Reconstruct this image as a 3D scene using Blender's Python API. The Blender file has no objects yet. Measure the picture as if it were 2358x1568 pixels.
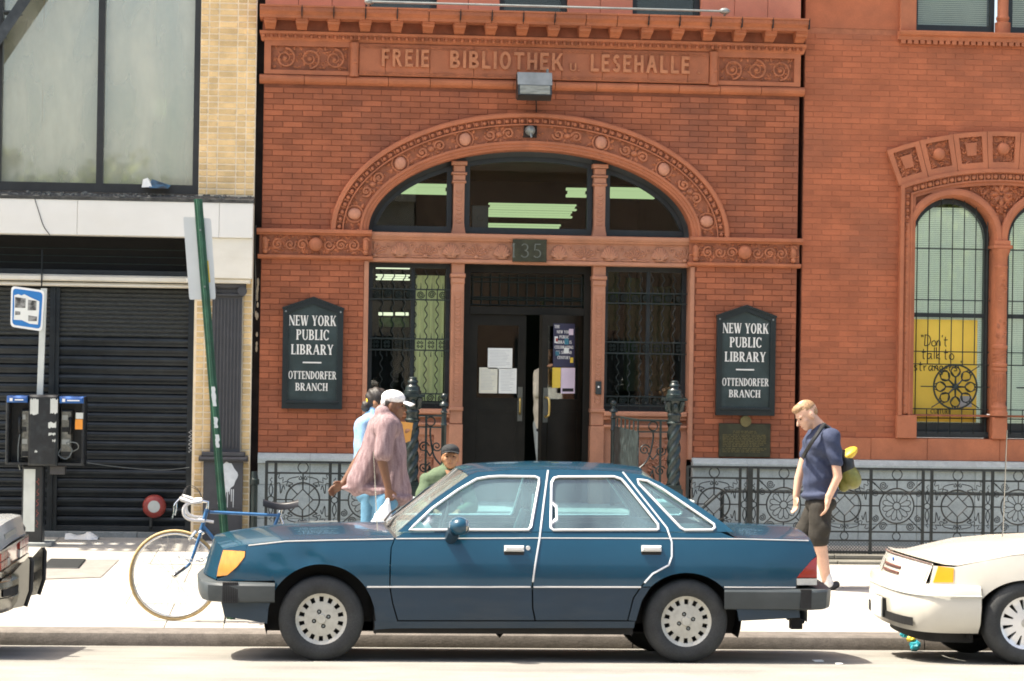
import bpy, bmesh, math, random
from mathutils import Vector, Matrix
from mathutils.geometry import delaunay_2d_cdt
random.seed(7)
SC = bpy.context.scene
COL = SC.collection
PI = math.pi
# ------------------------------------------------------------------ camera
FOC = 5627.0                      # focal length in pixels of a 2358 x 1568 picture
YAW, PIT, RHO = math.radians(4.7), math.radians(0.37), 0.0155
CAM = Vector((0.0, -26.0, 2.25))
CF = Vector((math.sin(YAW)*math.cos(PIT), math.cos(YAW)*math.cos(PIT), math.sin(PIT)))
_R0 = Vector((math.cos(YAW), -math.sin(YAW), 0)); _U0 = _R0.cross(CF)
CR = _R0*math.cos(RHO) + _U0*math.sin(RHO)
CU = _U0*math.cos(RHO) - _R0*math.sin(RHO)
cd = bpy.data.cameras.new('camera'); cam = bpy.data.objects.new('camera', cd); COL.objects.link(cam)
cd.sensor_width = 36.0; cd.lens = 36.0*FOC/2358.0; cd.clip_end = 500; cd.clip_start = 0.5
cam.matrix_world = Matrix(((CR.x, CU.x, -CF.x, CAM.x), (CR.y, CU.y, -CF.y, CAM.y), (CR.z, CU.z, -CF.z, CAM.z), (0, 0, 0, 1)))
SC.camera = cam
# ------------------------------------------------------------------ light
SUN_DIR = Vector((0.52, -0.05, -1.0)).normalized()      # travel direction of the sunlight
wd = bpy.data.worlds.new('World'); SC.world = wd; wd.use_nodes = True
nt = wd.node_tree; bgn = nt.nodes['Background']
sky = nt.nodes.new('ShaderNodeTexSky'); sky.sky_type = 'NISHITA'; sky.sun_disc = False
sky.sun_elevation = math.asin(-SUN_DIR.z); sky.sun_rotation = math.atan2(-SUN_DIR.x, -SUN_DIR.y)
sky.air_density = 0.9; sky.dust_density = 4.0; sky.ozone_density = 0.4
wt = nt.nodes.new('ShaderNodeVectorMath'); wt.operation = 'MULTIPLY'; wt.inputs[1].default_value = (1.05, 1.0, 0.92)    # warm tint on the sky light as white balance
nt.links.new(sky.outputs[0], wt.inputs[0]); nt.links.new(wt.outputs[0], bgn.inputs[0]); bgn.inputs[1].default_value = 0.15
sl = bpy.data.lights.new('sun', 'SUN'); sl.energy = 4.3; sl.angle = math.radians(0.55); sl.color = (1.0, 0.93, 0.81)
sun = bpy.data.objects.new('sun', sl); COL.objects.link(sun); sun.location = (-8, -20, 25)
sun.rotation_euler = SUN_DIR.to_track_quat('-Z', 'Y').to_euler()
vs = SC.view_settings; vs.view_transform = 'Standard'; vs.look = 'None'; vs.exposure = 1.4; vs.gamma = 1.0
vs.use_curve_mapping = False
SC.cycles.max_bounces = 8; SC.cycles.transparent_max_bounces = 24
SC.cycles.diffuse_bounces = 4; SC.cycles.glossy_bounces = 4; SC.cycles.transmission_bounces = 6
SC.cycles.sample_clamp_indirect = 6.0; SC.cycles.caustics_reflective = False; SC.cycles.caustics_refractive = False
SC.render.film_transparent = False; SC.cycles.filter_width = 1.8
# ------------------------------------------------------------------ picture pixel (2358 wide) -> place
def W(x, y, Y):
    d = CF + CR*((x-1179)/FOC) - CU*((y-784)/FOC)
    return CAM + d*((Y-CAM.y)/d.y)
def WZ(x, y, Z):
    d = CF + CR*((x-1179)/FOC) - CU*((y-784)/FOC)
    return CAM + d*((Z-CAM.z)/d.z)
def XZ(x, y, Y):
    p = W(x, y, Y); return (p.x, p.z)
# ------------------------------------------------------------------ mesh building
WLOC = {}
def wloc(o): return WLOC.get(o.name, Vector((0, 0, 0))) if o else Vector((0, 0, 0))
def thing(name, label, cat, loc, group=None, kind=None, parent=None):
    o = bpy.data.objects.new(name, None); COL.objects.link(o); o.empty_display_size = 0.1
    loc = Vector(loc); o.location = loc - wloc(parent)
    if parent: o.parent = parent
    WLOC[o.name] = loc
    if label: o['label'] = label
    if cat: o['category'] = cat
    if group: o['group'] = group
    if kind: o['kind'] = kind
    return o
def tag(o, label, cat, group=None):
    o['label'] = label; o['category'] = cat
    if group: o['group'] = group
    return o
class MB:
    def __init__(s): s.v = []; s.f = []; s.c = None
    def add(s, vs, fs):
        n = len(s.v); s.v += [tuple(p) for p in vs]; s.f += [tuple(i+n for i in q) for q in fs]; return s
    def box(s, x0, x1, y0, y1, z0, z1):
        return s.add([(x0,y0,z0),(x1,y0,z0),(x1,y1,z0),(x0,y1,z0),(x0,y0,z1),(x1,y0,z1),(x1,y1,z1),(x0,y1,z1)],
                     [(0,3,2,1),(4,5,6,7),(0,1,5,4),(1,2,6,5),(2,3,7,6),(3,0,4,7)])
    def cbox(s, x0, x1, y0, y1, z0, z1, c=0.004):
        """box whose front (y0) rim is chamfered"""
        f = [(x0+c,y0,z0+c),(x1-c,y0,z0+c),(x1-c,y0,z1-c),(x0+c,y0,z1-c)]
        m = [(x0,y0+c,z0),(x1,y0+c,z0),(x1,y0+c,z1),(x0,y0+c,z1)]
        b = [(x0,y1,z0),(x1,y1,z0),(x1,y1,z1),(x0,y1,z1)]
        fs = [(0,1,2,3)]
        for i in range(4):
            j = (i+1) % 4
            fs += [(i, i+4, j+4, j), (i+4, i+8, j+8, j+4)]
        fs.append((11,10,9,8))
        return s.add(f+m+b, fs)
    def prism(s, poly, y0, y1, back=True):
        """XZ polygon extruded along Y, front at y0"""
        a = sum(poly[i][0]*poly[(i+1)%len(poly)][1]-poly[(i+1)%len(poly)][0]*poly[i][1] for i in range(len(poly)))
        if a < 0: poly = poly[::-1]
        n = len(poly)
        vs = [(x, y0, z) for x, z in poly] + [(x, y1, z) for x, z in poly]
        fs = [tuple(range(n))]
        if back: fs.append(tuple(range(2*n-1, n-1, -1)))
        for i in range(n):
            j = (i+1) % n; fs.append((i, i+n, j+n, j))
        return s.add(vs, fs)
    def frame(s, outer, inner, y0, y1):
        """ring between two XZ polygons of equal length, extruded"""
        n = len(outer)
        vs = [(x,y0,z) for x,z in outer]+[(x,y0,z) for x,z in inner]+[(x,y1,z) for x,z in outer]+[(x,y1,z) for x,z in inner]
        fs = []
        for i in range(n):
            j = (i+1) % n
            fs += [(i,j,n+j,n+i), (i,2*n+i,2*n+j,j), (n+i,n+j,3*n+j,3*n+i), (2*n+i,3*n+i,3*n+j,2*n+j)]
        return s.add(vs, fs)
    def strip(s, path_a, path_b):
        """quads between two 3D polylines of equal length"""
        n = len(path_a)
        return s.add(list(path_a)+list(path_b), [(i, i+1, n+i+1, n+i) for i in range(n-1)])
    def grid(s, rows):
        n = len(rows[0]); vs = [p for r in rows for p in r]
        return s.add(vs, [(i*n+j, i*n+j+1, (i+1)*n+j+1, (i+1)*n+j) for i in range(len(rows)-1) for j in range(n-1)])
    def tube(s, path, r, n=6, closed=False, caps=True):
        P = [Vector(p) for p in path]; m = len(P)
        if m < 2: return s
        rr = r if isinstance(r, (list, tuple)) else [r]*m
        base = len(s.v); up = None
        for i in range(m):
            if closed: t = P[(i+1) % m]-P[i-1]
            else: t = P[min(i+1, m-1)]-P[max(i-1, 0)]
            if t.length < 1e-9: t = Vector((0, 0, 1))
            t.normalize()
            if up is None:
                up = Vector((0,1,0)) if abs(t.y) < 0.9 else Vector((1,0,0))
            u = (up - t*up.dot(t))
            if u.length < 1e-6: u = t.orthogonal()
            u.normalize(); up = u; w = t.cross(u)
            for k in range(n):
                a = 2*PI*k/n
                s.v.append(tuple(P[i] + (u*math.cos(a)+w*math.sin(a))*rr[i]))
        for i in range(m if closed else m-1):
            j = (i+1) % m
            for k in range(n):
                l = (k+1) % n
                s.f.append((base+i*n+k, base+i*n+l, base+j*n+l, base+j*n+k))
        if caps and not closed:
            s.f.append(tuple(base+k for k in range(n-1, -1, -1))); s.f.append(tuple(base+(m-1)*n+k for k in range(n)))
        return s
    def lathe(s, prof, c, axis='z', n=16, sy=1.0, cap=True):
        """prof: list of (radius, along). axis z or y"""
        base = len(s.v); c = Vector(c)
        for r, h in prof:
            for k in range(n):
                a = 2*PI*k/n
                if axis == 'z': s.v.append((c.x+r*math.cos(a), c.y+r*math.sin(a)*sy, c.z+h))
                elif axis == 'y': s.v.append((c.x+r*math.cos(a), c.y+h, c.z+r*math.sin(a)*sy))
                else: s.v.append((c.x+h, c.y+r*math.cos(a), c.z+r*math.sin(a)*sy))
        for i in range(len(prof)-1):
            for k in range(n):
                l = (k+1) % n
                q = (base+i*n+k, base+i*n+l, base+(i+1)*n+l, base+(i+1)*n+k)
                s.f.append(q if axis != 'y' else q[::-1])
        if cap:
            s.f.append(tuple(base+k for k in range(n))); s.f.append(tuple(base+(len(prof)-1)*n+k for k in range(n)))
        return s
    def ell(s, c, r, n=10, m=6):
        """ellipsoid"""
        c = Vector(c); base = len(s.v)
        s.v.append((c.x, c.y, c.z-r[2]))
        for i in range(1, m):
            th = -PI/2+PI*i/m
            for k in range(n):
                a = 2*PI*k/n
                s.v.append((c.x+r[0]*math.cos(th)*math.cos(a), c.y+r[1]*math.cos(th)*math.sin(a), c.z+r[2]*math.sin(th)))
        s.v.append((c.x, c.y, c.z+r[2])); top = len(s.v)-1
        for k in range(n):
            l = (k+1) % n
            s.f.append((base, base+1+l, base+1+k)); s.f.append((top, base+1+(m-2)*n+k, base+1+(m-2)*n+l))
        for i in range(m-2):
            for k in range(n):
                l = (k+1) % n
                s.f.append((base+1+i*n+k, base+1+i*n+l, base+1+(i+1)*n+l, base+1+(i+1)*n+k))
        return s
    def xf(s, M):
        s.v = [tuple(M @ Vector(p)) for p in s.v]; return s
    def obj(s, name, mat, parent=None, smooth=False, label=None, kind=None, loc=None, fix=True):
        me = bpy.data.meshes.new(name)
        xs = [p[0] for p in s.v]; ys = [p[1] for p in s.v]; zs = [p[2] for p in s.v]
        c = Vector(loc) if loc is not None else Vector(((min(xs)+max(xs))/2, (min(ys)+max(ys))/2, min(zs) if parent is None else (min(zs)+max(zs))/2))
        me.from_pydata([(p[0]-c.x, p[1]-c.y, p[2]-c.z) for p in s.v], [], s.f)
        if fix:
            bm = bmesh.new(); bm.from_mesh(me); bmesh.ops.recalc_face_normals(bm, faces=bm.faces); bm.to_mesh(me); bm.free()
        me.materials.append(mat)
        if smooth:
            me.polygons.foreach_set('use_smooth', [True]*len(me.polygons))
            if smooth != 'all':
                me.set_sharp_from_angle(angle=math.radians(40 if smooth is True else smooth))
        if s.c is not None:
            at = me.attributes.new('tint', 'FLOAT', 'FACE'); at.data.foreach_set('value', s.c)
        o = bpy.data.objects.new(name, me); COL.objects.link(o)
        o.location = c - wloc(parent); WLOC[o.name] = c
        if parent: o.parent = parent
        if label: o['label'] = label
        if kind: o['kind'] = kind
        return o
def inst(src, name, loc, parent=None, scale=None):
    o = bpy.data.objects.new(name, src.data); COL.objects.link(o)
    loc = Vector(loc); o.location = loc - wloc(parent); WLOC[o.name] = loc
    if parent: o.parent = parent
    if scale: o.scale = scale
    return o
def arc(cx, cz, a, b, t0, t1, n):
    return [(cx+a*math.cos(t0+(t1-t0)*i/n), cz+b*math.sin(t0+(t1-t0)*i/n)) for i in range(n+1)]
def smoothpath(pts, k=6, closed=False):
    """Catmull-Rom through the points"""
    P = [Vector(p) for p in pts]; n = len(P); out = []
    for i in range(n if closed else n-1):
        if closed: a, b, c, d = P[i-1], P[i], P[(i+1) % n], P[(i+2) % n]
        else: a, b, c, d = P[max(i-1,0)], P[i], P[i+1], P[min(i+2, n-1)]
        for j in range(k):
            t = j/k
            out.append(0.5*((2*b)+(c-a)*t+(2*a-5*b+4*c-d)*t*t+(3*b-3*c+d-a)*t**3))
    if not closed: out.append(P[-1])
    return out
def pip(x, y, poly):
    ins = False; n = len(poly); j = n-1
    for i in range(n):
        xi, yi = poly[i]; xj, yj = poly[j]
        if (yi > y) != (yj > y) and x < (xj-xi)*(y-yi)/(yj-yi)+xi: ins = not ins
        j = i
    return ins
def resample(poly, step):
    out = []; n = len(poly)
    for i in range(n):
        a = poly[i]; b = poly[(i+1) % n]
        L = math.hypot(b[0]-a[0], b[1]-a[1]); k = max(1, int(math.ceil(L/step)))
        for j in range(k): out.append((a[0]+(b[0]-a[0])*j/k, a[1]+(b[1]-a[1])*j/k))
    return out
def panel(outer, holes, fmap, step=0.05, rim=0.0, back=None):
    """triangulated 2D region (with holes) mapped to 3D by fmap(x, z); rim folds the edges back along Y"""
    outer = resample(outer, step); holes = [resample(h, step) for h in holes]
    co = []; ed = []
    for L in [outer]+holes:
        b = len(co); co += [Vector((p[0], p[1])) for p in L]; ed += [(b+i, b+(i+1) % len(L)) for i in range(len(L))]
    xs = [p[0] for p in outer]; zs = [p[1] for p in outer]
    x = min(xs)+step*0.53
    while x < max(xs):
        z = min(zs)+step*0.47
        while z < max(zs):
            if pip(x, z, outer) and not any(pip(x, z, h) for h in holes): co.append(Vector((x, z)))
            z += step
        x += step
    vo, eo, fo, *_ = delaunay_2d_cdt(co, ed, [], 0, 1e-6)
    m = MB(); tri = []
    for t in fo:
        cx = sum(vo[i].x for i in t)/3; cz = sum(vo[i].y for i in t)/3
        if pip(cx, cz, outer) and not any(pip(cx, cz, h) for h in holes): tri.append(tuple(t))
    m.add([fmap(p.x, p.y) for p in vo], tri)
    if rim:
        for L in [outer]+holes:
            A = [Vector(fmap(*p)) for p in L]+[Vector(fmap(*L[0]))]
            m.strip(A, [p+Vector((0, rim, 0)) for p in A])
    used = set(i for q in m.f for i in q)
    if len(used) < len(m.v):
        mp = {}; nv = []
        for i in sorted(used): mp[i] = len(nv); nv.append(m.v[i])
        m.v = nv; m.f = [tuple(mp[i] for i in q) for q in m.f]
    return m
# ------------------------------------------------------------------ materials
def nodes(m): return m.node_tree.nodes, m.node_tree.links
def pm(name, col, rough=0.6, var=0.12, scale=6.0, bump=0.0, bscale=60.0, metal=0.0, spec=0.5, fine=0.0, stretch=None,
       col2=None, stain=None, coat=0.0, emit=None, thr=(0.35, 0.65), rnd=0.0):
    m = bpy.data.materials.new(name); m.use_nodes = True; N, L = nodes(m); b = N['Principled BSDF']
    b.inputs['Roughness'].default_value = rough; b.inputs['Metallic'].default_value = metal
    b.inputs['Specular IOR Level'].default_value = spec; b.inputs['Coat Weight'].default_value = coat
    b.inputs['Coat Roughness'].default_value = 0.04
    geo = N.new('ShaderNodeNewGeometry'); pos = geo.outputs['Position']
    if stretch:
        mp = N.new('ShaderNodeMapping'); mp.inputs['Scale'].default_value = stretch; L.new(pos, mp.inputs['Vector']); pos2 = mp.outputs[0]
    else: pos2 = pos
    n1 = N.new('ShaderNodeTexNoise'); n1.inputs['Scale'].default_value = scale; n1.inputs['Detail'].default_value = 6; n1.inputs['Roughness'].default_value = 0.62
    L.new(pos2, n1.inputs['Vector'])
    rp = N.new('ShaderNodeMapRange'); rp.inputs['From Min'].default_value = thr[0]; rp.inputs['From Max'].default_value = thr[1]
    L.new(n1.outputs['Fac'], rp.inputs['Value'])
    mx = N.new('ShaderNodeMix'); mx.data_type = 'RGBA'; L.new(rp.outputs[0], mx.inputs['Factor'])
    c2 = col2 if col2 else tuple(min(1, c*(1+var)) for c in col)
    c1 = col if col2 else tuple(c*(1-var) for c in col)
    mx.inputs['A'].default_value = (*c1, 1); mx.inputs['B'].default_value = (*c2, 1)
    out = mx.outputs['Result']
    if rnd:
        oi = N.new('ShaderNodeObjectInfo'); at = N.new('ShaderNodeAttribute'); at.attribute_name = 'tint'
        ad = N.new('ShaderNodeMath'); ad.operation = 'ADD'; L.new(oi.outputs['Random'], ad.inputs[0]); L.new(at.outputs['Fac'], ad.inputs[1])
        fr = N.new('ShaderNodeMath'); fr.operation = 'FRACT'; L.new(ad.outputs[0], fr.inputs[0])
        mr = N.new('ShaderNodeMapRange'); mr.inputs['To Min'].default_value = 1-rnd; mr.inputs['To Max'].default_value = 1+rnd; L.new(fr.outputs[0], mr.inputs['Value'])
        ml = N.new('ShaderNodeVectorMath'); ml.operation = 'SCALE'; L.new(out, ml.inputs[0]); L.new(mr.outputs[0], ml.inputs['Scale']); out = ml.outputs[0]
    if fine:
        n2 = N.new('ShaderNodeTexNoise'); n2.inputs['Scale'].default_value = 90; n2.inputs['Detail'].default_value = 4; L.new(pos, n2.inputs['Vector'])
        mr = N.new('ShaderNodeMapRange'); mr.inputs['From Min'].default_value = 0.3; mr.inputs['From Max'].default_value = 0.7
        mr.inputs['To Min'].default_value = 1-fine; mr.inputs['To Max'].default_value = 1+fine; L.new(n2.outputs['Fac'], mr.inputs['Value'])
        ml = N.new('ShaderNodeVectorMath'); ml.operation = 'SCALE'; L.new(out, ml.inputs[0]); L.new(mr.outputs[0], ml.inputs['Scale']); out = ml.outputs[0]
    if stain:
        sc_, sf, sa = stain
        mp = N.new('ShaderNodeMapping'); mp.inputs['Scale'].default_value = sf; L.new(pos, mp.inputs['Vector'])
        n3 = N.new('ShaderNodeTexNoise'); n3.inputs['Scale'].default_value = 1.0; n3.inputs['Detail'].default_value = 7; n3.inputs['Roughness'].default_value = 0.6; L.new(mp.outputs[0], n3.inputs['Vector'])
        mr = N.new('ShaderNodeMapRange'); mr.inputs['From Min'].default_value = 0.48; mr.inputs['From Max'].default_value = 0.78; mr.inputs['To Max'].default_value = sa; L.new(n3.outputs['Fac'], mr.inputs['Value'])
        m3 = N.new('ShaderNodeMix'); m3.data_type = 'RGBA'; L.new(mr.outputs[0], m3.inputs['Factor']); L.new(out, m3.inputs['A']); m3.inputs['B'].default_value = (*sc_, 1); out = m3.outputs['Result']
    L.new(out, b.inputs['Base Color'])
    if bump:
        nb = N.new('ShaderNodeTexNoise'); nb.inputs['Scale'].default_value = bscale; nb.inputs['Detail'].default_value = 5; L.new(pos, nb.inputs['Vector'])
        bp = N.new('ShaderNodeBump'); bp.inputs['Strength'].default_value = bump; bp.inputs['Distance'].default_value = 0.01; L.new(nb.outputs['Fac'], bp.inputs['Height']); L.new(bp.outputs[0], b.inputs['Normal'])
    if emit:
        b.inputs['Emission Color'].default_value = (*emit[0], 1); b.inputs['Emission Strength'].default_value = emit[1]
    return m
def glass(name, tint=(0.75, 0.85, 0.82), trans=0.75, rough=0.02, refl=1.0, dust_haze=0.0, dcol=(0.6, 0.62, 0.58)):
    """thin pane: tinted see-through plus mirror reflection by Fresnel"""
    m = bpy.data.materials.new(name); m.use_nodes = True; N, L = nodes(m); N.remove(N['Principled BSDF'])
    tr = N.new('ShaderNodeBsdfTransparent'); tr.inputs[0].default_value = (tint[0]*trans, tint[1]*trans, tint[2]*trans, 1)
    gl = N.new('ShaderNodeBsdfGlossy'); gl.inputs['Roughness'].default_value = rough; gl.inputs['Color'].default_value = (1, 1, 1, 1)
    fr = N.new('ShaderNodeFresnel'); fr.inputs[0].default_value = 1.5
    mu = N.new('ShaderNodeMath'); mu.operation = 'MULTIPLY'; mu.inputs[1].default_value = refl; mu.use_clamp = True; L.new(fr.outputs[0], mu.inputs[0])
    mx = N.new('ShaderNodeMixShader'); L.new(mu.outputs[0], mx.inputs[0]); L.new(tr.outputs[0], mx.inputs[1]); L.new(gl.outputs[0], mx.inputs[2])
    out = mx.outputs[0]
    if dust_haze:  # diffuse film: dust on the windscreen, painted-in milky reflection on other panes
        df = N.new('ShaderNodeBsdfDiffuse'); df.inputs[0].default_value = (*dcol, 1); m2 = N.new('ShaderNodeMixShader'); gp = N.new('ShaderNodeNewGeometry'); mpn = N.new('ShaderNodeMapping'); mpn.inputs['Scale'].default_value = (2.2, 1, 0.8); L.new(gp.outputs['Position'], mpn.inputs['Vector']); nz = N.new('ShaderNodeTexNoise'); nz.inputs['Scale'].default_value = 1.1; nz.inputs['Detail'].default_value = 8; L.new(mpn.outputs[0], nz.inputs['Vector']); mr = N.new('ShaderNodeMapRange'); mr.inputs['From Min'].default_value = 0.3; mr.inputs['From Max'].default_value = 0.7; mr.inputs['To Min'].default_value = dust_haze*0.45; mr.inputs['To Max'].default_value = dust_haze*1.5; L.new(nz.outputs['Fac'], mr.inputs['Value']); L.new(mr.outputs[0], m2.inputs[0]); L.new(out, m2.inputs[1]); L.new(df.outputs[0], m2.inputs[2]); out = m2.outputs[0]
    L.new(out, N['Material Output'].inputs[0])
    return m
def lamp_mat(name, col, s):
    m = bpy.data.materials.new(name); m.use_nodes = True; N, L = nodes(m); N.remove(N['Principled BSDF'])
    e = N.new('ShaderNodeEmission'); e.inputs[0].default_value = (*col, 1); e.inputs[1].default_value = s; L.new(e.outputs[0], N['Material Output'].inputs[0])
    return m
M = {}
M['brick'] = pm('brick', (0.325, 0.099, 0.043), 0.85, 0.14, 3.0, rnd=0.19, fine=0.10, bump=0.25, bscale=120, stain=((0.13, 0.06, 0.045), (0.9, 0.9, 0.6), 0.6))
M['brick_wing'] = pm('brick_wing', (0.385, 0.116, 0.050), 0.85, 0.14, 2.2, rnd=0.10, fine=0.08, bump=0.25, bscale=120, stain=((0.17, 0.075, 0.045), (0.7, 0.7, 1.6), 0.6))
M['mortar'] = pm('mortar', (0.20, 0.066, 0.033), 0.95, 0.2, 8)
M['mortar_wing'] = pm('mortar_wing', (0.34, 0.12, 0.06), 0.95, 0.2, 8)
M['terra'] = pm('terracotta', (0.41, 0.136, 0.060), 0.72, 0.12, 4, fine=0.07, bump=0.15, bscale=90, stain=((0.19, 0.075, 0.045), (2.0, 2.0, 0.9), 0.5), rnd=0.05)
M['terra_d'] = pm('terracotta_relief', (0.42, 0.145, 0.064), 0.72, 0.2, 14, fine=0.1, bump=0.2, bscale=90, stain=((0.15, 0.06, 0.04), (9, 9, 9), 0.6))
M['terra_g'] = pm('terracotta_recess', (0.27, 0.090, 0.042), 0.8, 0.25, 10, fine=0.15)  # darker tone on the sunk grounds makes the relief read deeper
M['terra_l'] = pm('terracotta_worn_lit', (0.48, 0.19, 0.088), 0.72, 0.1, 9, fine=0.07)  # paler letters: wear and sunlit faces both put into the colour
M['brown'] = pm('brownstone', (0.44, 0.20, 0.115), 0.8, 0.1, 5, fine=0.08, bump=0.15, bscale=100, stain=((0.2, 0.10, 0.07), (2, 2, 1), 0.4))
M['granite'] = pm('granite', (0.36, 0.40, 0.385), 0.8, 0.10, 12, fine=0.13, bump=0.3, bscale=80, stain=((0.2, 0.22, 0.2), (1.5, 1.5, 3), 0.25), rnd=0.06)
M['slot'] = pm('dark_brick', (0.20, 0.065, 0.035), 0.95, 0.3, 5)
M['nearblack'] = pm('near_black', (0.025, 0.018, 0.016), 0.95, 0.4, 6)  # near-black fill for gaps, back walls, joints and cable
M['iron'] = pm('black_iron', (0.010, 0.014, 0.014), 0.42, 0.3, 20, spec=0.5, bump=0.1, bscale=60)
M['iron_g'] = pm('dark_green_iron', (0.012, 0.022, 0.021), 0.35, 0.3, 20, spec=0.5, bump=0.1, bscale=60)
M['sash'] = pm('dark_sash_paint', (0.012, 0.018, 0.020), 0.4, 0.25, 9)
M['wood'] = pm('dark_door_paint', (0.011, 0.010, 0.007), 0.45, 0.3, 5, bump=0.05, spec=0.2)
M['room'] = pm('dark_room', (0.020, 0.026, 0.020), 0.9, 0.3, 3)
M['lamp'] = lamp_mat('fluorescent', (0.70, 0.93, 0.50), 0.27)
M['lamp2'] = lamp_mat('fluorescent_bare', (0.92, 1.0, 0.72), 0.45)
M['glass'] = glass('window_glass', (0.95, 0.98, 0.95), 0.98, 0.01, 0.8)
M['glass2'] = glass('arched_glass', (0.95, 0.99, 0.95), 0.98, 0.02, 1.6)
M['curtain'] = pm('curtain', (0.70, 0.72, 0.45), 0.9, 0.12, 2, stretch=(14, 14, 0.6), emit=((0.8, 0.9, 0.45), 0.05))  # emission stands in for the lit room; the window card shares it
M['bronze'] = pm('bronze', (0.045, 0.045, 0.026), 0.45, 0.25, 12, metal=0.5, bump=0.1)
M['gold'] = pm('bronze_letter', (0.16, 0.13, 0.05), 0.5, 0.2, 20, metal=0.4)
M['signgreen'] = pm('sign_green', (0.018, 0.034, 0.033), 0.42, 0.15, 5, stain=((0.07, 0.10, 0.10), (5, 5, 5), 0.35))
M['signrim'] = pm('sign_rim', (0.007, 0.014, 0.016), 0.3, 0.2, 5)
M['white'] = pm('white_paint', (0.80, 0.80, 0.76), 0.5, 0.04, 4)
M['letter_w'] = pm('letter_white', (0.78, 0.76, 0.70), 0.5, 0.05, 8)
M['grey_metal'] = pm('grey_metal', (0.22, 0.24, 0.23), 0.45, 0.15, 8, metal=0.3)
M['dark_metal'] = pm('dark_metal', (0.03, 0.035, 0.035), 0.4, 0.2, 8, metal=0.2)
M['lens'] = pm('lamp_lens', (0.32, 0.30, 0.22), 0.15, 0.4, 10, stretch=(1, 1, 14), metal=0.6)
M['brass'] = pm('brass', (0.55, 0.40, 0.14), 0.3, 0.15, 20, metal=0.9)
M['paper'] = pm('paper', (0.74, 0.75, 0.70), 0.8, 0.04, 10)
M['black'] = pm('black', (0.008, 0.008, 0.008), 0.7, 0.2, 10)
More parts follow.
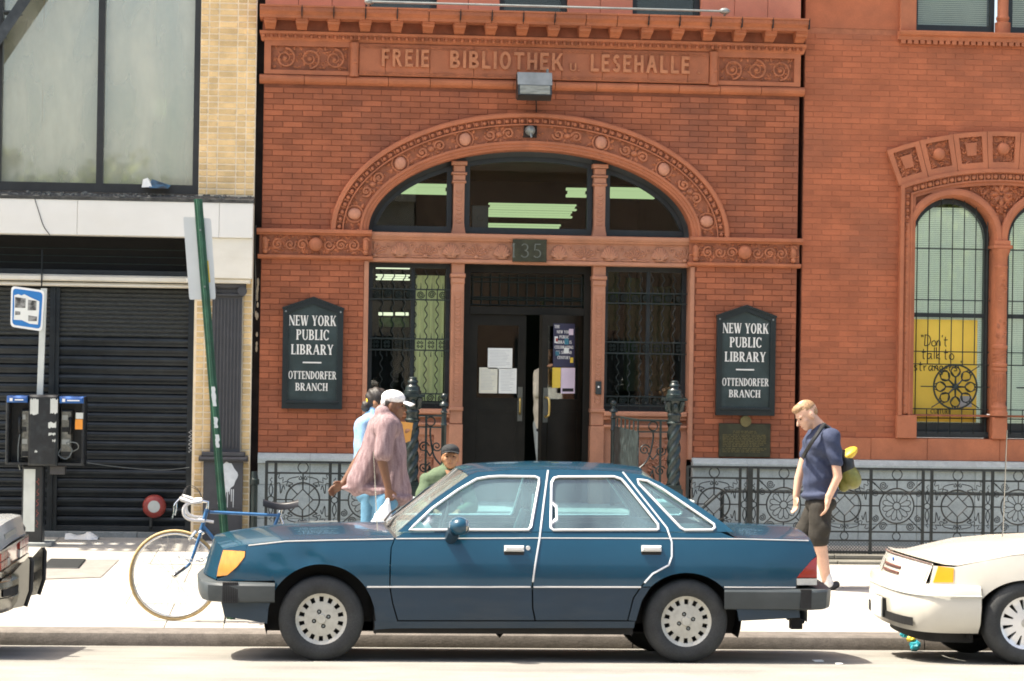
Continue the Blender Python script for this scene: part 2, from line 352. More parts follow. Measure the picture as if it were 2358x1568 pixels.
# ------------------------------------------------------------------ lettering drawn from strokes
def glyph(ch, T=0.2, t=0.08, sf=0.07):
    """polygons of one capital in a box of height 1; T thick stroke, t thin stroke, sf serif length (0 for sans)"""
    P = []
    st = 0.055 if sf else 0
    def rect(a, b, c, d): P.append([(a, c), (b, c), (b, d), (a, d)])
    def stem(x, w=T, z0=0.0, z1=1.0, top=True, bot=True):
        rect(x-w/2, x+w/2, z0, z1)
        if sf:
            if top: P.append([(x-w/2-sf, z1), (x-w/2-sf, z1-st), (x-w/2, z1-st*1.8), (x+w/2, z1-st*1.8), (x+w/2+sf, z1-st), (x+w/2+sf, z1)])
            if bot: P.append([(x-w/2-sf, z0), (x+w/2+sf, z0), (x+w/2+sf, z0+st), (x+w/2, z0+st*1.8), (x-w/2, z0+st*1.8), (x-w/2-sf, z0+st)])
    def diag(x0, z0, x1, z1, w):
        P.append([(x0-w/2, z0), (x0+w/2, z0), (x1+w/2, z1), (x1-w/2, z1)])
    def ser(x, z, w):
        if sf: rect(x-w/2-sf, x+w/2+sf, z, z+st) if z < 0.5 else rect(x-w/2-sf, x+w/2+sf, z-st, z)
    def ring(cx, cz, a, b, t0, t1, wa=T, wb=t, n=14):
        o = arc(cx, cz, a, b, t0, t1, n); i = arc(cx, cz, a-wa, b-wb, t0, t1, n)
        for k in range(n): P.append([o[k], o[k+1], i[k+1], i[k]])
    def termv(x, z, up):
        if sf: P.append([(x-0.055, z), (x, z), (x, z+(0.2 if up else -0.2)), (x-0.02, z+(0.2 if up else -0.2))])
    H = T/2+sf
    th = t if sf else T*0.82
    if ch == 'I': w = 2*H; stem(H)
    elif ch == 'L': w = 0.62; stem(H); rect(H, w, 0, th); termv(w, th*0.9, True)
    elif ch in 'EF':
        w = 0.64; stem(H); rect(H, w-0.02, 1-th, 1); termv(w-0.02, 1-th*0.9, False); rect(H, w-0.1, 0.5-th/2+0.02, 0.5+th/2+0.02)
        if sf: rect(w-0.14, w-0.1, 0.40, 0.64)
        if ch == 'E': rect(H, w, 0, th); termv(w, th*0.9, True)
    elif ch == 'H': w = 0.60+2*H-0.1; stem(H); stem(w-H); rect(H, w-H, 0.5-th/2, 0.5+th/2)
    elif ch == 'N':
        w = 0.84; a = t/2+sf; tn = t if sf else T
        stem(a if sf else T/2, tn); stem(w-(a if sf else T/2), tn); diag(w-(a if sf else T/2), 0, a if sf else T/2, 1, T*1.15)
    elif ch == 'T':
        w = 0.74; stem(w/2, T, top=False); rect(0, w, 1-th, 1)
        if sf: P.append([(0, 1-th), (0, 0.72), (0.03, 0.72), (0.07, 1-th)]); P.append([(w, 1-th), (w, 0.72), (w-0.03, 0.72), (w-0.07, 1-th)])
    elif ch == 'K':
        w = 0.84; stem(H); tn = t if sf else T*0.8
        diag(H+T/2, 0.42, w-0.14, 1, tn*1.3); diag(w-H*0.9, 0, H+T/2+0.12, 0.60, T*1.12); ser(w-0.14, 1.0, tn); ser(w-H*0.9, 0.0, T)
    elif ch in 'PRBD':
        w = {'P': 0.68, 'R': 0.80, 'B': 0.72, 'D': 0.78}[ch]; stem(H)
        if ch == 'D': ring(H, 0.5, w-H, 0.5, -PI/2, PI/2, T, th)
        else:
            zb = 0.46
            ring(0.34, (1+zb)/2, (0.66 if ch != 'B' else 0.64)-0.34, (1-zb)/2, -PI/2, PI/2, T*0.95, th); rect(H, 0.34, 1-th, 1); rect(H, 0.34, zb, zb+th)
            if ch == 'B': ring(0.36, 0.26, w-0.36, 0.26, -PI/2, PI/2, T, th); rect(H, 0.36, 0, th); rect(H, 0.36, 0.52-th*0.9, 0.52)
            if ch == 'R': diag(w-T/2-0.02, 0, 0.36, 0.5, T*1.1); ser(w-T/2-0.02, 0.0, T)
    elif ch == 'O': w = 0.82; ring(w/2, 0.5, w/2, 0.52, 0, 2*PI, T, th, 24)
    elif ch in 'CG':
        w = 0.76; ring(0.42, 0.5, 0.42, 0.52, 0.65, 2*PI-0.65, T, th, 22)
        if sf: rect(w-0.07, w-0.02, 0.68, 0.98)
        if ch == 'G': rect(w-T, w, 0.1, 0.46)
    elif ch == 'U':
        w = 0.82; a = H; b = w-(t/2+sf if sf else T/2)
        stem(a, T, 0.32, 1, bot=False); stem(b, t if sf else T, 0.32, 1, bot=False)
        ring((a+b)/2, 0.34, (b-a)/2+(T/2 if not sf else T*0.35), 0.36, PI, 2*PI, T if not sf else T*0.75, th)
    elif ch == 'W':
        w = 1.14; diag(0.36, 0, 0.13, 1, T); diag(0.40, 0, 0.60, 1, t*1.1); diag(0.80, 0, 0.58, 1, T); diag(0.84, 0, 1.05, 1, t*1.1)
        ser(0.13, 1.0, T); ser(0.60, 1.0, T*0.8); ser(1.05, 1.0, t)
    elif ch == 'Y': w = 0.80; diag(0.40, 0.42, 0.15, 1, T); diag(0.42, 0.42, 0.68, 1, t*1.2); stem(0.41, T, 0, 0.45, top=False); ser(0.15, 1.0, T); ser(0.68, 1.0, t)
    elif ch == 'A':
        w = 0.86; tn = t if sf else T*0.9
        diag(0.10, 0, 0.42, 1, tn*1.2); diag(0.74, 0, 0.44, 1, T*1.05); rect(0.22, 0.62, 0.30, 0.30+th); ser(0.10, 0.0, tn); ser(0.74, 0.0, T)
    elif ch == 'S':
        w = 0.60; ring(0.30, 0.74, 0.27, 0.27, 0.5, 1.5*PI, T*0.85, th*1.2); ring(0.30, 0.26, 0.30, 0.275, -0.5*PI, 0.5*PI, T*0.9, th*1.2); ring(0.30, 0.26, 0.30, 0.275, -PI+0.35, -0.5*PI, T*0.9, th*1.2)
    elif ch == 'Z': w = 0.62; rect(0, w, 1-th, 1); rect(0, w, 0, th); diag(0.12, 0.05, w-0.12, 0.95, T)
    elif ch == '.': w = 0.2; ring(0.1, 0.1, 0.1, 0.1, 0, 2*PI, 0.098, 0.098, 10)
    elif ch == '1': w = 0.4; stem(0.22, T*0.8); diag(0.06, 0.78, 0.22, 0.96, t)
    elif ch == '3': w = 0.58; ring(0.28, 0.74, 0.26, 0.26, -0.5*PI, PI*0.85, T*0.7, t); ring(0.28, 0.27, 0.30, 0.27, -PI*0.85, 0.5*PI, T*0.7, t)
    elif ch == '5': w = 0.58; rect(0.1, 0.52, 1-t*1.2, 1); diag(0.10, 0.52, 0.14, 1, t*1.2); ring(0.26, 0.30, 0.30, 0.30, -PI*0.8, 0.6*PI, T*0.7, t)
    elif ch == '-': w = 0.4; rect(0, 0.4, 0.45, 0.55)
    else: w = 0.35
    return P, w
def text_width(s, h, gap=0.1, **k): return sum(glyph(c, **k)[1]+gap for c in s)*h-gap*h
def put_text(s, x, z, h, y, depth, mat, parent, slope=0.0, center=False, gap=0.1, sx=1.0, join=False, name='letter', **k):
    """letters as extruded meshes on a wall facing -Y; x, z is the lower left corner of the line"""
    if center: x -= text_width(s, h, gap, **k)*sx/2
    mbj = MB()
    for c in s:
        P, w = glyph(c, **k)
        mb = mbj if join else MB()
        for i, p in enumerate(P):
            pts = [(x+px*h*sx, z+slope*px+pz*h) for px, pz in p]
            mb.prism(pts, y-depth-0.00035*(i % 7), y)
        if P and not join: mb.obj(name, mat, parent)
        x += (w+gap)*h*sx
    if join and mbj.v: return mbj.obj(name, mat, parent)
def strokes(lines, y, r, mat, name, parent, n=5):
    mb = MB()
    for i, l in enumerate(lines): mb.tube([(p[0], y, p[1]) for p in smoothpath([(a, b, 0) for a, b in l], 4)], r, n)
    return mb.obj(name, mat, parent)
# ------------------------------------------------------------------ ground
KERB_Y = -7.2
def road_z(Y):
    d = KERB_Y-Y
    if d <= 2.2: return 0.066*d
    return 0.066*2.2+0.012*min(d-2.2, 9.0)-0.012*max(0, min(d-11.2, 12))
def walk_z(Y): return 0.10+0.022*(Y-KERB_Y)*1.08
M['road'] = pm('asphalt', (0.225, 0.215, 0.19), 0.9, 0.10, 1.5, fine=0.12, bump=0.3, bscale=110, stain=((0.10, 0.095, 0.085), (0.45, 1.8, 1), 0.75))
M['walk'] = pm('concrete', (0.39, 0.37, 0.325), 0.9, 0.14, 2.0, fine=0.08, bump=0.2, bscale=90, stain=((0.20, 0.19, 0.17), (1.6, 2.4, 1), 0.75), rnd=0.04)
M['joint'] = pm('joint', (0.27, 0.26, 0.24), 0.95, 0.2, 8)
M['kerbstone'] = pm('kerb_stone', (0.13, 0.115, 0.10), 0.85, 0.2, 8, fine=0.15, bump=0.3, bscale=60, rnd=0.1)
gm = MB()
ys = [-160, -60, -31, -30.4, -27, -22, -18.4, -14, -9.4, -8.5, KERB_Y, KERB_Y+0.2]
gm.grid([[(-160, y, road_z(y)-(0.3 if y < -31 else 0)), (-12, y, road_z(y)-(0.3 if y < -31 else 0)), (0, y, road_z(y)-(0.3 if y < -31 else 0)), (12, y, road_z(y)-(0.3 if y < -31 else 0)), (160, y, road_z(y)-(0.3 if y < -31 else 0))] for y in ys])
o = gm.obj('road', M['road'], kind='structure')
gm = MB().grid([[(-160, y, walk_z(y)-0.03), (160, y, walk_z(y)-0.03)] for y in (KERB_Y+0.05, -3, 0.6)])
gm.add([(-160, 0.6, -0.1), (160, 0.6, -0.1), (160, 160, -0.1), (-160, 160, -0.1)], [(0, 1, 2, 3)])
walk = gm.obj('sidewalk', M['joint'], kind='structure', loc=(0, -3, 0))
# paving slabs with open joints
rows = [KERB_Y+0.30, KERB_Y+1.75, KERB_Y+3.25, KERB_Y+4.75, KERB_Y+6.2, 0.45]
for r in range(len(rows)-1):
    x = -9.0+(0.0 if r % 2 else 0.4)
    while x < 13:
        x1 = x+1.5; g = 0.004
        y0, y1 = rows[r]+g, rows[r+1]-g
        dz = random.uniform(-0.002, 0.002)
        vs = [(x+g, y0, walk_z(y0)+dz), (x1-g, y0, walk_z(y0)+dz), (x1-g, y1, walk_z(y1)+dz), (x+g, y1, walk_z(y1)+dz)]
        b = MB().add(vs+[(a, c, d-0.05) for a, c, d in vs], [(0,1,2,3),(0,4,5,1),(1,5,6,2),(2,6,7,3),(3,7,4,0)])
        b.obj('paving_slab', M['walk'], walk); x = x1
for s_, e_ in ((-160, -9.2), (13.2, 160)):
    MB().add([(s_, KERB_Y+0.3, walk_z(KERB_Y+0.3)), (e_, KERB_Y+0.3, walk_z(KERB_Y+0.3)), (e_, 0.5, walk_z(0.5)), (s_, 0.5, walk_z(0.5))], [(0,1,2,3)]).obj('pavement_field', M['walk'], walk)
# kerb stones
kerb = thing('kerb', None, None, (0, KERB_Y, 0), kind='structure')
x = -12.3
for L_ in [2.4, 2.1, 2.6, 2.2, 3.02, 2.5, 2.3, 2.6, 2.2, 2.7, 2.4]:
    x1 = x+L_; c = 0.035; zt = 0.105+random.uniform(-0.004, 0.004)
    prof = [(KERB_Y, -0.1), (KERB_Y-0.012, 0.0), (KERB_Y, zt-c), (KERB_Y+c*0.35, zt-c*0.3), (KERB_Y+c, zt), (KERB_Y+0.29, zt+0.004), (KERB_Y+0.29, -0.1)]
    n = len(prof); b = MB()
    b.add([(x+0.005, p[0], p[1]) for p in prof]+[(x1-0.005, p[0], p[1]) for p in prof], [(i, (i+1) % n, n+(i+1) % n, n+i) for i in range(n)]+[tuple(range(n)), tuple(range(2*n-1, n-1, -1))])
    b.obj('kerb_stone', M['kerbstone'], kerb, smooth=30); x = x1
# cellar grating set in the pavement
p0 = WZ(105, 1330, walk_z(-4.4)); gx0, gy0 = p0.x-0.05, -4.75
gr = thing('pavement_grating', 'rusty grating and pale concrete patch set flat in the pavement by the pay telephones', 'grating', (gx0+0.3, gy0, walk_z(gy0)))
M['patch'] = pm('old_concrete', (0.22, 0.20, 0.18), 0.9, 0.12, 5, fine=0.15)
def wz(x, y, d=0): return (x, y, walk_z(y)+d)
q0 = [WZ(70, 1338, 0.17), WZ(232, 1334, 0.17), WZ(275, 1294, 0.2), WZ(110, 1294, 0.2)]
MB().add([wz(p.x, p.y, 0.005) for p in q0], [(0,1,2,3)]).obj('concrete_patch', M['patch'], gr)
a, b_ = WZ(98, 1315, 0.18), WZ(196, 1298, 0.19)
gmb = MB()
for i in range(15):
    x = a.x+(b_.x-a.x)*i/14; gmb.tube([wz(x, a.y, 0.012), wz(x, b_.y, 0.012)], 0.008, 4)
for i in range(6):
    y = a.y+(b_.y-a.y)*i/5; gmb.tube([wz(a.x, y, 0.012), wz(b_.x, y, 0.012)], 0.008, 4)
gmb.obj('grating_bars', M['dark_metal'], gr)
# ------------------------------------------------------------------ library building
XC = 2.33; XL, XR = -0.541, 5.207
LIB = thing('library_building', 'red brick and terracotta library with arched entrance and German inscription over the door', 'building', (XC, 0.2, 0.25))
ZB, ZI0, ZI1, ZBAND, ZTOP = 1.19, 3.265, 3.55, 5.115, 5.86
A_IN, B_IN, A_OUT, B_OUT = 1.735, 0.905, 2.138, 1.305
CXA = 2.325
BL, BH, JT = 0.207, 0.0606, 0.0052
def brick_runs(z0, z1, xa, xb, cutf, y0, pick, cut_mb, cuts, full, zoff=0.0):
    k = 0; z = z0+zoff
    while z+BH <= z1+0.002:
        zm = z+BH/2
        for (a, b) in cutf(zm, z, z+BH):
            a = max(a, xa); b = min(b, xb)
            if b-a < 0.03: continue
            off = (k % 2)*BL/2+random.uniform(-0.006, 0.006)
            x = math.floor((a-xa)/BL)*BL+xa+off-BL
            while x < b:
                c, d = max(x, a), min(x+BL, b)
                if d-c > 0.025:
                    yy = y0+random.uniform(-0.0018, 0.0012)
                    if d-c > BL-0.001: full.append((c+BL/2, yy, zm))
                    else:
                        n0 = len(cut_mb.f); cut_mb.cbox(c+JT/2, d-JT/2, yy, y0+0.03, z+JT/2, z+BH-JT/2, 0.0025); cuts += [random.random()]*(len(cut_mb.f)-n0)
                x += BL
        z += BH; k += 1
def place_bricks(full, npart, cut_mb, cuts, mat, parent, key, y0):
    """the npart largest as parts of their own, the rest joined"""
    u = MB().cbox(-BL/2+JT/2, BL/2-JT/2, 0, 0.03, -BH/2+JT/2, BH/2-JT/2, 0.0025)
    full.sort(key=key); first = None
    for i, (x, y, z) in enumerate(full):
        if i < npart:
            if first is None:
                first = MB().add([(a+x, b+y, c+z) for a, b, c in u.v], u.f).obj('brick', mat, parent, loc=(x, y, z))
            else: inst(first, 'brick', (x, y, z), parent)
        else:
            cut_mb.add([(a+x, b+y, c+z) for a, b, c in u.v], u.f); cuts += [random.random()]*len(u.f)
    cut_mb.c = cuts
    return cut_mb.obj('brick_field', mat, parent, kind='stuff', fix=False)
# --- mortar backing of the entrance bay
_ao = arc(CXA, ZI1, A_IN+0.02, B_IN+0.02, 0, PI, 40)
bk = panel([(XL, ZB-0.05), (0.56, ZB-0.05), (0.56, ZI1), (CXA-A_IN-0.02, ZI1)]+_ao[::-1][1:-1]+[(CXA+A_IN+0.02, ZI1), (4.09, ZI1), (4.09, ZB-0.05), (XR, ZB-0.05), (XR, ZTOP+0.02), (XL, ZTOP+0.02)], [], lambda x, z: (x, 0.007, z), 0.25, rim=0.34)
bk.obj('wall', M['mortar'], LIB)
MB().box(XL, XL+0.02, 0.012, 0.9, 0.3, ZTOP).box(XR-0.02, XR, 0.012, 0.9, 0.3, ZTOP).obj('side_wall', M['nearblack'], LIB)
full, cuts, cmb = [], [], MB()
def cut_low(zm, z0, z1): return [(XL, 0.55), (4.095, XR)]
brick_runs(ZB, ZI0, XL, XR, cut_low, 0.0, None, cmb, cuts, full)
def cut_up(zm, z0, z1):
    zz = (z0-ZI1)/(B_OUT-0.06)
    if zz >= 1: return [(XL, XR)]
    h = (A_OUT-0.06)*math.sqrt(max(0, 1-max(zz, 0)**2)); return [(XL, CXA-h), (CXA+h, XR)]
brick_runs(ZI1, ZBAND, XL, XR, cut_up, 0.0, None, cmb, cuts, full)
place_bricks(full, 220, cmb, cuts, M['brick'], LIB, lambda p: (p[0]-0.6)**2*0.6+(p[2]-4.2)**2*0.3+(0 if p[2] > 3.5 else 4), 0.0)
# --- slot beside the bay
MB().box(XR, 5.268, 0.42, 0.5, 0.9, 9).obj('recess', M['slot'], LIB)
MB().box(5.262, 5.268, 0.05, 0.42, 0.9, 9).obj('recess_side', M['slot'], LIB)
# --- ornament helpers
def spiral(cx, cz, r, turns, d=1, t0=0.0, n=14, rin=0.15):
    k = int(n*turns); return [(cx+r*(1-(1-rin)*i/k)*math.cos(t0+d*2*PI*turns*i/k), cz+r*(1-(1-rin)*i/k)*math.sin(t0+d*2*PI*turns*i/k)) for i in range(k+1)]
def leaf(mb, x, z, y, ang, l, w, d=0.012):
    """raised pointed leaf on a wall"""
    c, s_ = math.cos(ang), math.sin(ang)
    pts = [(0, 0), (0.3*l, w*0.5), (0.65*l, w*0.42), (l, 0), (0.65*l, -w*0.42), (0.3*l, -w*0.5)]
    q = [(x+px*c-pz*s_, y, z+px*s_+pz*c) for px, pz in pts]
    mid = (x+0.45*l*c, y-d, z+0.45*l*s_)
    mb.add(q+[mid], [(i, (i+1) % 6, 6) for i in range(6)])
def rinceau(mb, x0, x1, z0, z1, y, n, r=0.011, flip=1, leaves=True):
    w = (x1-x0)/n; h = z1-z0; zc = (z0+z1)/2
    for i in range(n):
        cx = x0+w*(i+0.5); d = flip if i % 2 else -flip
        R = min(h*0.44, w*0.46)
        sp = spiral(cx, zc, R, 1.7, d, PI/2*d+PI, 16, 0.2)
        mb.tube([(a, y-0.004, b) for a, b in sp], [r*(1.15-0.6*k/len(sp)) for k in range(len(sp))], 5)
        mb.ell((cx, y-0.006, zc), (R*0.25, 0.022, R*0.25), 8, 4)
        if leaves:
            for k in range(7):
                a = 2*PI*k/7+i; leaf(mb, cx+R*0.55*math.cos(a), zc+R*0.55*math.sin(a), y, a+0.9*d, R*0.5, R*0.26, 0.02)
            for sx in (-1, 1):
                for sz in (-1, 1): leaf(mb, cx+sx*w*0.34, zc+sz*h*0.34, y, math.atan2(sz, sx)+0.5*sx, w*0.2, h*0.13, 0.018)
def foliage(mb, inside, x0, x1, z0, z1, y, count, size, cx=None, seed=1, d=0.016):
    rg = random.Random(seed); n = 0; tries = 0
    while n < count and tries < count*12:
        tries += 1
        x = rg.uniform(x0, x1); z = rg.uniform(z0, z1)
        pts = [(x, z, 1)]
        if cx is not None: pts.append((2*cx-x, z, -1))
        a = rg.uniform(-PI, PI); l = size*rg.uniform(0.6, 1.4); t = rg.random()
        for (px, pz, s_) in pts:
            if not inside(px, pz): continue
            n += 1
            if t < 0.55: leaf(mb, px, pz, y, a if s_ > 0 else PI-a, l, l*0.5, d)
            elif t < 0.8:
                sp = spiral(px, pz, l*0.45, 1.1, s_, a if s_ > 0 else PI-a, 9, 0.2)
                mb.tube([(u, y-0.003, v) for u, v in sp], l*0.11, 4)
            else: mb.ell((px, y, pz), (l*0.22, d, l*0.22), 6, 4)
def egg_dart(mb, path, nrm, up, sp, rx, rz, ry):
    """eggs along a path of (x,y,z) points given as function f(t)->(pos, tangent angle)"""
    pass
# --- band course under the inscription, egg moulding, cornice
nb = 13; bw = (XR-XL+0.04)/nb
for i in range(nb):
    x0, x1 = XL-0.02+i*bw+0.003, XL-0.02+(i+1)*bw-0.003
    pr = [(0.0, 5.10), (-0.02, 5.105), (-0.05, 5.125), (-0.065, 5.15), (-0.065, 5.172), (-0.045, 5.19), (0.0, 5.20), (0.03, 5.20), (0.03, 5.10)]
    n = len(pr); e0 = 0.03 if i == 0 else 0; e1 = 0.03 if i == nb-1 else 0
    MB().add([(x0-e0, a, b) for a, b in pr]+[(x1+e1, a, b) for a, b in pr], [(k, (k+1) % n, n+(k+1) % n, n+k) for k in range(n)]+[tuple(range(n)), tuple(range(2*n-1, n-1, -1))]).obj('band_block', M['terra'], LIB, smooth=25)
# frieze slabs
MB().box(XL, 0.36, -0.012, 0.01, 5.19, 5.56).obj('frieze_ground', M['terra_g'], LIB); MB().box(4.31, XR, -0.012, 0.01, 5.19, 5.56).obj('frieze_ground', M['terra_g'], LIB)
for (x0, x1) in ((XL, 0.36), (4.31, XR)):
    f = MB(); o_ = [(x0, 5.20), (x1, 5.20), (x1, 5.555), (x0, 5.555)]; i_ = [(x0+0.07, 5.245), (x1-0.01, 5.245), (x1-0.01, 5.50), (x0+0.07, 5.50)]
    if x0 > 1: i_ = [(x0+0.01, 5.245), (x1-0.07, 5.245), (x1-0.07, 5.50), (x0+0.01, 5.50)]
    f.frame(o_, i_, -0.045, -0.011); f.obj('frieze_frame', M['terra'], LIB)
    r = MB(); rinceau(r, i_[0][0]+0.02, i_[1][0]-0.02, 5.25, 5.495, -0.014, 3, 0.013, 1 if x0 < 1 else -1)
    foliage(r, lambda a, b: True, i_[0][0]+0.03, i_[1][0]-0.03, 5.265, 5.48, -0.013, 36, 0.05, None, 5)
    r.obj('scroll_relief', M['terra_d'], LIB, smooth=50)
# inscription slabs
jx = [0.46, 0.74, 1.21, 1.68, 2.15, 2.62, 3.06, 3.55, 3.98, 4.21]
slabs = []
for i in range(len(jx)-1):
    m_ = MB().cbox(jx[i]+0.0015, jx[i+1]-0.0015, -0.055, 0.0, 5.205, 5.545, 0.004)
    slabs.append(m_.obj('inscription_slab', M['terra'], LIB))
gd = MB()
for z in (5.232, 5.510):
    x = 0.50
    while x < 4.18:
        gd.ell((x, -0.056, z+0.004), (0.016, 0.006, 0.006), 6, 4); gd.ell((x+0.02, -0.056, z-0.004), (0.016, 0.006, 0.006), 6, 4); x += 0.04
    gd.box(0.47, 4.20, -0.0605, -0.054, z-0.020, z-0.015).box(0.47, 4.20, -0.0605, -0.054, z+0.015, z+0.020)
gd.obj('guilloche_border', M['terra_d'], LIB)
for xx in (0.41, 4.26):        # rolled ends of the inscription scroll
    c = MB().lathe([(0.001, 0), (0.05, 0.0), (0.052, 0.03), (0.046, 0.05), (0.046, 0.31), (0.052, 0.33), (0.05, 0.36), (0.001, 0.36)], (xx, -0.045, 5.19), 'z', 14, cap=False)
    c.box(xx-0.015, xx+0.03, -0.1, -0.06, 5.33, 5.355)
    c.obj('scroll_roll', M['terra'], LIB, smooth=True)
LET = thing('inscription', None, None, (XC, -0.06, 5.3), parent=LIB)
def line_fit(s, px0, px1, pyb, pyt, Y, depth, mat, parent, **k):
    a = W(px0, pyb, Y); b = W(px1, pyb, Y); t = W(px0, pyt, Y)
    h = t.z-a.z; w = text_width(s, h, **{q: v for q, v in k.items() if q in ('gap', 'T', 't', 'sf')})
    put_text(s, a.x, a.z, h, Y, depth, mat, parent, sx=(b.x-a.x)/w, **k)
sans = dict(T=0.22, t=0.2, sf=0, gap=0.22)
zb_ = 5.305
for s_, a, b in (('FREIE', 879, 988), ('BIBLIOTHEK', 1036, 1297), ('LESEHALLE', 1360, 1588)):
    xa = W(a, 150, -0.06).x; xb = W(b, 150, -0.06).x; h = 0.185
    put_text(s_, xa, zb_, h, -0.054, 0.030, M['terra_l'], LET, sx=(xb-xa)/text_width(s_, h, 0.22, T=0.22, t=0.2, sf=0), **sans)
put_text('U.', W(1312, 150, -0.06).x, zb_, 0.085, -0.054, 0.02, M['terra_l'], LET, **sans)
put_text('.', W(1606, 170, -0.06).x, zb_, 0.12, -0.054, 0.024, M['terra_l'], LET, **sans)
# egg and dart under the modillions
ed = MB()
prf = [(0.0, 5.545), (-0.04, 5.55), (-0.055, 5.57), (-0.075, 5.60), (-0.105, 5.625), (-0.11, 5.65), (0.0, 5.655)]
for (xa, xb) in ((XL-0.02, XC), (XC+0.001, XR+0.02)):
    rws = [[(xa-(-y if xa < 0 else 0)*0.3, y, z), (xb+(-y if xb > 5 else 0)*0.3, y, z)] for y, z in prf]
    ed.grid(rws)
ed.obj('egg_moulding', M['terra'], LIB)
eg = MB(); x = XL-0.01
while x < XR+0.02:
    eg.ell((x, -0.085, 5.598), (0.021, 0.022, 0.026), 8, 5); eg.box(x+0.032, x+0.038, -0.108, -0.07, 5.575, 5.622); eg.box(x+0.046, x+0.052, -0.108, -0.07, 5.575, 5.622); x += 0.084
eg.obj('eggs', M['terra'], LIB, smooth=50)
# modillion zone
MB().box(XL-0.02, XR+0.02, -0.10, 0.0, 5.654, 5.78).obj('cornice_bed', M['slot'], LIB)
nm = 18; mx0 = W(622, 72, -0.2).x; sp = (W(1843, 103, -0.2).x-mx0)/(nm-1)
for i in range(nm):
    cx = mx0+i*sp; m_ = MB(); w0 = 0.05
    pr = [(-0.10, 5.66), (-0.16, 5.665), (-0.20, 5.69), (-0.27, 5.712), (-0.28, 5.735), (-0.275, 5.762), (-0.10, 5.762)]
    n = len(pr)
    m_.add([(cx-w0-0.02*(z-5.66)/0.1, y, z) for y, z in pr]+[(cx+w0+0.02*(z-5.66)/0.1, y, z) for y, z in pr], [(k, (k+1) % n, n+(k+1) % n, n+k) for k in range(n)]+[tuple(range(n)), tuple(range(2*n-1, n-1, -1))])
    m_.box(cx-w0-0.012, cx+w0+0.012, -0.305, -0.10, 5.740, 5.7615)
    m_.obj('modillion', M['terra'], LIB)
for i in range(nm-1):          # corona blocks
    x0 = (mx0+i*sp+0.004) if i else W(598, 40, -0.38).x; x1 = (mx0+(i+1)*sp-0.004) if i < nm-2 else W(1863, 60, -0.38).x
    pr = [(0.05, 5.762), (-0.33, 5.762), (-0.335, 5.79), (-0.37, 5.815), (-0.385, 5.822), (-0.385, 5.865), (-0.40, 5.872), (-0.40, 5.886), (-0.05, 5.90), (0.05, 5.90)]
    n = len(pr); m_ = MB()
    m_.add([(x0, a, b) for a, b in pr]+[(x1, a, b) for a, b in pr], [(k, (k+1) % n, n+(k+1) % n, n+k) for k in range(n)]+[tuple(range(n)), tuple(range(2*n-1, n-1, -1))])
    k = 0
    while x0+0.02+k*0.045 < x1-0.02: m_.box(x0+0.015+k*0.045, x0+0.035+k*0.045, -0.3935, -0.384, 5.832, 5.856); k += 1
    m_.obj('corona_block', M['terra'], LIB)
    if random.random() < 0.9: MB().box(x1-0.003, x1+0.009, -0.397, -0.30, 5.78, 5.888).obj('tar_joint', M['nearblack'], LIB)
# --- upper storey (only its foot shows)
M['pinkterra'] = pm('pink_terracotta', (0.50, 0.19, 0.115), 0.75, 0.08, 4, fine=0.06, rnd=0.05)
upw = [(0.52, 1.28), (1.95, 2.68), (3.38, 4.12)]
xs = XL; segs = []
for a, b in upw: segs.append((xs, a)); xs = b
segs.append((xs, XR))
for a, b in segs:
    n = max(1, round((b-a)/0.36)); w = (b-a)/n
    for k in range(n):
        for r in range(3): MB().cbox(a+k*w+0.002, a+(k+1)*w-0.002, -0.02, 0.2, 5.88+r*0.3+0.002, 5.88+(r+1)*0.3-0.002, 0.004).obj('upper_block', M['pinkterra'], LIB)
for a, b in upw:
    wn = thing('upper_window', None, None, ((a+b)/2, 0.1, 5.9), parent=LIB)
    MB().frame([(a, 5.87), (b, 5.87), (b, 6.8), (a, 6.8)], [(a+0.06, 5.92), (b-0.06, 5.92), (b-0.06, 6.75), (a+0.06, 6.75)], 0.08, 0.16).obj('sash', M['sash'], wn)
    MB().box(a+0.06, b-0.06, 0.12, 0.13, 5.92, 6.75).obj('pane', M['glass'], wn)
    MB().box(a+0.04, b-0.04, 0.3, 0.34, 5.88, 6.78).obj('dark_backing', M['room'], wn)  # dark sheet stands in for the unlit room behind the pane
MB().box(XL, XR, 0.0, 0.3, 6.78, 13.0).obj('upper_wall', M['brick'], LIB)
MB().box(XL, 0.29, 0.5, 0.6, 0.3, 13.0).obj('rear_wall', M['nearblack'], LIB); MB().box(4.41, 5.268, 0.5, 0.6, 0.3, 13.0).obj('rear_wall', M['nearblack'], LIB); MB().box(0.29, 4.41, 0.5, 0.6, 4.91, 13.0).obj('rear_wall', M['nearblack'], LIB)
led = MB().tube([(0.55, -0.15, 5.93), (0.55, -0.36, 5.945), (4.35, -0.36, 5.945), (4.35, -0.15, 5.93)], 0.013, 6); led.ell((0.55, -0.34, 5.95), (0.05, 0.04, 0.04)).ell((4.32, -0.34, 5.95), (0.06, 0.04, 0.035))
led.obj('lead_pipe', M['grey_metal'], LIB, smooth=True)
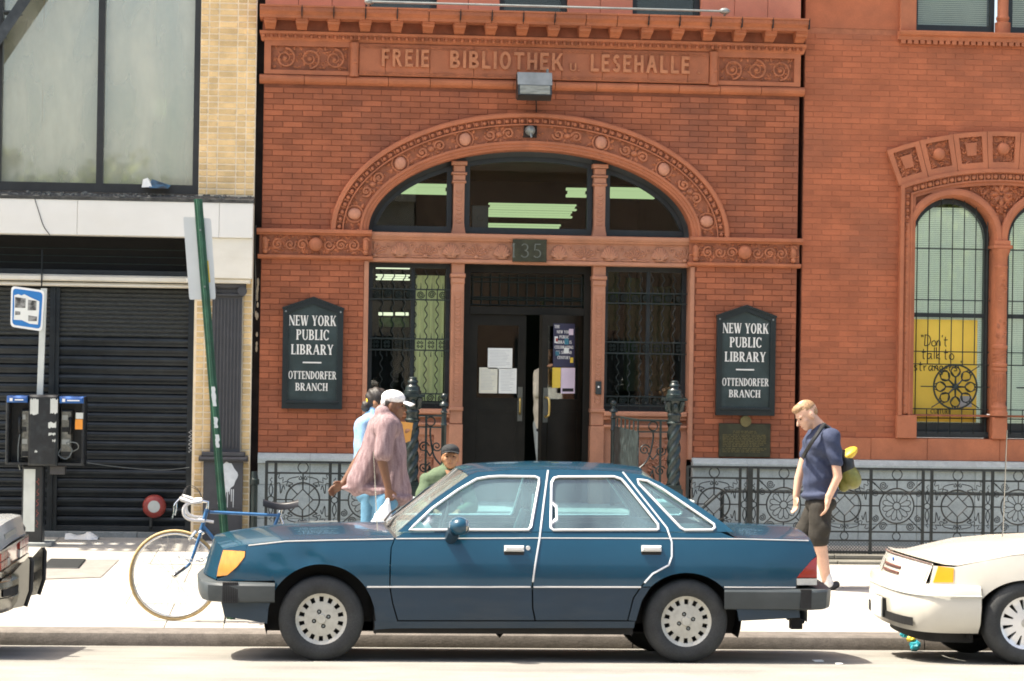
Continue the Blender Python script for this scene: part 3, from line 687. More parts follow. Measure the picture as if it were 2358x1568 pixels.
# --- arch surround
ARC = thing('arch_surround', None, None, (CXA, -0.03, ZI1), parent=LIB)
NA = 56
def arch_strip(a0, b0, y0, a1, b1, y1, mb):
    p = arc(CXA, ZI1, a0, b0, 0, PI, NA); q = arc(CXA, ZI1, a1, b1, 0, PI, NA)
    mb.strip([(x, y0, z) for x, z in p], [(x, y1, z) for x, z in q])
m_ = MB()
lv = [(A_OUT, 0.01), (A_OUT, -0.045), (A_OUT-0.015, -0.062), (A_OUT-0.05, -0.062), (A_OUT-0.055, -0.045), (A_OUT-0.062, -0.022), (A_OUT-0.118, -0.022), (A_OUT-0.124, -0.05), (A_OUT-0.136, -0.05)]
m2 = MB()
for i, ((r0, y0), (r1, y1)) in enumerate(zip(lv, lv[1:])): arch_strip(r0, r0-A_OUT+B_OUT, y0, r1, r1-A_OUT+B_OUT, y1, m2 if i == 5 else m_)
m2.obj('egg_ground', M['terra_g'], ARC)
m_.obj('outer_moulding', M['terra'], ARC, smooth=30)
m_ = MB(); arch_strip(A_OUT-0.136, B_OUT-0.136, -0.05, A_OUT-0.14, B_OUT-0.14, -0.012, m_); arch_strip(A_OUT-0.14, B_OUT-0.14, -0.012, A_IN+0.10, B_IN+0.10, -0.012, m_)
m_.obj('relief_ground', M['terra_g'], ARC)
m_ = MB(); dlt = B_IN-A_IN
lv = [(A_IN+0.10, -0.012), (A_IN+0.096, -0.045), (A_IN+0.07, -0.045), (A_IN+0.06, -0.03), (A_IN+0.035, -0.03), (A_IN+0.025, -0.015), (A_IN+0.005, -0.01), (A_IN, 0.03), (A_IN, 0.42)]
for (r0, y0), (r1, y1) in zip(lv, lv[1:]): arch_strip(r0, r0+dlt, y0, r1, r1+dlt, y1, m_)
m_.obj('inner_moulding', M['terra'], ARC, smooth=30)
# points evenly spaced on an ellipse
def ell_pts(a, b, n, t0=0.0, t1=PI):
    K = 600; pts = [(CXA+a*math.cos(t0+(t1-t0)*i/K), ZI1+b*math.sin(t0+(t1-t0)*i/K)) for i in range(K+1)]
    L = [0]
    for i in range(K): L.append(L[-1]+math.hypot(pts[i+1][0]-pts[i][0], pts[i+1][1]-pts[i][1]))
    out = []; j = 0
    for k in range(n):
        s_ = L[-1]*(k+0.5)/n
        while L[j+1] < s_: j += 1
        x, z = pts[j]; tx, tz = pts[j+1][0]-x, pts[j+1][1]-z
        out.append((x, z, math.atan2(tz, tx)))
    return out
m_ = MB(); sub = A_OUT-0.09
for x, z, a in ell_pts(sub, B_OUT-0.09, 64):
    m_.ell((x, -0.036, z), (0.024, 0.024, 0.024), 8, 5)
for x, z, a in ell_pts(sub, B_OUT-0.09, 64, 0.0245, PI+0.0245):
    c, s_ = math.cos(a), math.sin(a)
    m_.prism([(x+u*c-v*s_, z+u*s_+v*c) for u, v in ((-0.008, -0.028), (0.008, -0.028), (0.003, 0.028), (-0.003, 0.028))], -0.045, -0.02)
m_.obj('arch_eggs', M['terra'], ARC, smooth=50)
m_ = MB(); am, bm_ = (A_OUT-0.14+A_IN+0.1)/2, (B_OUT-0.14+B_IN+0.1)/2
rp = ell_pts(am, bm_, 13)
M['medal'] = pm('medallion', (0.50, 0.22, 0.13), 0.7, 0.12, 10, fine=0.08)
for k, (x, z, a) in enumerate(rp):
    if k in (0, 2, 4, 8, 10, 12):
        md = MB().ell((x, -0.018, z), (0.076, 0.034, 0.062) if abs(k-6) > 4 else (0.064, 0.034, 0.074), 14, 6)
        md.obj('medallion', M['medal'], ARC, smooth='all')
        m_.tube([(x+0.09*math.cos(t), -0.018, z+0.09*math.sin(t)) for t in [2*PI*i/18 for i in range(18)]], 0.010, 5, True)
        for i in range(10):
            t = 2*PI*i/10; leaf(m_, x+0.095*math.cos(t), z+0.095*math.sin(t), -0.013, t+0.6, 0.065, 0.04, 0.026)
    elif k != 6:
        c, s_ = math.cos(a), math.sin(a)
        for sg in (-1, 1):
            fx, fz = x+sg*0.10*c, z+sg*0.10*s_
            m_.tube([(p, -0.018, q) for p, q in spiral(fx, fz, 0.06, 1.4, sg, a, 12, 0.2)], 0.015, 5)
            m_.ell((fx, -0.016, fz), (0.018, 0.02, 0.018), 8, 4)
        m_.ell((x, -0.015, z), (0.04, 0.024, 0.03), 8, 4)
        for i in range(8):
            t = 2*PI*i/8+0.3; leaf(m_, x+0.04*math.cos(t), z+0.04*math.sin(t), -0.013, t, 0.07, 0.04, 0.02)
rg = random.Random(4)
for x, z, a in ell_pts(am, bm_, 150):
    r_ = rg.uniform(-0.09, 0.09); nx, nz = -math.sin(a), math.cos(a)
    leaf(m_, x+nx*r_, z+nz*r_, -0.012, rg.uniform(-PI, PI), rg.uniform(0.03, 0.06), 0.025, 0.016)
m_.obj('arch_relief', M['terra_d'], ARC, smooth=50, kind='stuff')
m_ = MB()   # joints between the voussoirs
for k, (x, z, a) in enumerate(ell_pts(A_IN+0.2, B_IN+0.2, 13)):
    pass
# --- impost bands
M['impost'] = M['terra']
for sgn, (x0, x1) in ((-1, (XL-0.02, 0.625)), (1, (4.03, XR+0.02))):
    IM = thing('impost_band', None, None, ((x0+x1)/2, -0.03, 3.4), parent=LIB)
    pr = [(0.02, 3.500), (-0.035, 3.500), (-0.05, 3.515), (-0.085, 3.525), (-0.085, 3.558), (-0.07, 3.563), (0.02, 3.570)]
    n = len(pr)
    def ext(pr, a, b, nm, mt, par):
        n = len(pr); MB().add([(a, p, q) for p, q in pr]+[(b, p, q) for p, q in pr], [(k, (k+1) % n, n+(k+1) % n, n+k) for k in range(n)]+[tuple(range(n)), tuple(range(2*n-1, n-1, -1))]).obj(nm, mt, par)
    ext(pr, x0-0.03 if sgn < 0 else x0, x1+0.03 if sgn > 0 else x1, 'top_moulding', M['terra'], IM)
    ext([(0.02, 3.245), (-0.03, 3.245), (-0.055, 3.262), (-0.06, 3.285), (-0.03, 3.292), (0.02, 3.292)], x0-0.015, x1+0.015, 'lower_moulding', M['terra'], IM)
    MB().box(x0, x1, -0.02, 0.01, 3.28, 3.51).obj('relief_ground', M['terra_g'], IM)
    r = MB(); cx = (x0+x1)/2; ball = MB().ell((cx, -0.045, 3.405), (0.075, 0.05, 0.075), 14, 8)
    ball.obj('boss', M['terra'], IM, smooth='all')
    for s2 in (-1, 1):
        for k in range(3):
            fx = cx+s2*(0.14+k*0.13); r.tube([(p, -0.03, q) for p, q in spiral(fx, 3.40, 0.06, 1.5, s2*(1 if k % 2 else -1), 0.5*k, 12)], 0.012, 5); r.ell((fx, -0.02, 3.40), (0.022, 0.03, 0.022), 7, 4)
        ex = cx+s2*0.53; r.ell((ex, -0.03, 3.40), (0.035, 0.045, 0.08), 8, 6); r.tube([(p, -0.045, q) for p, q in spiral(ex, 3.45, 0.035, 1.2, s2, 0, 10)], 0.012, 5)
        r.ell((ex, -0.035, 3.325), (0.03, 0.04, 0.03), 8, 5)
    foliage(r, lambda a, b: True, x0+0.05, x1-0.05, 3.31, 3.49, -0.021, 150, 0.055, cx, 11+sgn, 0.02)
    r.obj('impost_relief', M['terra_d'], IM, smooth=50)
# --- brownstone portal
LX0, LX1 = 0.60, 4.05
LIN = thing('lintel', None, None, (CXA, 0.05, 3.24), parent=LIB)
YL = 0.03
pr = [(0.40, 3.235), (YL, 3.235), (YL-0.01, 3.245), (YL-0.01, 3.275), (YL+0.012, 3.282), (YL+0.012, 3.465), (YL-0.02, 3.475), (YL-0.03, 3.495), (YL-0.045, 3.50), (YL-0.055, 3.52), (YL-0.055, 3.545), (YL-0.03, 3.552), (0.40, 3.556)]
n = len(pr)
MB().add([(LX0, p, q) for p, q in pr]+[(LX1, p, q) for p, q in pr], [(k, (k+1) % n, n+(k+1) % n, n+k) for k in range(n)]+[tuple(range(n)), tuple(range(2*n-1, n-1, -1))]).obj('lintel_beam', M['brown'], LIN)
def shell(cx, z0, w, h, y):
    m = MB(); n = 9
    rows = []
    for i in range(6):
        t = i/5; row = []
        for k in range(2*n+1):
            a = PI*(0.08+0.84*k/(2*n)); rr = 0.12+0.88*t; rib = 0.007*(1 if k % 2 else -1)*t
            row.append((cx+w/2*rr*math.cos(a)*1.05, y-0.008-0.034*math.sin(PI*min(1, 0.25+0.75*t)*0.93)-rib, z0+h*(0.06+rr*0.94*math.sin(a)*(0.75+0.25*math.sin(a)))))
        rows.append(row)
    m.grid(rows); m.ell((cx, y-0.012, z0+0.012), (w*0.36, 0.022, 0.016), 10, 4)
    return m
yv = YL+0.011
for k in range(4):
    for s_ in (-1, 1):
        if k == 3: continue
        cx = CXA+s_*(0.305+k*0.545+(0.0))
        shell(cx, 3.29, 0.19, 0.155, yv).obj('shell', M['brown'], LIN, smooth=60)
        px = cx+s_*0.275
        r = MB()
        for a in (0.35, 0.75, 1.15, PI/2, PI-1.15, PI-0.75, PI-0.35):
            leaf(r, px, 3.315, yv, a, 0.105 if abs(a-PI/2) > 0.2 else 0.14, 0.03, 0.022); r.ell((px+0.105*math.cos(a), yv-0.005, 3.315+0.105*math.sin(a)), (0.014, 0.016, 0.014), 6, 4)
        r.ell((px, yv-0.006, 3.305), (0.028, 0.022, 0.022), 8, 4)
        for s2 in (-1, 1):
            r.tube([(px+s2*(0.02+0.13*t), yv-0.006, 3.30-0.008*math.sin(PI*t)) for t in (0, 0.25, 0.5, 0.75, 1)], 0.009, 5)
            leaf(r, px+s2*0.03, 3.298, yv, 0.1 if s2 > 0 else PI-0.1, 0.13, 0.022, 0.02)
            r.tube([(p, yv-0.005, q) for p, q in spiral(px+s2*0.145, 3.41, 0.03, 1.2, -s2, 0, 10)], 0.008, 5); leaf(r, px+s2*0.13, 3.34, yv, PI/2+s2*0.5, 0.07, 0.03, 0.018)
        r.obj('palmette', M['brown'], LIN, smooth=50)
NP = MB().cbox(W(1181, 575, -0.03).x, W(1259, 575, -0.03).x, -0.032, 0.02, W(1220, 603, -0.03).z, W(1220, 551, -0.03).z, 0.005)
NPO = NP.obj('number_plate', M['bronze'], LIN)
M['digit'] = pm('plate_digit', (0.11, 0.12, 0.10), 0.5, 0.1, 20)
put_text('135', XC-0.06, 3.305, 0.15, -0.031, 0.004, M['digit'], LIN, center=True, gap=0.32, T=0.12, t=0.06, sf=0.05, name='number')
# pilasters, lower and upper
PXS = (1.555, 3.075)
for px in PXS:
    PL = thing('pilaster', None, None, (px, 0.1, 0.7), parent=LIB); w = 0.068
    MB().cbox(px-w, px+w, 0.07, 0.42, 1.52, 3.236, 0.006).obj('shaft', M['brown'], PL)
    MB().cbox(px-w-0.006, px+w+0.006, 0.05, 0.42, 0.66, 1.515, 0.006).obj('plinth', M['brown'], PL)
    MB().cbox(px-w-0.012, px+w+0.012, 0.04, 0.42, 3.085, 3.125, 0.01).cbox(px-w-0.004, px+w+0.004, 0.055, 0.42, 3.02, 3.0845, 0.01).obj('capital', M['brown'], PL)
    MB().frame([(px-0.045, 1.75), (px+0.045, 1.75), (px+0.045, 2.93), (px-0.045, 2.93)], [(px-0.036, 1.76), (px+0.036, 1.76), (px+0.036, 2.92), (px-0.036, 2.92)], 0.062, 0.071).obj('panel_edge', M['brown'], PL)
    r = MB(); z = 1.79
    while z < 2.9:
        r.tube([(px+0.03*math.cos(t), 0.068, z+0.03*math.sin(t)) for t in [PI+PI*i/8 for i in range(9)]], 0.006, 4); z += 0.042
    r.obj('scales', M['brown'], PL)
    MB().cbox(px-w-0.008, px+w+0.008, 0.045, 0.42, 1.66, 1.70, 0.008).obj('band', M['brown'], PL)
    # upper colonnette
    UP = thing('colonnette', None, None, (px, 0.15, 3.55), parent=LIB)
    def pz(py): return W(1057, py, 0.12).z
    MB().box(px-0.058, px+0.058, 0.13, 0.40, 3.66, 4.10).obj('shaft', M['brown'], UP)
    MB().add([(px+sx*(0.075 if z < 3.6 else 0.06), y, z) for z in (3.556, 3.64, 3.66) for sx, y in ((-1, 0.115), (1, 0.115), (1, 0.4), (-1, 0.4))], [(4*a+i, 4*a+(i+1) % 4, 4*a+4+(i+1) % 4, 4*a+4+i) for a in range(2) for i in range(4)]+[(8, 9, 10, 11)]).obj('base', M['brown'], UP)
    for z0, z1, e in ((4.10, 4.125, 0.075), (4.125, 4.19, 0.066), (4.19, 4.215, 0.082), (4.215, 4.29, 0.062), (4.29, 4.335, 0.084)):
        MB().cbox(px-e, px+e, 0.13-(e-0.06), 0.40, z0, z1-0.0015, 0.008).obj('capital_block', M['brown'], UP)
    MB().box(px-0.07, px+0.07, 0.16, 0.40, 4.335, 4.50).obj('dark_strut', M['sash'], UP)
    r = MB(); z = 3.70
    while z < 4.05:
        r.tube([(px+0.03*math.cos(t), 0.129, z+0.03*math.sin(t)) for t in [PI+PI*i/8 for i in range(9)]], 0.006, 4); z += 0.045
    r.obj('scales', M['brown'], UP)
# jambs
for a, b in ((0.55, 0.60), (4.05, 4.095)): MB().cbox(a, b, -0.012, 0.42, ZB-0.02, 3.24, 0.004).obj('jamb', M['brown'], LIB)
# --- dado panels under the side windows
SX = ((0.60, 1.487), (3.143, 4.05))
for a, b in SX:
    DP = thing('window_dado', None, None, ((a+b)/2, 0.1, 0.7), parent=LIB)
    MB().box(a, b, 0.14, 0.42, 0.6, 1.62).obj('dado_ground', M['brown'], DP)
    MB().cbox(a, b, 0.03, 0.42, 1.622, 1.675, 0.012).cbox(a, b, 0.07, 0.42, 1.585, 1.6215, 0.01).cbox(a, b, 0.05, 0.42, 1.50, 1.53, 0.01).obj('sill', M['brown'], DP)
    MB().frame([(a, 0.7), (b, 0.7), (b, 1.50), (a, 1.50)], [(a+0.16, 0.82), (b-0.16, 0.82), (b-0.16, 1.40), (a+0.16, 1.40)], 0.10, 0.141).obj('dado_frame', M['brown'], DP)
    r = MB(); foliage(r, lambda p, q: True, a+0.2, b-0.2, 0.86, 1.37, 0.139, 60, 0.09, (a+b)/2, 3, 0.03); r.obj('dado_relief', M['brown'], DP, smooth=50)
# --- interior
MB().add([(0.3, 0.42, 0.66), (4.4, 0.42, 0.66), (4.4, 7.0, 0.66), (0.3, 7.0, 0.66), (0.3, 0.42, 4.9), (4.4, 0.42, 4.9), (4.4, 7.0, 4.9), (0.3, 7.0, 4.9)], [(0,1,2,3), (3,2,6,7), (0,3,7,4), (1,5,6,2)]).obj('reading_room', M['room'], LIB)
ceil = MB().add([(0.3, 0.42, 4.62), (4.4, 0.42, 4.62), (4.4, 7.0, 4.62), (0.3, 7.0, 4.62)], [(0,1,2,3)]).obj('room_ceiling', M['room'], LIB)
def bar(px0, px1, py0, py1, Y, mat, nm='ceiling_lamp', d=0.12):
    a, b = W(px0, py1, Y), W(px1, py0, Y); n_ = 3 if b.z-a.z > 0.06 else 1; h_ = (b.z-a.z)/n_
    for k in range(n_): MB().box(a.x+(0.02 if k == 1 else 0), b.x-(0.02 if k == 1 else 0), Y+0.015*k, Y+d, a.z+h_*k+0.006, a.z+h_*(k+1)-0.002).obj(nm, mat, LIB)
bar(905, 1030, 423, 446, 3.2, M['lamp']); bar(1126, 1328, 470, 482, 4.4, M['lamp']); bar(1118, 1318, 486, 499, 4.15, M['lamp'])
bar(1118, 1292, 516, 529, 5.6, M['lamp']); bar(1305, 1352, 432, 454, 3.2, M['lamp']); bar(1392, 1508, 432, 456, 3.2, M['lamp'])
bar(866, 944, 613, 619, 4.6, M['lamp2']); bar(866, 944, 632, 645, 4.6, M['lamp2']); bar(872, 905, 719, 727, 6.0, M['lamp2']); bar(911, 941, 719, 727, 6.0, M['lamp2'])
M['greensign'] = pm('dim_green_notice', (0.06, 0.12, 0.05), 0.8, 0.3, 20)
a, b = W(872, 752, 6.2), W(942, 732, 6.2); MB().box(a.x, b.x, 6.2, 6.24, a.z, b.z).obj('hanging_notice', M['greensign'], LIB)
a, b = W(1085, 531, 0.5), W(1124, 474, 0.5)
SPK = MB().cbox(a.x, b.x, 0.44, 0.62, a.z, b.z, 0.006).lathe([(0.001, 0), (0.03, 0), (0.035, 0.004), (0.035, 0.02)], ((a.x+b.x)/2, 0.434, (a.z+b.z)/2), 'y', 12)
SPK.obj('wall_speaker', M['dark_metal'], LIB)
# curtain in the left window
rows = []
for z in (1.72, 2.1, 2.6, 3.12):
    rows.append([(W(955, 780, 0.7).x+i*0.0105, 0.7+0.02*math.sin(i*1.1+z), z) for i in range(31)])
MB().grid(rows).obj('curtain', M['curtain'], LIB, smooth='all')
M['dimgreen'] = pm('dim_green_shelf', (0.05, 0.085, 0.03), 0.9, 0.4, 3)
for px0, px1, py0, py1 in ((1440, 1475, 640, 900), (1500, 1545, 660, 900), (1396, 1425, 620, 760), (1245, 1253, 690, 880)):
    a, b = W(px0, py1, 2.4), W(px1, py0, 2.4); MB().box(a.x, b.x, 2.4, 2.6, a.z, b.z).obj('book_case', M['dimgreen'], LIB)
# --- upper (lunette) glazing
LUN = thing('lunette_window', None, None, (CXA, 0.3, ZI1), parent=LIB)
def lun(x0, x1, ins):
    pts = []
    for i in range(25):
        x = x0+(x1-x0)*i/24; q = 1-((x-CXA)/(A_IN-0.01))**2; pts.append((x, ZI1+(B_IN-0.01)*math.sqrt(max(q, 0))-ins))
    return pts
for (x0, x1, cap) in ((CXA-A_IN+0.01, 1.487, 9), (1.623, 3.007, 4.42), (3.143, CXA+A_IN-0.01, 9)):
    top = [(x, min(max(z, 3.575), 9)) for x, z in lun(x0, x1, 0)]
    tin = []
    for i, (x, z) in enumerate(top):
        xx = min(max(x, x0+0.055), x1-0.055)
        q = 1-((xx-CXA)/(A_IN-0.09))**2; tin.append((xx, max(min(ZI1+(B_IN-0.10)*math.sqrt(max(q, 0)), 4.36 if cap < 5 else 9), 3.64)))
    o_ = [(x0, 3.57), (x1, 3.57)]+top[::-1]; i_ = [(x0+0.055, 3.635), (x1-0.055, 3.635)]+tin[::-1]
    MB().frame(o_, i_, 0.26, 0.34).obj('sash', M['sash'], LUN)
    MB().prism(i_, 0.305, 0.311).obj('pane', M['glass'], LUN)
m_ = MB(); p = arc(CXA, ZI1, A_IN, B_IN, 0, PI, NA); q = arc(CXA, ZI1, A_IN-0.05, B_IN-0.05, 0, PI, NA); m_.strip([(x, 0.2, z) for x, z in p], [(x, 0.24, z) for x, z in q]); m_.obj('arch_fillet', M['sash'], LUN)
# --- side windows with wrought grilles
for wi, (a, b) in enumerate(SX):
    WN = thing('side_window', None, None, ((a+b)/2, 0.3, 1.68), parent=LIB); z0, z1 = 1.676, 3.234
    MB().frame([(a, z0), (b, z0), (b, z1), (a, z1)], [(a+0.05, z0+0.08), (b-0.05, z0+0.08), (b-0.05, z1-0.05), (a+0.05, z1-0.05)], 0.26, 0.34).obj('sash', M['sash'], WN)
    MB().box(a+0.05, b-0.05, 0.305, 0.311, z0+0.08, z1-0.05).obj('pane', M['glass'], WN)
    MB().box((a+b)/2-0.02+0.04, (a+b)/2+0.02+0.04, 0.28, 0.33, z0+0.08, z1-0.05).obj('mullion', M['sash'], WN)
    G = MB(); yg = 0.14; nbar = 6; dx = (b-a-0.06)/(nbar+1)
    zr = [1.735, 1.835, 2.30, 2.42, 2.84, 2.95]
    for z in zr: G.tube([(a+0.01, yg, z), (b-0.01, yg, z)], 0.008, 5)
    for k in range(nbar):
        x = a+0.03+dx*(k+1)
        for (p, q) in ((1.835, 2.30), (2.42, 2.84), (2.95, 3.16)):
            n = int((q-p)/0.016); G.tube([(x+0.014*math.sin(2*PI*i*0.016/0.115), yg, p+(q-p)*i/n) for i in range(n+1)], 0.0058, 4)
        for (p, q) in ((1.70, 1.835), (2.30, 2.42), (2.84, 2.95)): G.tube([(x, yg, p), (x, yg, q)], 0.006, 4)
    for k in range(nbar+1):
        x = a+0.03+dx*(k+0.5)
        for zc in (1.785, 2.895): G.tube([(u, yg, v) for u, v in spiral(x, zc, 0.042, 2.2, 1 if k % 2 else -1, 0, 14, 0.12)], 0.0055, 4)
        for s_ in (-1, 1):
            G.tube([(u, yg, v) for u, v in spiral(x+s_*0.022, 2.36+0.02, 0.02, 1.2, s_, PI/2, 9)], 0.005, 4); G.tube([(u, yg, v) for u, v in spiral(x+s_*0.022, 2.34, 0.018, 1.2, -s_, -PI/2, 9)], 0.005, 4)
        for zt in (2.42, 2.95, 2.30-0.07): G.tube([(x, yg, zt), (x, yg, zt+0.07)], [0.006, 0.0015], 4)
    G.obj('grille', M['iron_g'], WN)
# --- doorway
DX0, DX1 = 1.625, 3.007
DR = thing('doorway', None, None, ((DX0+DX1)/2, 0.3, 0.68), parent=LIB)
MB().box(DX0, DX0+0.075, 0.24, 0.42, 0.68, 3.234).box(DX1-0.075, DX1, 0.24, 0.42, 0.68, 3.234).box(DX0+0.075, DX1-0.075, 0.24, 0.42, 3.15, 3.234).box(DX0+0.075, DX1-0.075, 0.225, 0.42, 2.70, 2.78).obj('door_frame', M['wood'], DR)
MB().box(DX0+0.075, DX1-0.075, 0.34, 0.346, 2.78, 3.15).obj('transom_pane', M['glass'], DR)
T_ = MB()
for z in (2.80, 2.86, 2.885, 3.05, 3.10): T_.tube([(DX0+0.08, 0.28, z), (DX1-0.08, 0.28, z)], 0.008, 4)
for k in range(13):
    x = DX0+0.1+k*(DX1-DX0-0.2)/12; T_.tube([(x, 0.28, 2.79), (x, 0.28, 3.13)], 0.006, 4)
T_.obj('transom_grille', M['iron_g'], DR)
lx0, lx1 = DX0+0.077, (DX0+DX1)/2-0.002; lw = lx1-lx0
def leafdoor(m, x0, x1):
    st = 0.085
    m.frame([(x0, 0.69), (x1, 0.69), (x1, 2.698), (x0, 2.698)], [(x0+st, 1.80), (x1-st, 1.80), (x1-st, 2.58), (x0+st, 2.58)], -0.025, 0.025)
    m.frame([(x0+st, 0.80), (x1-st, 0.80), (x1-st, 1.66), (x0+st, 1.66)], [(x0+st+0.02, 0.82), (x1-st-0.02, 0.82), (x1-st-0.02, 1.64), (x0+st+0.02, 1.64)], -0.034, -0.024)
    m.box(x0+st-0.005, x1-st+0.005, -0.035, -0.024, 1.775, 1.795)
ld = MB(); leafdoor(ld, 0, lw); ld.xf(Matrix.Translation((lx0, 0.30, 0)))
LDO = ld.obj('door_leaf', M['wood'], DR)
MB().box(lx0+0.08, lx1-0.08, 0.296, 0.302, 1.8, 2.58).obj('door_pane', M['glass'], DR)
M['bplate'] = pm('door_plate', (0.10, 0.105, 0.09), 0.4, 0.15, 10, metal=0.3)
MB().cbox(lx1-0.085, lx1-0.03, 0.268, 0.276, 1.55, 1.92, 0.002).obj('push_plate', M['bplate'], DR)
hx = lx1-0.06; MB().tube(smoothpath([(hx, 0.27, 1.80), (hx, 0.22, 1.78), (hx, 0.215, 1.70), (hx, 0.22, 1.65), (hx, 0.27, 1.63)], 4), 0.012, 8).obj('pull_handle', M['brass'], DR, smooth=True)
# right leaf swings out
rx = DX1-0.078; TH = math.radians(37)
Rm = Matrix.Translation((rx, 0.29, 0)) @ Matrix.Rotation(TH, 4, 'Z') @ Matrix.Translation((-lw, 0, 0))
rd = MB(); leafdoor(rd, 0, lw); rd.xf(Rm); rd.obj('door_leaf', M['wood'], DR)
MB().box(0.08, lw-0.08, -0.004, 0.004, 1.8, 2.58).xf(Rm).obj('door_pane', M['glass'], DR)
MB().cbox(0.02, 0.085, -0.034, -0.026, 1.55, 1.92, 0.002).xf(Rm).obj('push_plate', M['bplate'], DR)
MB().tube(smoothpath([(0.05, -0.03, 1.82), (0.05, -0.085, 1.80), (0.05, -0.095, 1.71), (0.05, -0.085, 1.63), (0.05, -0.03, 1.61)], 4), 0.013, 8).xf(Rm).obj('pull_handle', M['brass'], DR, smooth=True)
# --- granite base
def granite(a, b, name):
    GB = thing(name, None, None, ((a+b)/2, -0.05, 0.3), parent=LIB)
    L_ = b-a; n = max(1, round(L_/0.62))
    for k in range(n):
        x0, x1 = a+L_*k/n, a+L_*(k+1)/n
        pr = [(0.04, 1.085), (-0.13, 1.085), (-0.13, 1.135), (-0.05, 1.186), (0.04, 1.192)]; m = len(pr)
        MB().add([(x0+0.001, p, q) for p, q in pr]+[(x1-0.001, p, q) for p, q in pr], [(i, (i+1) % m, m+(i+1) % m, m+i) for i in range(m)]+[tuple(range(m)), tuple(range(2*m-1, m-1, -1))]).obj('base_cap', M['granite'], GB)
        for z0, z1 in ((0.86, 1.083), (0.50, 0.857), (0.15, 0.497)):
            o2 = 0.0 if z0 != 0.50 else 0.5*L_/n
            MB().cbox(x0+0.002, x1-0.002, -0.085, 0.04, z0, z1, 0.006).obj('granite_block', M['granite'], GB)
granite(XL-0.0, 0.56, 'granite_base'); granite(4.09, 5.262, 'granite_base'); granite(5.264, 11.0, 'granite_base')
# ================================================================== wing to the right
WX0, WX1 = 5.268, 11.0; YW = 0.03
WING = thing('library_wing', None, None, (7.9, 0.2, 0.3), parent=LIB)
BX = W(2304, 600, 0.03).x                         # axis of the paired windows
XO = W(2069, 700, 0.0).x; HW = BX-XO              # half width of the window surround
ZSILL = 1.43
def segz(x, zt, R): return zt-R+math.sqrt(R*R-(x-BX)**2)
ZT_OUT = W(2304, 389, 0.0).z                      # crown of the outer label mould
RS = 3.3
Rk = 3.3
VZT, VZB = W(2307, 303, 0).z, W(2307, 383, 0).z   # keystone top / bottom
VR0, VR1 = 3.24, 3.24+(VZT-VZB)
VC = VZB-VR0
XVO = W(2040, 345, 0).x
VHALF = math.asin((BX-XVO)/VR1)
# wall backing
nA = 24
top = [(BX-(VR1-0.03)*math.sin(-VHALF+2*VHALF*i/nA), VC+(VR1-0.03)*math.cos(-VHALF+2*VHALF*i/nA)) for i in range(nA+1)]
poly_hole = [(XO+0.01, ZSILL), (2*BX-XO-0.01, ZSILL), (2*BX-XO-0.01, VC+(VR0)*math.cos(VHALF)-0.02)]+[(x, z) for x, z in top]+[(XO+0.01, VC+VR0*math.cos(VHALF)-0.02)]
poly_hole = [(XO+0.01, ZSILL), (2*BX-XO-0.01, ZSILL)]+[(2*BX-XO-0.01, segz(XO, ZT_OUT-0.02, RS))]+[(BX-(x-BX), z) for x, z in [(XO+(2*BX-2*XO)*i/16, segz(XO+(2*BX-2*XO)*i/16, ZT_OUT-0.02, RS)) for i in range(17)]][1:-1]+[(XO+0.01, segz(XO, ZT_OUT-0.02, RS))]
UX0 = W(2068, 90, 0.0).x
ZUS = W(2200, 72, -0.05).z                        # upper window sill top
panel([(WX0, 1.1), (WX1, 1.1), (WX1, ZUS+0.01), (WX0, ZUS+0.01)], [poly_hole], lambda x, z: (x, YW+0.0035, z), 0.3, rim=0.3).obj('wall', M['mortar_wing'], WING)
full, cuts, cmb = [], [], MB()
zs_in = segz(XO, ZT_OUT-0.02, RS)
def cut_w(zm, z0, z1):
    iv = [(WX0, WX1)]
    def sub(a, b):
        nonlocal iv; out = []
        for p, q in iv:
            if b <= p or a >= q: out.append((p, q)); continue
            if a > p: out.append((p, a))
            if b < q: out.append((b, q))
        iv = out
    if z0 < zs_in: sub(XO+0.012, 2*BX-XO-0.012)
    # voussoir ring and what it encloses
    if z1 > zs_in-0.05:
        q = (VR1-0.02)**2-(z0-VC)**2
        if q > 0:
            h = math.sqrt(q)
            lim = (z0-VC)*math.tan(VHALF)
            sub(BX-min(h, lim-0.015), BX+min(h, lim-0.015))
    return iv
brick_runs(ZSILL, ZUS, WX0, WX1, cut_w, YW, None, cmb, cuts, full)
place_bricks(full, 80, cmb, cuts, M['brick_wing'], WING, lambda p: (p[0]-5.9)**2+(p[2]-2.2)**2*0.2, YW)
MB().box(WX0, WX1, YW, YW+0.3, 6.9, 13.0).obj('upper_wall', M['brick_wing'], WING)
# terracotta plinth course
x = WX0
for L_ in (0.78, 0.62, 0.80, 0.75, 0.8, 0.7, 0.8, 0.5):
    MB().cbox(x+0.0015, min(x+L_, WX1)-0.0015, YW-0.025, YW+0.05, 1.192, ZSILL-0.002, 0.004).obj('plinth_block', M['terra'], WING); x += L_
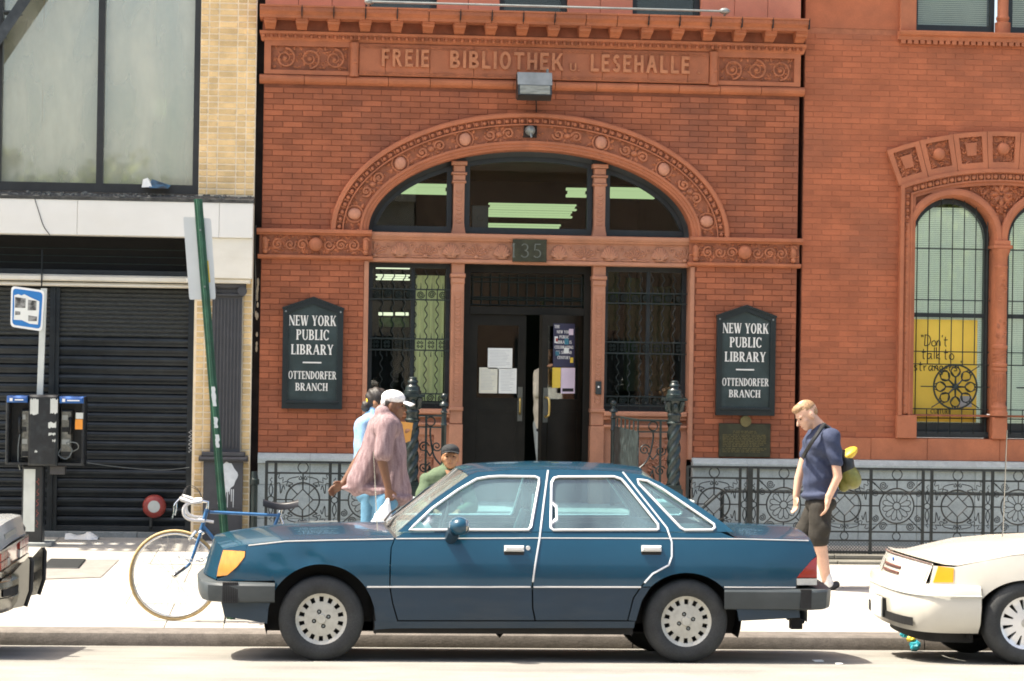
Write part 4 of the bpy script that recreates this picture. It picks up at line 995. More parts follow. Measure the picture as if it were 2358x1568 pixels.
# voussoir ring
nv = 7; dA = 2*VHALF/nv
def vp(r, a): return (BX+r*math.sin(a), VC+r*math.cos(a))
M['shield'] = M['terra']
for k in range(nv):
    a0 = -VHALF+k*dA+0.0008; a1 = a0+dA-0.0016; am_ = (a0+a1)/2
    V = thing('voussoir', None, None, (vp(VR0, am_)[0], -0.03, vp(VR0, am_)[1]), parent=WING)
    def ringp(r0, r1, b0, b1): return [vp(r0, b0), vp(r0, (b0+b1)/2), vp(r0, b1), vp(r1, b1), vp(r1, (b0+b1)/2), vp(r1, b0)]
    o_ = ringp(VR0-0.03, VR1, a0, a1); ia = dA*0.15; i_ = ringp(VR0+0.045, VR1-0.05, a0+ia, a1-ia)
    m_ = MB().frame(o_, i_, -0.035, YW+0.05); m_.obj('voussoir_frame', M['terra'], V); MB().prism(i_, 0.0, 0.02).obj('panel_ground', M['terra_g'], V)
    cx, cz = vp((VR0+VR1)/2, am_); r = MB()
    foliage(r, lambda p, q: pip(p, q, i_) and math.hypot(p-cx, q-cz) > 0.06, cx-0.2, cx+0.2, cz-0.2, cz+0.2, 0.0, 70, 0.06, None, 20+k, 0.024)
    r.obj('voussoir_relief', M['terra_d'], V, smooth=50)
    if k % 2: MB().ell((cx, -0.01, cz), (0.07, 0.06, 0.07), 14, 8).obj('boss', M['terra'], V, smooth='all')
    else:
        c, s_ = math.cos(-am_), math.sin(-am_)
        MB().prism([(cx+u*c-v*s_, cz+u*s_+v*c) for u, v in ((-0.05, -0.065), (0.05, -0.065), (0.062, 0.06), (0.075, 0.075), (-0.075, 0.075), (-0.062, 0.06))], -0.035, 0.0).obj('shield', M['terra'], V)
# label mould: jambs plus segmental head
SUR = thing('window_surround', None, None, (BX, 0, ZSILL), parent=WING)
def sur_strip(prof, nm, mat):
    m = MB(); n = 28
    for (d0, y0), (d1, y1) in zip(prof, prof[1:]):
        def line(d, y):
            P = [(XO+d, y, ZSILL+0.25)]
            zz = segz(XO+d, ZT_OUT-d, RS-d)
            P += [(XO+d+(2*(HW-d))*i/n, y, segz(XO+d+(2*(HW-d))*i/n, ZT_OUT-d, RS-d)) for i in range(n+1)]
            return P+[(2*BX-XO-d, y, ZSILL+0.25)]
        m.strip(line(d0, y0), line(d1, y1))
    m.obj(nm, mat, SUR, smooth=30)
sur_strip([(0, 0.06), (0, -0.05), (0.04, -0.05), (0.05, -0.01)], 'label_mould', M['terra'])
sur_strip([(0.05, -0.01), (0.115, 0.0)], 'bead_ground', M['terra_g'])
sur_strip([(0.115, 0.0), (0.118, -0.03), (0.135, -0.03), (0.14, 0.0), (0.175, 0.0), (0.18, 0.03)], 'inner_mould', M['terra'])
r = MB(); z = ZSILL+0.28
while z < segz(XO+0.08, ZT_OUT-0.08, RS)-0.05:
    for sx in (XO+0.082, 2*BX-XO-0.082): r.ell((sx, -0.006, z), (0.024, 0.02, 0.024), 8, 5); r.ell((sx, -0.004, z+0.04), (0.026, 0.016, 0.008), 6, 4)
    z += 0.078
n = 26
for i in range(1, n):
    x = XO+0.08+2*(HW-0.08)*i/n; z = segz(x, ZT_OUT-0.082, RS-0.08)
    r.ell((x, -0.012, z), (0.028, 0.028, 0.03), 8, 5); xm = x+(HW-0.08)/n; r.prism([(xm-0.01, segz(xm, ZT_OUT-0.115, RS)), (xm+0.01, segz(xm, ZT_OUT-0.115, RS)), (xm+0.004, segz(xm, ZT_OUT-0.055, RS)), (xm-0.004, segz(xm, ZT_OUT-0.055, RS))], -0.02, 0.0)
r.obj('bead_moulding', M['terra_d'], SUR, smooth=50)
for sx in (XO, 2*BX-XO-0.20): MB().cbox(sx-0.01, sx+0.21, -0.045, 0.3, ZSILL+0.001, ZSILL+0.249, 0.006).obj('jamb_foot', M['terra'], SUR)
# tympanum with two arched openings
W0, W1 = W(2097, 800, 0.03).x, W(2284, 800, 0.03).x; wr = (W1-W0)/2; wc = (W0+W1)/2
ZA = W(2190, 455, 0.03).z-wr*1.0                  # springing
def opening(cx, r, e=0.0): return [(cx-r, ZSILL+0.0), (cx+r, ZSILL+0.0)]+arc(cx, ZA, r, r*1.02+e, 0, PI, 20)[0:]
ty = [(XO+0.175, ZSILL+0.24)]
ZC0 = ZA-0.02
outer = [(XO+0.17, ZSILL+0.24), (2*BX-XO-0.17, ZSILL+0.24)]+[(2*BX-XO-0.17-(2*(HW-0.17))*i/20, segz(2*BX-XO-0.17-(2*(HW-0.17))*i/20, ZT_OUT-0.17, RS-0.17)) for i in range(21)]
cxs = (wc, 2*BX-wc)
def wopen(cx, r): return [(cx-r, ZSILL+0.26), (cx+r, ZSILL+0.26)]+arc(cx, ZA, r, r, 0, PI, 22)
holes = [wopen(c, wr+0.085) for c in cxs]
dm = BX-(cxs[0]+wr)
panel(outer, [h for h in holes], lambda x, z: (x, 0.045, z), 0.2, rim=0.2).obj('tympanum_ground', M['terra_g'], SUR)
for cx in cxs:                                     # archivolts
    m_ = MB(); prf_ = [(wr+0.10, 0.05), (wr+0.10, 0.0), (wr+0.075, -0.02), (wr+0.03, -0.02), (wr+0.01, 0.01), (wr, 0.05), (wr, 0.28)]
    for (r0, y0), (r1, y1) in zip(prf_, prf_[1:]):
        P = lambda r, y: [(cx+r, y, ZSILL+0.27)]+[(x, y, z) for x, z in arc(cx, ZA, r, r, 0, PI, 28)]+[(cx-r, y, ZSILL+0.27)]
        m_.strip(P(r0, y0), P(r1, y1))
    m_.obj('archivolt', M['terra'], SUR, smooth=40)
r = MB()
def in_sp(p, q): return pip(p, q, outer) and all(math.hypot(p-c, q-ZA) > wr+0.125 or q < ZA for c in cxs) and q > ZA+0.1 and q < segz(p, ZT_OUT-0.2, RS-0.17)
foliage(r, in_sp, XO+0.2, BX, ZA, ZT_OUT-0.1, 0.045, 170, 0.075, BX, 8, 0.04)
for i in range(8):
    t = 2*PI*i/8; leaf(r, BX+0.02*math.cos(t), ZA+wr+0.05+0.02*math.sin(t), 0.03, t, 0.12, 0.06, 0.03)
r.obj('tympanum_relief', M['terra_d'], SUR, smooth=50)
# column between the lights
zc1 = W(2303, 573, 0.03).z; rc = 0.075
CLM = thing('window_column', None, None, (BX, 0.03, ZSILL), parent=WING)
MB().cbox(BX-dm-0.0, BX+dm+0.0, -0.04, 0.3, ZSILL+0.001, W(2303, 960, 0).z-0.001, 0.01).obj('pedestal', M['terra'], CLM)
z0 = W(2303, 958, 0).z
def zy(py): return W(2303, py, 0.0).z
prof = [(0.095, z0), (0.097, zy(950)), (0.085, zy(945)), (0.09, zy(938)), (0.07, zy(932)), (0.07, zy(856)), (0.084, zy(853)), (0.084, zy(848)), (0.072, zy(846)), (0.084, zy(843)), (0.084, zy(838)), (0.072, zy(835)), (0.072, zy(805)), (0.084, zy(802)), (0.084, zy(796)), (0.07, zy(793)), (0.068, zy(620)), (0.076, zy(617)), (0.076, zy(613)), (0.066, zy(611)), (0.075, zy(590)), (0.098, zy(580)), (0.10, zc1)]
MB().lathe([(r_, h-z0) for r_, h in prof], (BX, 0.02, z0), 'z', 20).obj('shaft', M['terra'], CLM, smooth=35)
r = MB()
for k in range(10):
    a = PI+PI*(k+0.5)/10; r.tube([(BX+0.072*math.cos(a), 0.02+0.072*math.sin(a), zy(925)), (BX+0.072*math.cos(a), 0.02+0.072*math.sin(a), zy(862))], 0.008, 5)
for k in range(3):
    r.tube([(BX+0.074*math.cos(PI+PI*t), 0.02+0.074*math.sin(PI+PI*t), zy(832-k*7)+t*0.06) for t in [i/8 for i in range(9)]], 0.007, 4)
foliage(r, lambda p, q: True, BX-0.05, BX+0.05, zy(790), zy(625), -0.044, 26, 0.05, None, 31, 0.012)
r.obj('column_carving', M['terra_d'], CLM, smooth=50, kind='stuff')
MB().cbox(BX-0.105, BX+0.105, -0.07, 0.2, zc1, zc1+0.035, 0.006).cbox(BX-0.088, BX+0.088, -0.05, 0.2, zc1+0.036, ZA-0.01, 0.005).obj('impost_block', M['terra'], CLM)
# windows, bars, yellow poster
M['blind'] = pm('glowing_blind', (0.84, 0.88, 0.80), 0.85, 0.08, 2.0, emit=((0.85, 0.95, 0.84), 0.09))  # emission in the slats stands in for room lamps behind them
M['blind_low'] = pm('pale_blind_light', (0.75, 0.76, 0.66), 0.85, 0.08, 2.0)
zmid = W(2190, 727, 0.2).z; zlow = W(2190, 975, 0.2).z
def y_open(cx, ins, z0, n=20): return [(cx-wr+ins, z0), (cx+wr-ins, z0)]+arc(cx, ZA, wr-ins, wr-ins, 0, PI, n)
for wi, cx in enumerate(cxs):
    WN = thing('arched_window', None, None, (cx, 0.2, ZSILL), parent=WING); e = 0.004
    MB().frame(y_open(cx, e, ZSILL+0.01), y_open(cx, 0.055, ZSILL+0.16), 0.18, 0.27).obj('sash', M['sash'], WN)
    MB().box(cx-wr+0.055, cx+wr-0.055, 0.17, 0.25, zmid-0.02, zmid+0.025).obj('meeting_rail', M['sash'], WN)
    MB().prism(y_open(cx, 0.05, ZSILL+0.15), 0.222, 0.228).obj('pane', M['glass2'], WN)
    MB().box(cx-wr+0.01, cx+wr-0.01, 0.10, 0.18, ZSILL+0.01, ZSILL+0.075).obj('sill', M['sash'], WN)
    sl_ = MB(); z = ZSILL+0.17
    while z < ZA+wr-0.1:
        q = wr-0.05 if z < ZA else math.sqrt(max(0.0004, (wr-0.06)**2-(z-ZA)**2)); off = 0.0
        sl_.add([(cx-q, 0.25, z), (cx+q, 0.25, z), (cx+q, 0.262, z+0.019), (cx-q, 0.262, z+0.019)], [(0, 1, 2, 3)]); z += 0.021
    sl_.obj('venetian_blind', M['blind'], WN)
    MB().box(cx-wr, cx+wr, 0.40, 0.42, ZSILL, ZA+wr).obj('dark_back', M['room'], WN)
    G = MB(); yg = 0.10; nb_ = 7; gz = [ZSILL+0.08, ZSILL+0.22]+[W(2190, p, 0.1).z for p in (942, 839, 810, 691, 573)]
    xs_ = [cx-wr+0.075+i*(2*wr-0.12)/(nb_-1) for i in range(nb_)]
    for z in gz[1:]: G.tube([(cx-wr+0.01, yg, z), (cx+wr-0.01, yg, z)], 0.006, 4)
    zq0, zq1 = gz[2], gz[3]
    for i, x in enumerate(xs_):
        zt = ZA+math.sqrt(max(0.0, (wr-0.0)**2-(x-cx)**2))
        if 0 < i < nb_-1: G.tube([(x, yg, ZSILL+0.05), (x, yg, zq0)], 0.006, 4); G.tube([(x, yg, zq1), (x, yg, zt)], 0.006, 4)
        else: G.tube([(x, yg, ZSILL+0.05), (x, yg, zt)], 0.006, 4)
    rcx, rcz = (xs_[1]+xs_[-1])/2-0.01, (zq0+zq1)/2; RR = (zq1-zq0)/2*0.985
    G.tube([(rcx+RR*math.cos(2*PI*i/36), yg, rcz+RR*math.sin(2*PI*i/36)) for i in range(36)], 0.011, 5, True)
    for i in range(8):
        t = 2*PI*i/8
        G.tube([(rcx+0.02*math.cos(t), yg, rcz+0.02*math.sin(t)), (rcx+RR*0.45*math.cos(t), yg, rcz+RR*0.45*math.sin(t))], [0.014, 0.007], 4)
        G.tube([(p, yg, q) for p, q in arc(rcx+RR*0.68*math.cos(t), rcz+RR*0.68*math.sin(t), RR*0.22, RR*0.22, 0, 2*PI, 12)], 0.007, 4)
        for s_ in (-1, 1):
            t2 = t+s_*0.2; G.tube([(rcx+RR*0.4*math.cos(t), yg, rcz+RR*0.4*math.sin(t)), (rcx+RR*0.75*math.cos(t+s_*0.3), yg, rcz+RR*0.75*math.sin(t+s_*0.3)), (rcx+RR*0.98*math.cos(t+s_*0.1), yg, rcz+RR*0.98*math.sin(t+s_*0.1))], 0.006, 4)
        G.ell((rcx+RR*0.95*math.cos(t), yg, rcz+RR*0.95*math.sin(t)), (0.014, 0.012, 0.014), 6, 4)
        if i % 2: G.tube([(rcx+RR*math.cos(t), yg, rcz+RR*math.sin(t)), (rcx+RR*1.55*math.cos(t), yg, rcz+RR*1.35*math.sin(t))], 0.006, 4)
        elif i in (0, 4): G.tube([(rcx+RR*math.cos(t), yg, rcz), (rcx+RR*1.6*math.cos(t), yg, rcz)], 0.006, 4)
    G.lathe([(0.02, -0.01), (0.025, 0.01)], (rcx, yg, rcz), 'y', 8)
    G.obj('window_bars', M['iron_g'], WN)
# upper window at the top edge
SLI = MB(); pr = [(0.1, ZUS-0.10), (-0.02, ZUS-0.10), (-0.03, ZUS-0.06), (-0.07, ZUS-0.05), (-0.09, ZUS-0.02), (-0.09, ZUS-0.005), (0.1, ZUS)]
n = len(pr); SLI.add([(UX0, p, q) for p, q in pr]+[(2*BX-UX0, p, q) for p, q in pr], [(i, (i+1) % n, n+(i+1) % n, n+i) for i in range(n)]+[tuple(range(n)), tuple(range(2*n-1, n-1, -1))])
x = UX0+0.03
while x < 2*BX-UX0-0.03: SLI.box(x, x+0.05, -0.024, 0.02, ZUS-0.14, ZUS-0.1005); x += 0.07
SLI.obj('upper_sill', M['terra'], WING)
for sg in (-1, 1):
    MB().cbox(min(BX+sg*(BX-UX0-0.02), BX+sg*(BX-UX0-0.2)), max(BX+sg*(BX-UX0-0.02), BX+sg*(BX-UX0-0.2)), -0.01, 0.3, ZUS+0.002, ZUS+0.9, 0.008).obj('upper_jamb', M['terra'], WING)
    xa, xb = sorted((BX+sg*0.075, BX+sg*(BX-UX0-0.2)))
    UW = thing('upper_window', None, None, ((xa+xb)/2, 0.2, ZUS), parent=WING)
    MB().frame([(xa, ZUS+0.002), (xb, ZUS+0.002), (xb, ZUS+0.9), (xa, ZUS+0.9)], [(xa+0.05, ZUS+0.09), (xb-0.05, ZUS+0.09), (xb-0.05, ZUS+0.85), (xa+0.05, ZUS+0.85)], 0.14, 0.2).obj('sash', M['sash'], UW)
    MB().box(xa+0.05, xb-0.05, 0.16, 0.166, ZUS+0.09, ZUS+0.85).obj('pane', M['glass'], UW)
    s2 = MB(); z = ZUS+0.1
    while z < ZUS+0.85: s2.add([(xa+0.06, 0.22, z), (xb-0.06, 0.22, z), (xb-0.06, 0.232, z+0.02), (xa+0.06, 0.232, z+0.02)], [(0, 1, 2, 3)]); z += 0.022
    s2.obj('venetian_blind', M['blind_low'], UW); MB().box(xa, xb, 0.30, 0.32, ZUS, ZUS+0.9).obj('dark_back', M['room'], UW)
MB().lathe([(0.085, 0), (0.085, 0.12), (0.06, 0.13), (0.075, 0.17), (0.06, 0.2), (0.062, 0.9)], (BX, 0.08, ZUS+0.002), 'z', 16).obj('upper_column', M['terra'], WING, smooth=35)
for a, b in ((WX0, UX0+0.02), (2*BX-UX0-0.02, WX1)): MB().box(a, b, YW, YW+0.2, ZUS+0.011, 6.89).obj('upper_pier', M['brick_wing'], WING)
# ================================================================== shop building on the left
YP = -0.06
M['tan'] = pm('cream_brick', (0.72, 0.51, 0.245), 0.8, 0.14, 5, rnd=0.14, fine=0.06, bump=0.15, bscale=90)
M['tanjoint'] = pm('cream_mortar', (0.86, 0.74, 0.54), 0.9, 0.08, 10)
M['fascia'] = pm('white_fascia', (0.74, 0.725, 0.67), 0.55, 0.03, 1.5, stain=((0.62, 0.58, 0.48), (1.2, 1.2, 3), 0.25))
M['fascia_old'] = pm('cream_fascia', (0.74, 0.70, 0.60), 0.6, 0.04, 2, stain=((0.5, 0.42, 0.28), (1.5, 1.5, 4), 0.35))
M['shutter'] = pm('shutter_paint', (0.014, 0.019, 0.023), 0.38, 0.25, 7, metal=0.3, stain=((0.05, 0.06, 0.065), (3, 3, 8), 0.4))
M['mesh_shutter'] = pm('perforated_shutter', (0.030, 0.033, 0.030), 0.6, 0.5, 40, stretch=(0.6, 1, 3))
M['frame_d'] = pm('dark_frame', (0.022, 0.022, 0.021), 0.4, 0.2, 8)
M['shade'] = pm('pane_backing', (0.84, 0.81, 0.64), 0.9, 0.08, 1.0, stretch=(1.5, 1, 0.3), stain=((0.42, 0.30, 0.16), (1.2, 1, 0.25), 0.5))  # pale streaked sheet stands in for bright reflections in the panes
M['bigglass'] = glass('shop_glass', (0.92, 0.97, 0.90), 0.97, 0.03, 4.5, 0.30, (0.84, 0.82, 0.66))  # beige diffuse film paints a milky reflection into the pane
M['litter'] = pm('grime', (0.06, 0.06, 0.055), 0.9, 0.5, 14, fine=0.3)
M['ironpil'] = pm('painted_iron', (0.055, 0.055, 0.058), 0.55, 0.12, 8, bump=0.1)
M['splash'] = pm('white_splash', (0.66, 0.68, 0.67), 0.6, 0.1, 15)
M['stonesill'] = pm('grey_stone', (0.22, 0.235, 0.225), 0.85, 0.15, 8, fine=0.15, rnd=0.06)
SHOP = thing('shop_building', 'shop front with dark roll down shutters, white fascia and cream brick pier', 'building', (-2.6, 0.0, 0.26))
BXL = -9.0
XE = W(588, 300, YP).x; XA = W(459, 300, YP).x
ZS0 = W(300, 437, -0.25).z; ZSB = W(300, 455, -0.32).z; ZF0 = W(300, 543, -0.32).z
# pier backing and bricks
MB().box(XA, XE, YP+0.008, 0.5, 0.2, 6.6).obj('pier_core', M['tanjoint'], SHOP)
cols = [W(p, 250, YP).x for p in (459.5, 479, 502, 545, 567, 588)]
rh = 0.0655; z = 0.30; first = {}; nbk = 0; row = 0; restb = MB(); rc_ = []
slots = []
while z < 6.5:
    for c in range(5):
        a, b = cols[c]+0.007, cols[c+1]-0.007
        if ZF0-0.45 < z < ZSB: continue
        if z < ZF0 and c in (2, 3): continue
        slots.append((c, a, b, z))
    z += rh
slots.sort(key=lambda s_: (0 if 3.7 < s_[3] < 6.0 or 0.3 < s_[3] < 2.9 else 1))
for (c, a, b, z) in slots:
    if nbk < 300:
        loc = ((a+b)/2, YP, z)
        if c not in first:
            o = MB().cbox(a, b, YP-0.001, YP+0.03, z+0.008, z+rh-0.008, 0.003).obj('cream_brick', M['tan'], SHOP, loc=loc); first[c] = o
        else: inst(first[c], 'cream_brick', (loc[0], YP+random.uniform(-0.002, 0.002), z), SHOP)
        nbk += 1
    else:
        n0 = len(restb.f); restb.cbox(a, b, YP-0.001, YP+0.03, z+0.005, z+rh-0.005, 0.003); rc_ += [random.random()]*(len(restb.f)-n0)
if restb.v: restb.c = rc_; restb.obj('cream_brick_field', M['tan'], SHOP, kind='stuff')
# near-black gap towards the library, with old render patches
MB().box(XE+0.002, XL-0.002, 0.12, 0.4, 0.2, 9).obj('party_gap', M['nearblack'], SHOP)
g = MB(); rg = random.Random(9)
for k in range(14):
    z = rg.uniform(2.2, 3.1); g.ell((XL-0.03-rg.uniform(0, 0.02), 0.12, z), (0.012, 0.006, rg.uniform(0.02, 0.05)), 6, 4)
g.obj('mortar_patches', M['tanjoint'], SHOP)
MB().tube(smoothpath([(XE+0.02, 0.06, 3.6), (XE+0.015, 0.05, 3.3), (XE+0.03, 0.05, 2.95), (XE+0.02, 0.05, 2.7), (XE-0.01, 0.0, 2.66)], 5), 0.004, 4).obj('loose_wire', M['grey_metal'], SHOP)
# upper windows
UWN = thing('show_window', None, None, (-2.8, 0.05, ZS0), parent=SHOP)
xm0, xm1 = W(225, 200, 0.0).x, W(240, 200, 0.0).x; xj = W(447, 200, 0.0).x; xl0 = W(5, 200, 0).x
MB().box(xm0, xm1, -0.03, 0.12, ZS0, 7.2).obj('mullion', M['frame_d'], UWN)
MB().box(xj, XA+0.001, -0.03, 0.12, ZS0, 7.2).obj('jamb', M['frame_d'], UWN)
MB().box(xl0-0.1, xl0, -0.03, 0.12, ZS0, 7.2).obj('mullion', M['frame_d'], UWN)
zg = W(300, 424, 0.0).z
MB().box(xl0-3, XA, -0.031, 0.121, ZS0-0.02, zg-0.0).obj('bottom_rail', M['frame_d'], UWN)
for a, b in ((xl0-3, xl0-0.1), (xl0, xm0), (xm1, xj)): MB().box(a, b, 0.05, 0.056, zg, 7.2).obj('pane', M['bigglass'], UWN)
MB().add([(xl0-3, 0.24, zg), (XA, 0.24, zg), (XA, 0.24, 7.2), (xl0-3, 0.24, 7.2)], [(0, 1, 2, 3)]).obj('pale_backing', M['shade'], UWN)
MB().box(W(170, 300, 0.05).x, W(170, 300, 0.05).x+0.012, 0.06, 0.075, zg, 7.2).obj('pull_cord', M['shade'], UWN)
MB().box(W(100, 300, 0.4).x, W(100, 300, 0.4).x+0.015, 0.20, 0.215, W(100, 340, 0.4).z, 7.2).box(W(124, 300, 0.4).x, W(124, 300, 0.4).x+0.012, 0.20, 0.215, W(124, 160, 0.4).z, 7.2).obj('blind_cord', M['tan'], UWN)
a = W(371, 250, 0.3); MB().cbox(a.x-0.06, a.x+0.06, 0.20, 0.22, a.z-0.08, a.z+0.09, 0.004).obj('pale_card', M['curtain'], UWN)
MB().box(BXL, XE, 0.3, 0.56, 6.8, 16.0).obj('upper_wall', M['tan'], SHOP)
# ledge with litter
MB().add([(BXL, -0.33, ZSB), (XE+0.0, -0.33, ZSB), (XE, 0.02, ZS0-0.021), (BXL, 0.02, ZS0-0.021), (BXL, -0.33, ZSB-0.03), (XE, -0.33, ZSB-0.03), (XE, 0.02, ZSB-0.03), (BXL, 0.02, ZSB-0.03)], [(0, 1, 2, 3), (0, 4, 5, 1), (1, 5, 6, 2), (2, 6, 7, 3), (3, 7, 4, 0), (4, 7, 6, 5)]).obj('ledge', M['litter'], SHOP)
g = MB(); rg = random.Random(2)
for k in range(150):
    x = rg.uniform(-4.2, XE-0.02); y = rg.uniform(-0.30, -0.03); z = ZSB+(ZS0-0.021-ZSB)*(y+0.33)/0.35
    s_ = rg.uniform(0.006, 0.022); g.ell((x, y, z+s_*0.3), (s_*rg.uniform(0.7, 2), s_, s_*0.7), 5, 3)
g.obj('ledge_debris', pm('debris', (0.16, 0.16, 0.14), 0.9, 0.7, 30, fine=0.4), SHOP, kind='stuff')
# fascia
xf = W(583, 500, -0.32).x; xr = W(441, 600, -0.3).x
jn = [BXL, W(-200, 500, -0.3).x, W(178, 500, -0.32).x, W(505, 500, -0.32).x, xf]
ZFT = ZSB-0.032
for a, b in zip(jn, jn[1:]): MB().cbox(a+0.0012, b-0.0012, -0.32, -0.05, ZF0, ZFT, 0.005).obj('fascia_panel', M['fascia'], SHOP)
zr0 = W(520, 641, -0.28).z
MB().cbox(xr, xf, -0.285, -0.04, zr0, ZF0-0.001, 0.005).obj('fascia_return', M['fascia_old'], SHOP)
MB().cbox(W(430, 600, -0.2).x, xf-0.02, -0.25, -0.04, zr0-0.05, zr0-0.001, 0.01).obj('return_moulding', M['fascia_old'], SHOP)
MB().tube(smoothpath([(W(80, 450, -0.33).x, -0.325, ZFT-0.002), (W(90, 490, -0.33).x, -0.325, W(90, 490, -0.33).z), (W(100, 520, -0.33).x, -0.325, W(100, 520, -0.33).z), (W(116, 543, -0.33).x, -0.325, W(116, 543, -0.33).z)], 5), 0.004, 4).obj('stay_wire', M['ironpil'], SHOP)
# transom recess, wires, mouldings
YS = 0.16
MB().box(BXL, xr, 0.42, 0.46, 2.5, ZF0+0.02).obj('transom_back', M['black'], SHOP)
MB().box(BXL, xr, -0.3, 0.45, ZF0+0.002, ZF0+0.03).obj('soffit', M['black'], SHOP)
t = MB()
for py in (573, 590, 606.5):
    z = W(220, py, 0.05).z; t.tube([(BXL, 0.05, z), (xr, 0.05, z)], 0.005, 4)
zA, zB = W(220, 640, 0.1).z, W(220, 622, 0.1).z
t.obj('transom_wires', M['iron_g'], SHOP)
MB().box(BXL, xr, 0.06, 0.2, zA, zB).obj('transom_rail', M['shutter'], SHOP)
for (p0, p1, yy) in ((648, 633, -0.03), (660, 650.5, 0.01)):
    z0, z1 = W(220, p0, yy).z, W(220, p1, yy).z
    pr = [(0.2, z0), (yy+0.02, z0), (yy, z0+0.012), (yy, z1-0.02), (yy+0.03, z1), (0.2, z1)]; n = len(pr)
    MB().add([(BXL, p, q) for p, q in pr]+[(xr-0.03, p, q) for p, q in pr], [(k, (k+1) % n, n+(k+1) % n, n+k) for k in range(n)]+[tuple(range(n)), tuple(range(2*n-1, n-1, -1))]).obj('head_moulding', M['fascia_old'], SHOP)
xw = W(97, 640, 0).x; MB().tube([(xw, -0.035, W(97, 660, 0).z), (xw, -0.035, W(97, 575, 0).z)], 0.008, 5).obj('conduit', M['shutter'], SHOP)
# shutters
ZSH0 = W(300, 1210, YS).z; ZP = W(300, 776, YS).z; ZP1 = W(300, 664, YS).z
xg0, xg1 = W(118, 900, YS).x, W(131, 900, YS).x; xsr = W(437, 900, YS).x; xpr = W(446, 900, YS).x
MB().box(BXL, xpr, 0.42, 0.5, 0.2, 2.95).obj('shop_back', M['black'], SHOP)
for nm, (a, b) in (('l', (-6.2, xg0)), ('r', (xg1, xsr))):
    SH = thing('roller_shutter', None, None, ((a+b)/2, YS, ZSH0), parent=SHOP)
    npit = 20; ph = (ZP-ZSH0)/npit
    src = None
    for k in range(npit):
        z0 = ZSH0+k*ph
        if src is None:
            pr = [(YS+0.03, 0), (YS+0.012, 0.004), (YS+0.008, ph*0.25), (YS-0.006, ph*0.38), (YS-0.016, ph*0.6), (YS-0.012, ph*0.78), (YS+0.004, ph*0.93), (YS+0.03, ph)]
            m_ = MB(); m_.grid([[(a, p, z0+q), ((a+b)/2, p, z0+q), (b, p, z0+q)] for p, q in pr]); src = m_.obj('shutter_slat', M['shutter'], SH, smooth=60, loc=((a+b)/2, YS, z0))
        else: inst(src, 'shutter_slat', ((a+b)/2, YS+random.uniform(-0.003, 0.002), z0), SH).rotation_euler = (random.uniform(-0.07, 0.07), 0, random.uniform(-0.003, 0.003))
    npf = 11; pf = (ZP1-ZP)/npf; src = None
    for k in range(npf):
        z0 = ZP+k*pf
        if src is None:
            m_ = MB(); m_.grid([[(a, YS+dy, z0+pf*t_), (b, YS+dy, z0+pf*t_)] for t_, dy in ((0, 0.012), (0.3, 0.0), (0.7, 0.0), (1, 0.012))])
            n_ = int((b-a)/0.05)
            for i in range(n_): m_.box(a+0.012+i*0.05, a+0.042+i*0.05, YS-0.004, YS+0.002, z0+pf*0.35, z0+pf*0.62)
            src = m_.obj('perforated_slat', M['mesh_shutter'], SH, loc=((a+b)/2, YS, z0))
        else: inst(src, 'perforated_slat', ((a+b)/2, YS, z0), SH)
    MB().box(a-0.02, b+0.02, YS-0.03, YS+0.05, ZP1, W(220, 661, 0.01).z).obj('shutter_box', M['shutter'], SH)
    MB().cbox(a, b, YS-0.02, YS+0.03, ZSH0-0.06, ZSH0-0.002, 0.006).obj('bottom_bar', M['shutter'], SH)
    for x in (a, b): MB().box(x-0.025, x+0.02, YS-0.035, YS+0.06, ZSH0-0.06, ZP1).obj('guide_rail', M['shutter'], SH)
MB().box(xg0+0.021, xg1-0.026, YS-0.06, YS+0.06, ZSH0-0.06, ZP1+0.05).obj('shutter_post', M['shutter'], SHOP)
MB().box(xsr+0.021, xpr, YS-0.06, YS+0.2, ZSH0-0.06, ZP1+0.05).obj('shutter_post', M['shutter'], SHOP)
# scrawled tag on the right post
a = W(437, 990, YS-0.065)
strokes([[(a.x+0.006+0.018*math.sin(i*2.1+k), a.z-0.03*k*1.6-0.012*i) for i in range(5)] for k in range(5)], YS-0.064, 0.0022, M['splash'], 'scrawl', SHOP)
# stone threshold
x = BXL
for k in range(11):
    L_ = 0.72; MB().cbox(x+0.002, min(x+L_, xpr)-0.002, YS-0.10, YS+0.2, 0.14, ZSH0-0.062, 0.008).obj('threshold_stone', M['stonesill'], SHOP); x += L_
    if x > xpr: break
# left slice of cream pier beside the shutter, iron pilaster
MB().box(xpr, XA+0.012, 0.0, 0.4, 0.2, 2.92).obj('pier_side', M['tanjoint'], SHOP)
xi0, xi1 = W(487, 800, YP-0.08).x, W(556, 800, YP-0.08).x; zp0, zp1 = W(520, 1040, YP-0.08).z, W(520, 682, YP-0.08).z
PIL = thing('iron_pilaster', None, None, ((xi0+xi1)/2, YP, 0.26), parent=SHOP)
MB().box(xi0, xi1, YP-0.06, YP+0.05, zp0, zp1).obj('shaft', M['ironpil'], PIL)
nf = 8
for k in range(nf):
    x0 = xi0+0.012+k*(xi1-xi0-0.024)/nf; MB().tube([(x0+0.016, YP-0.063, zp0+0.04), (x0+0.016, YP-0.063, zp1-0.03)], 0.011, 6).obj('flute', M['ironpil'], PIL, smooth=True)
zt = W(520, 652, YP-0.08).z
MB().cbox(xi0-0.02, xi1+0.02, YP-0.10, YP+0.05, zp1+0.001, zp1+0.03, 0.006).cbox(xi0-0.04, xi1+0.04, YP-0.13, YP+0.05, zt-0.05, zt, 0.012).box(xi0, xi1, YP-0.08, YP+0.05, zp1+0.031, zt-0.051).obj('capital', M['ironpil'], PIL)
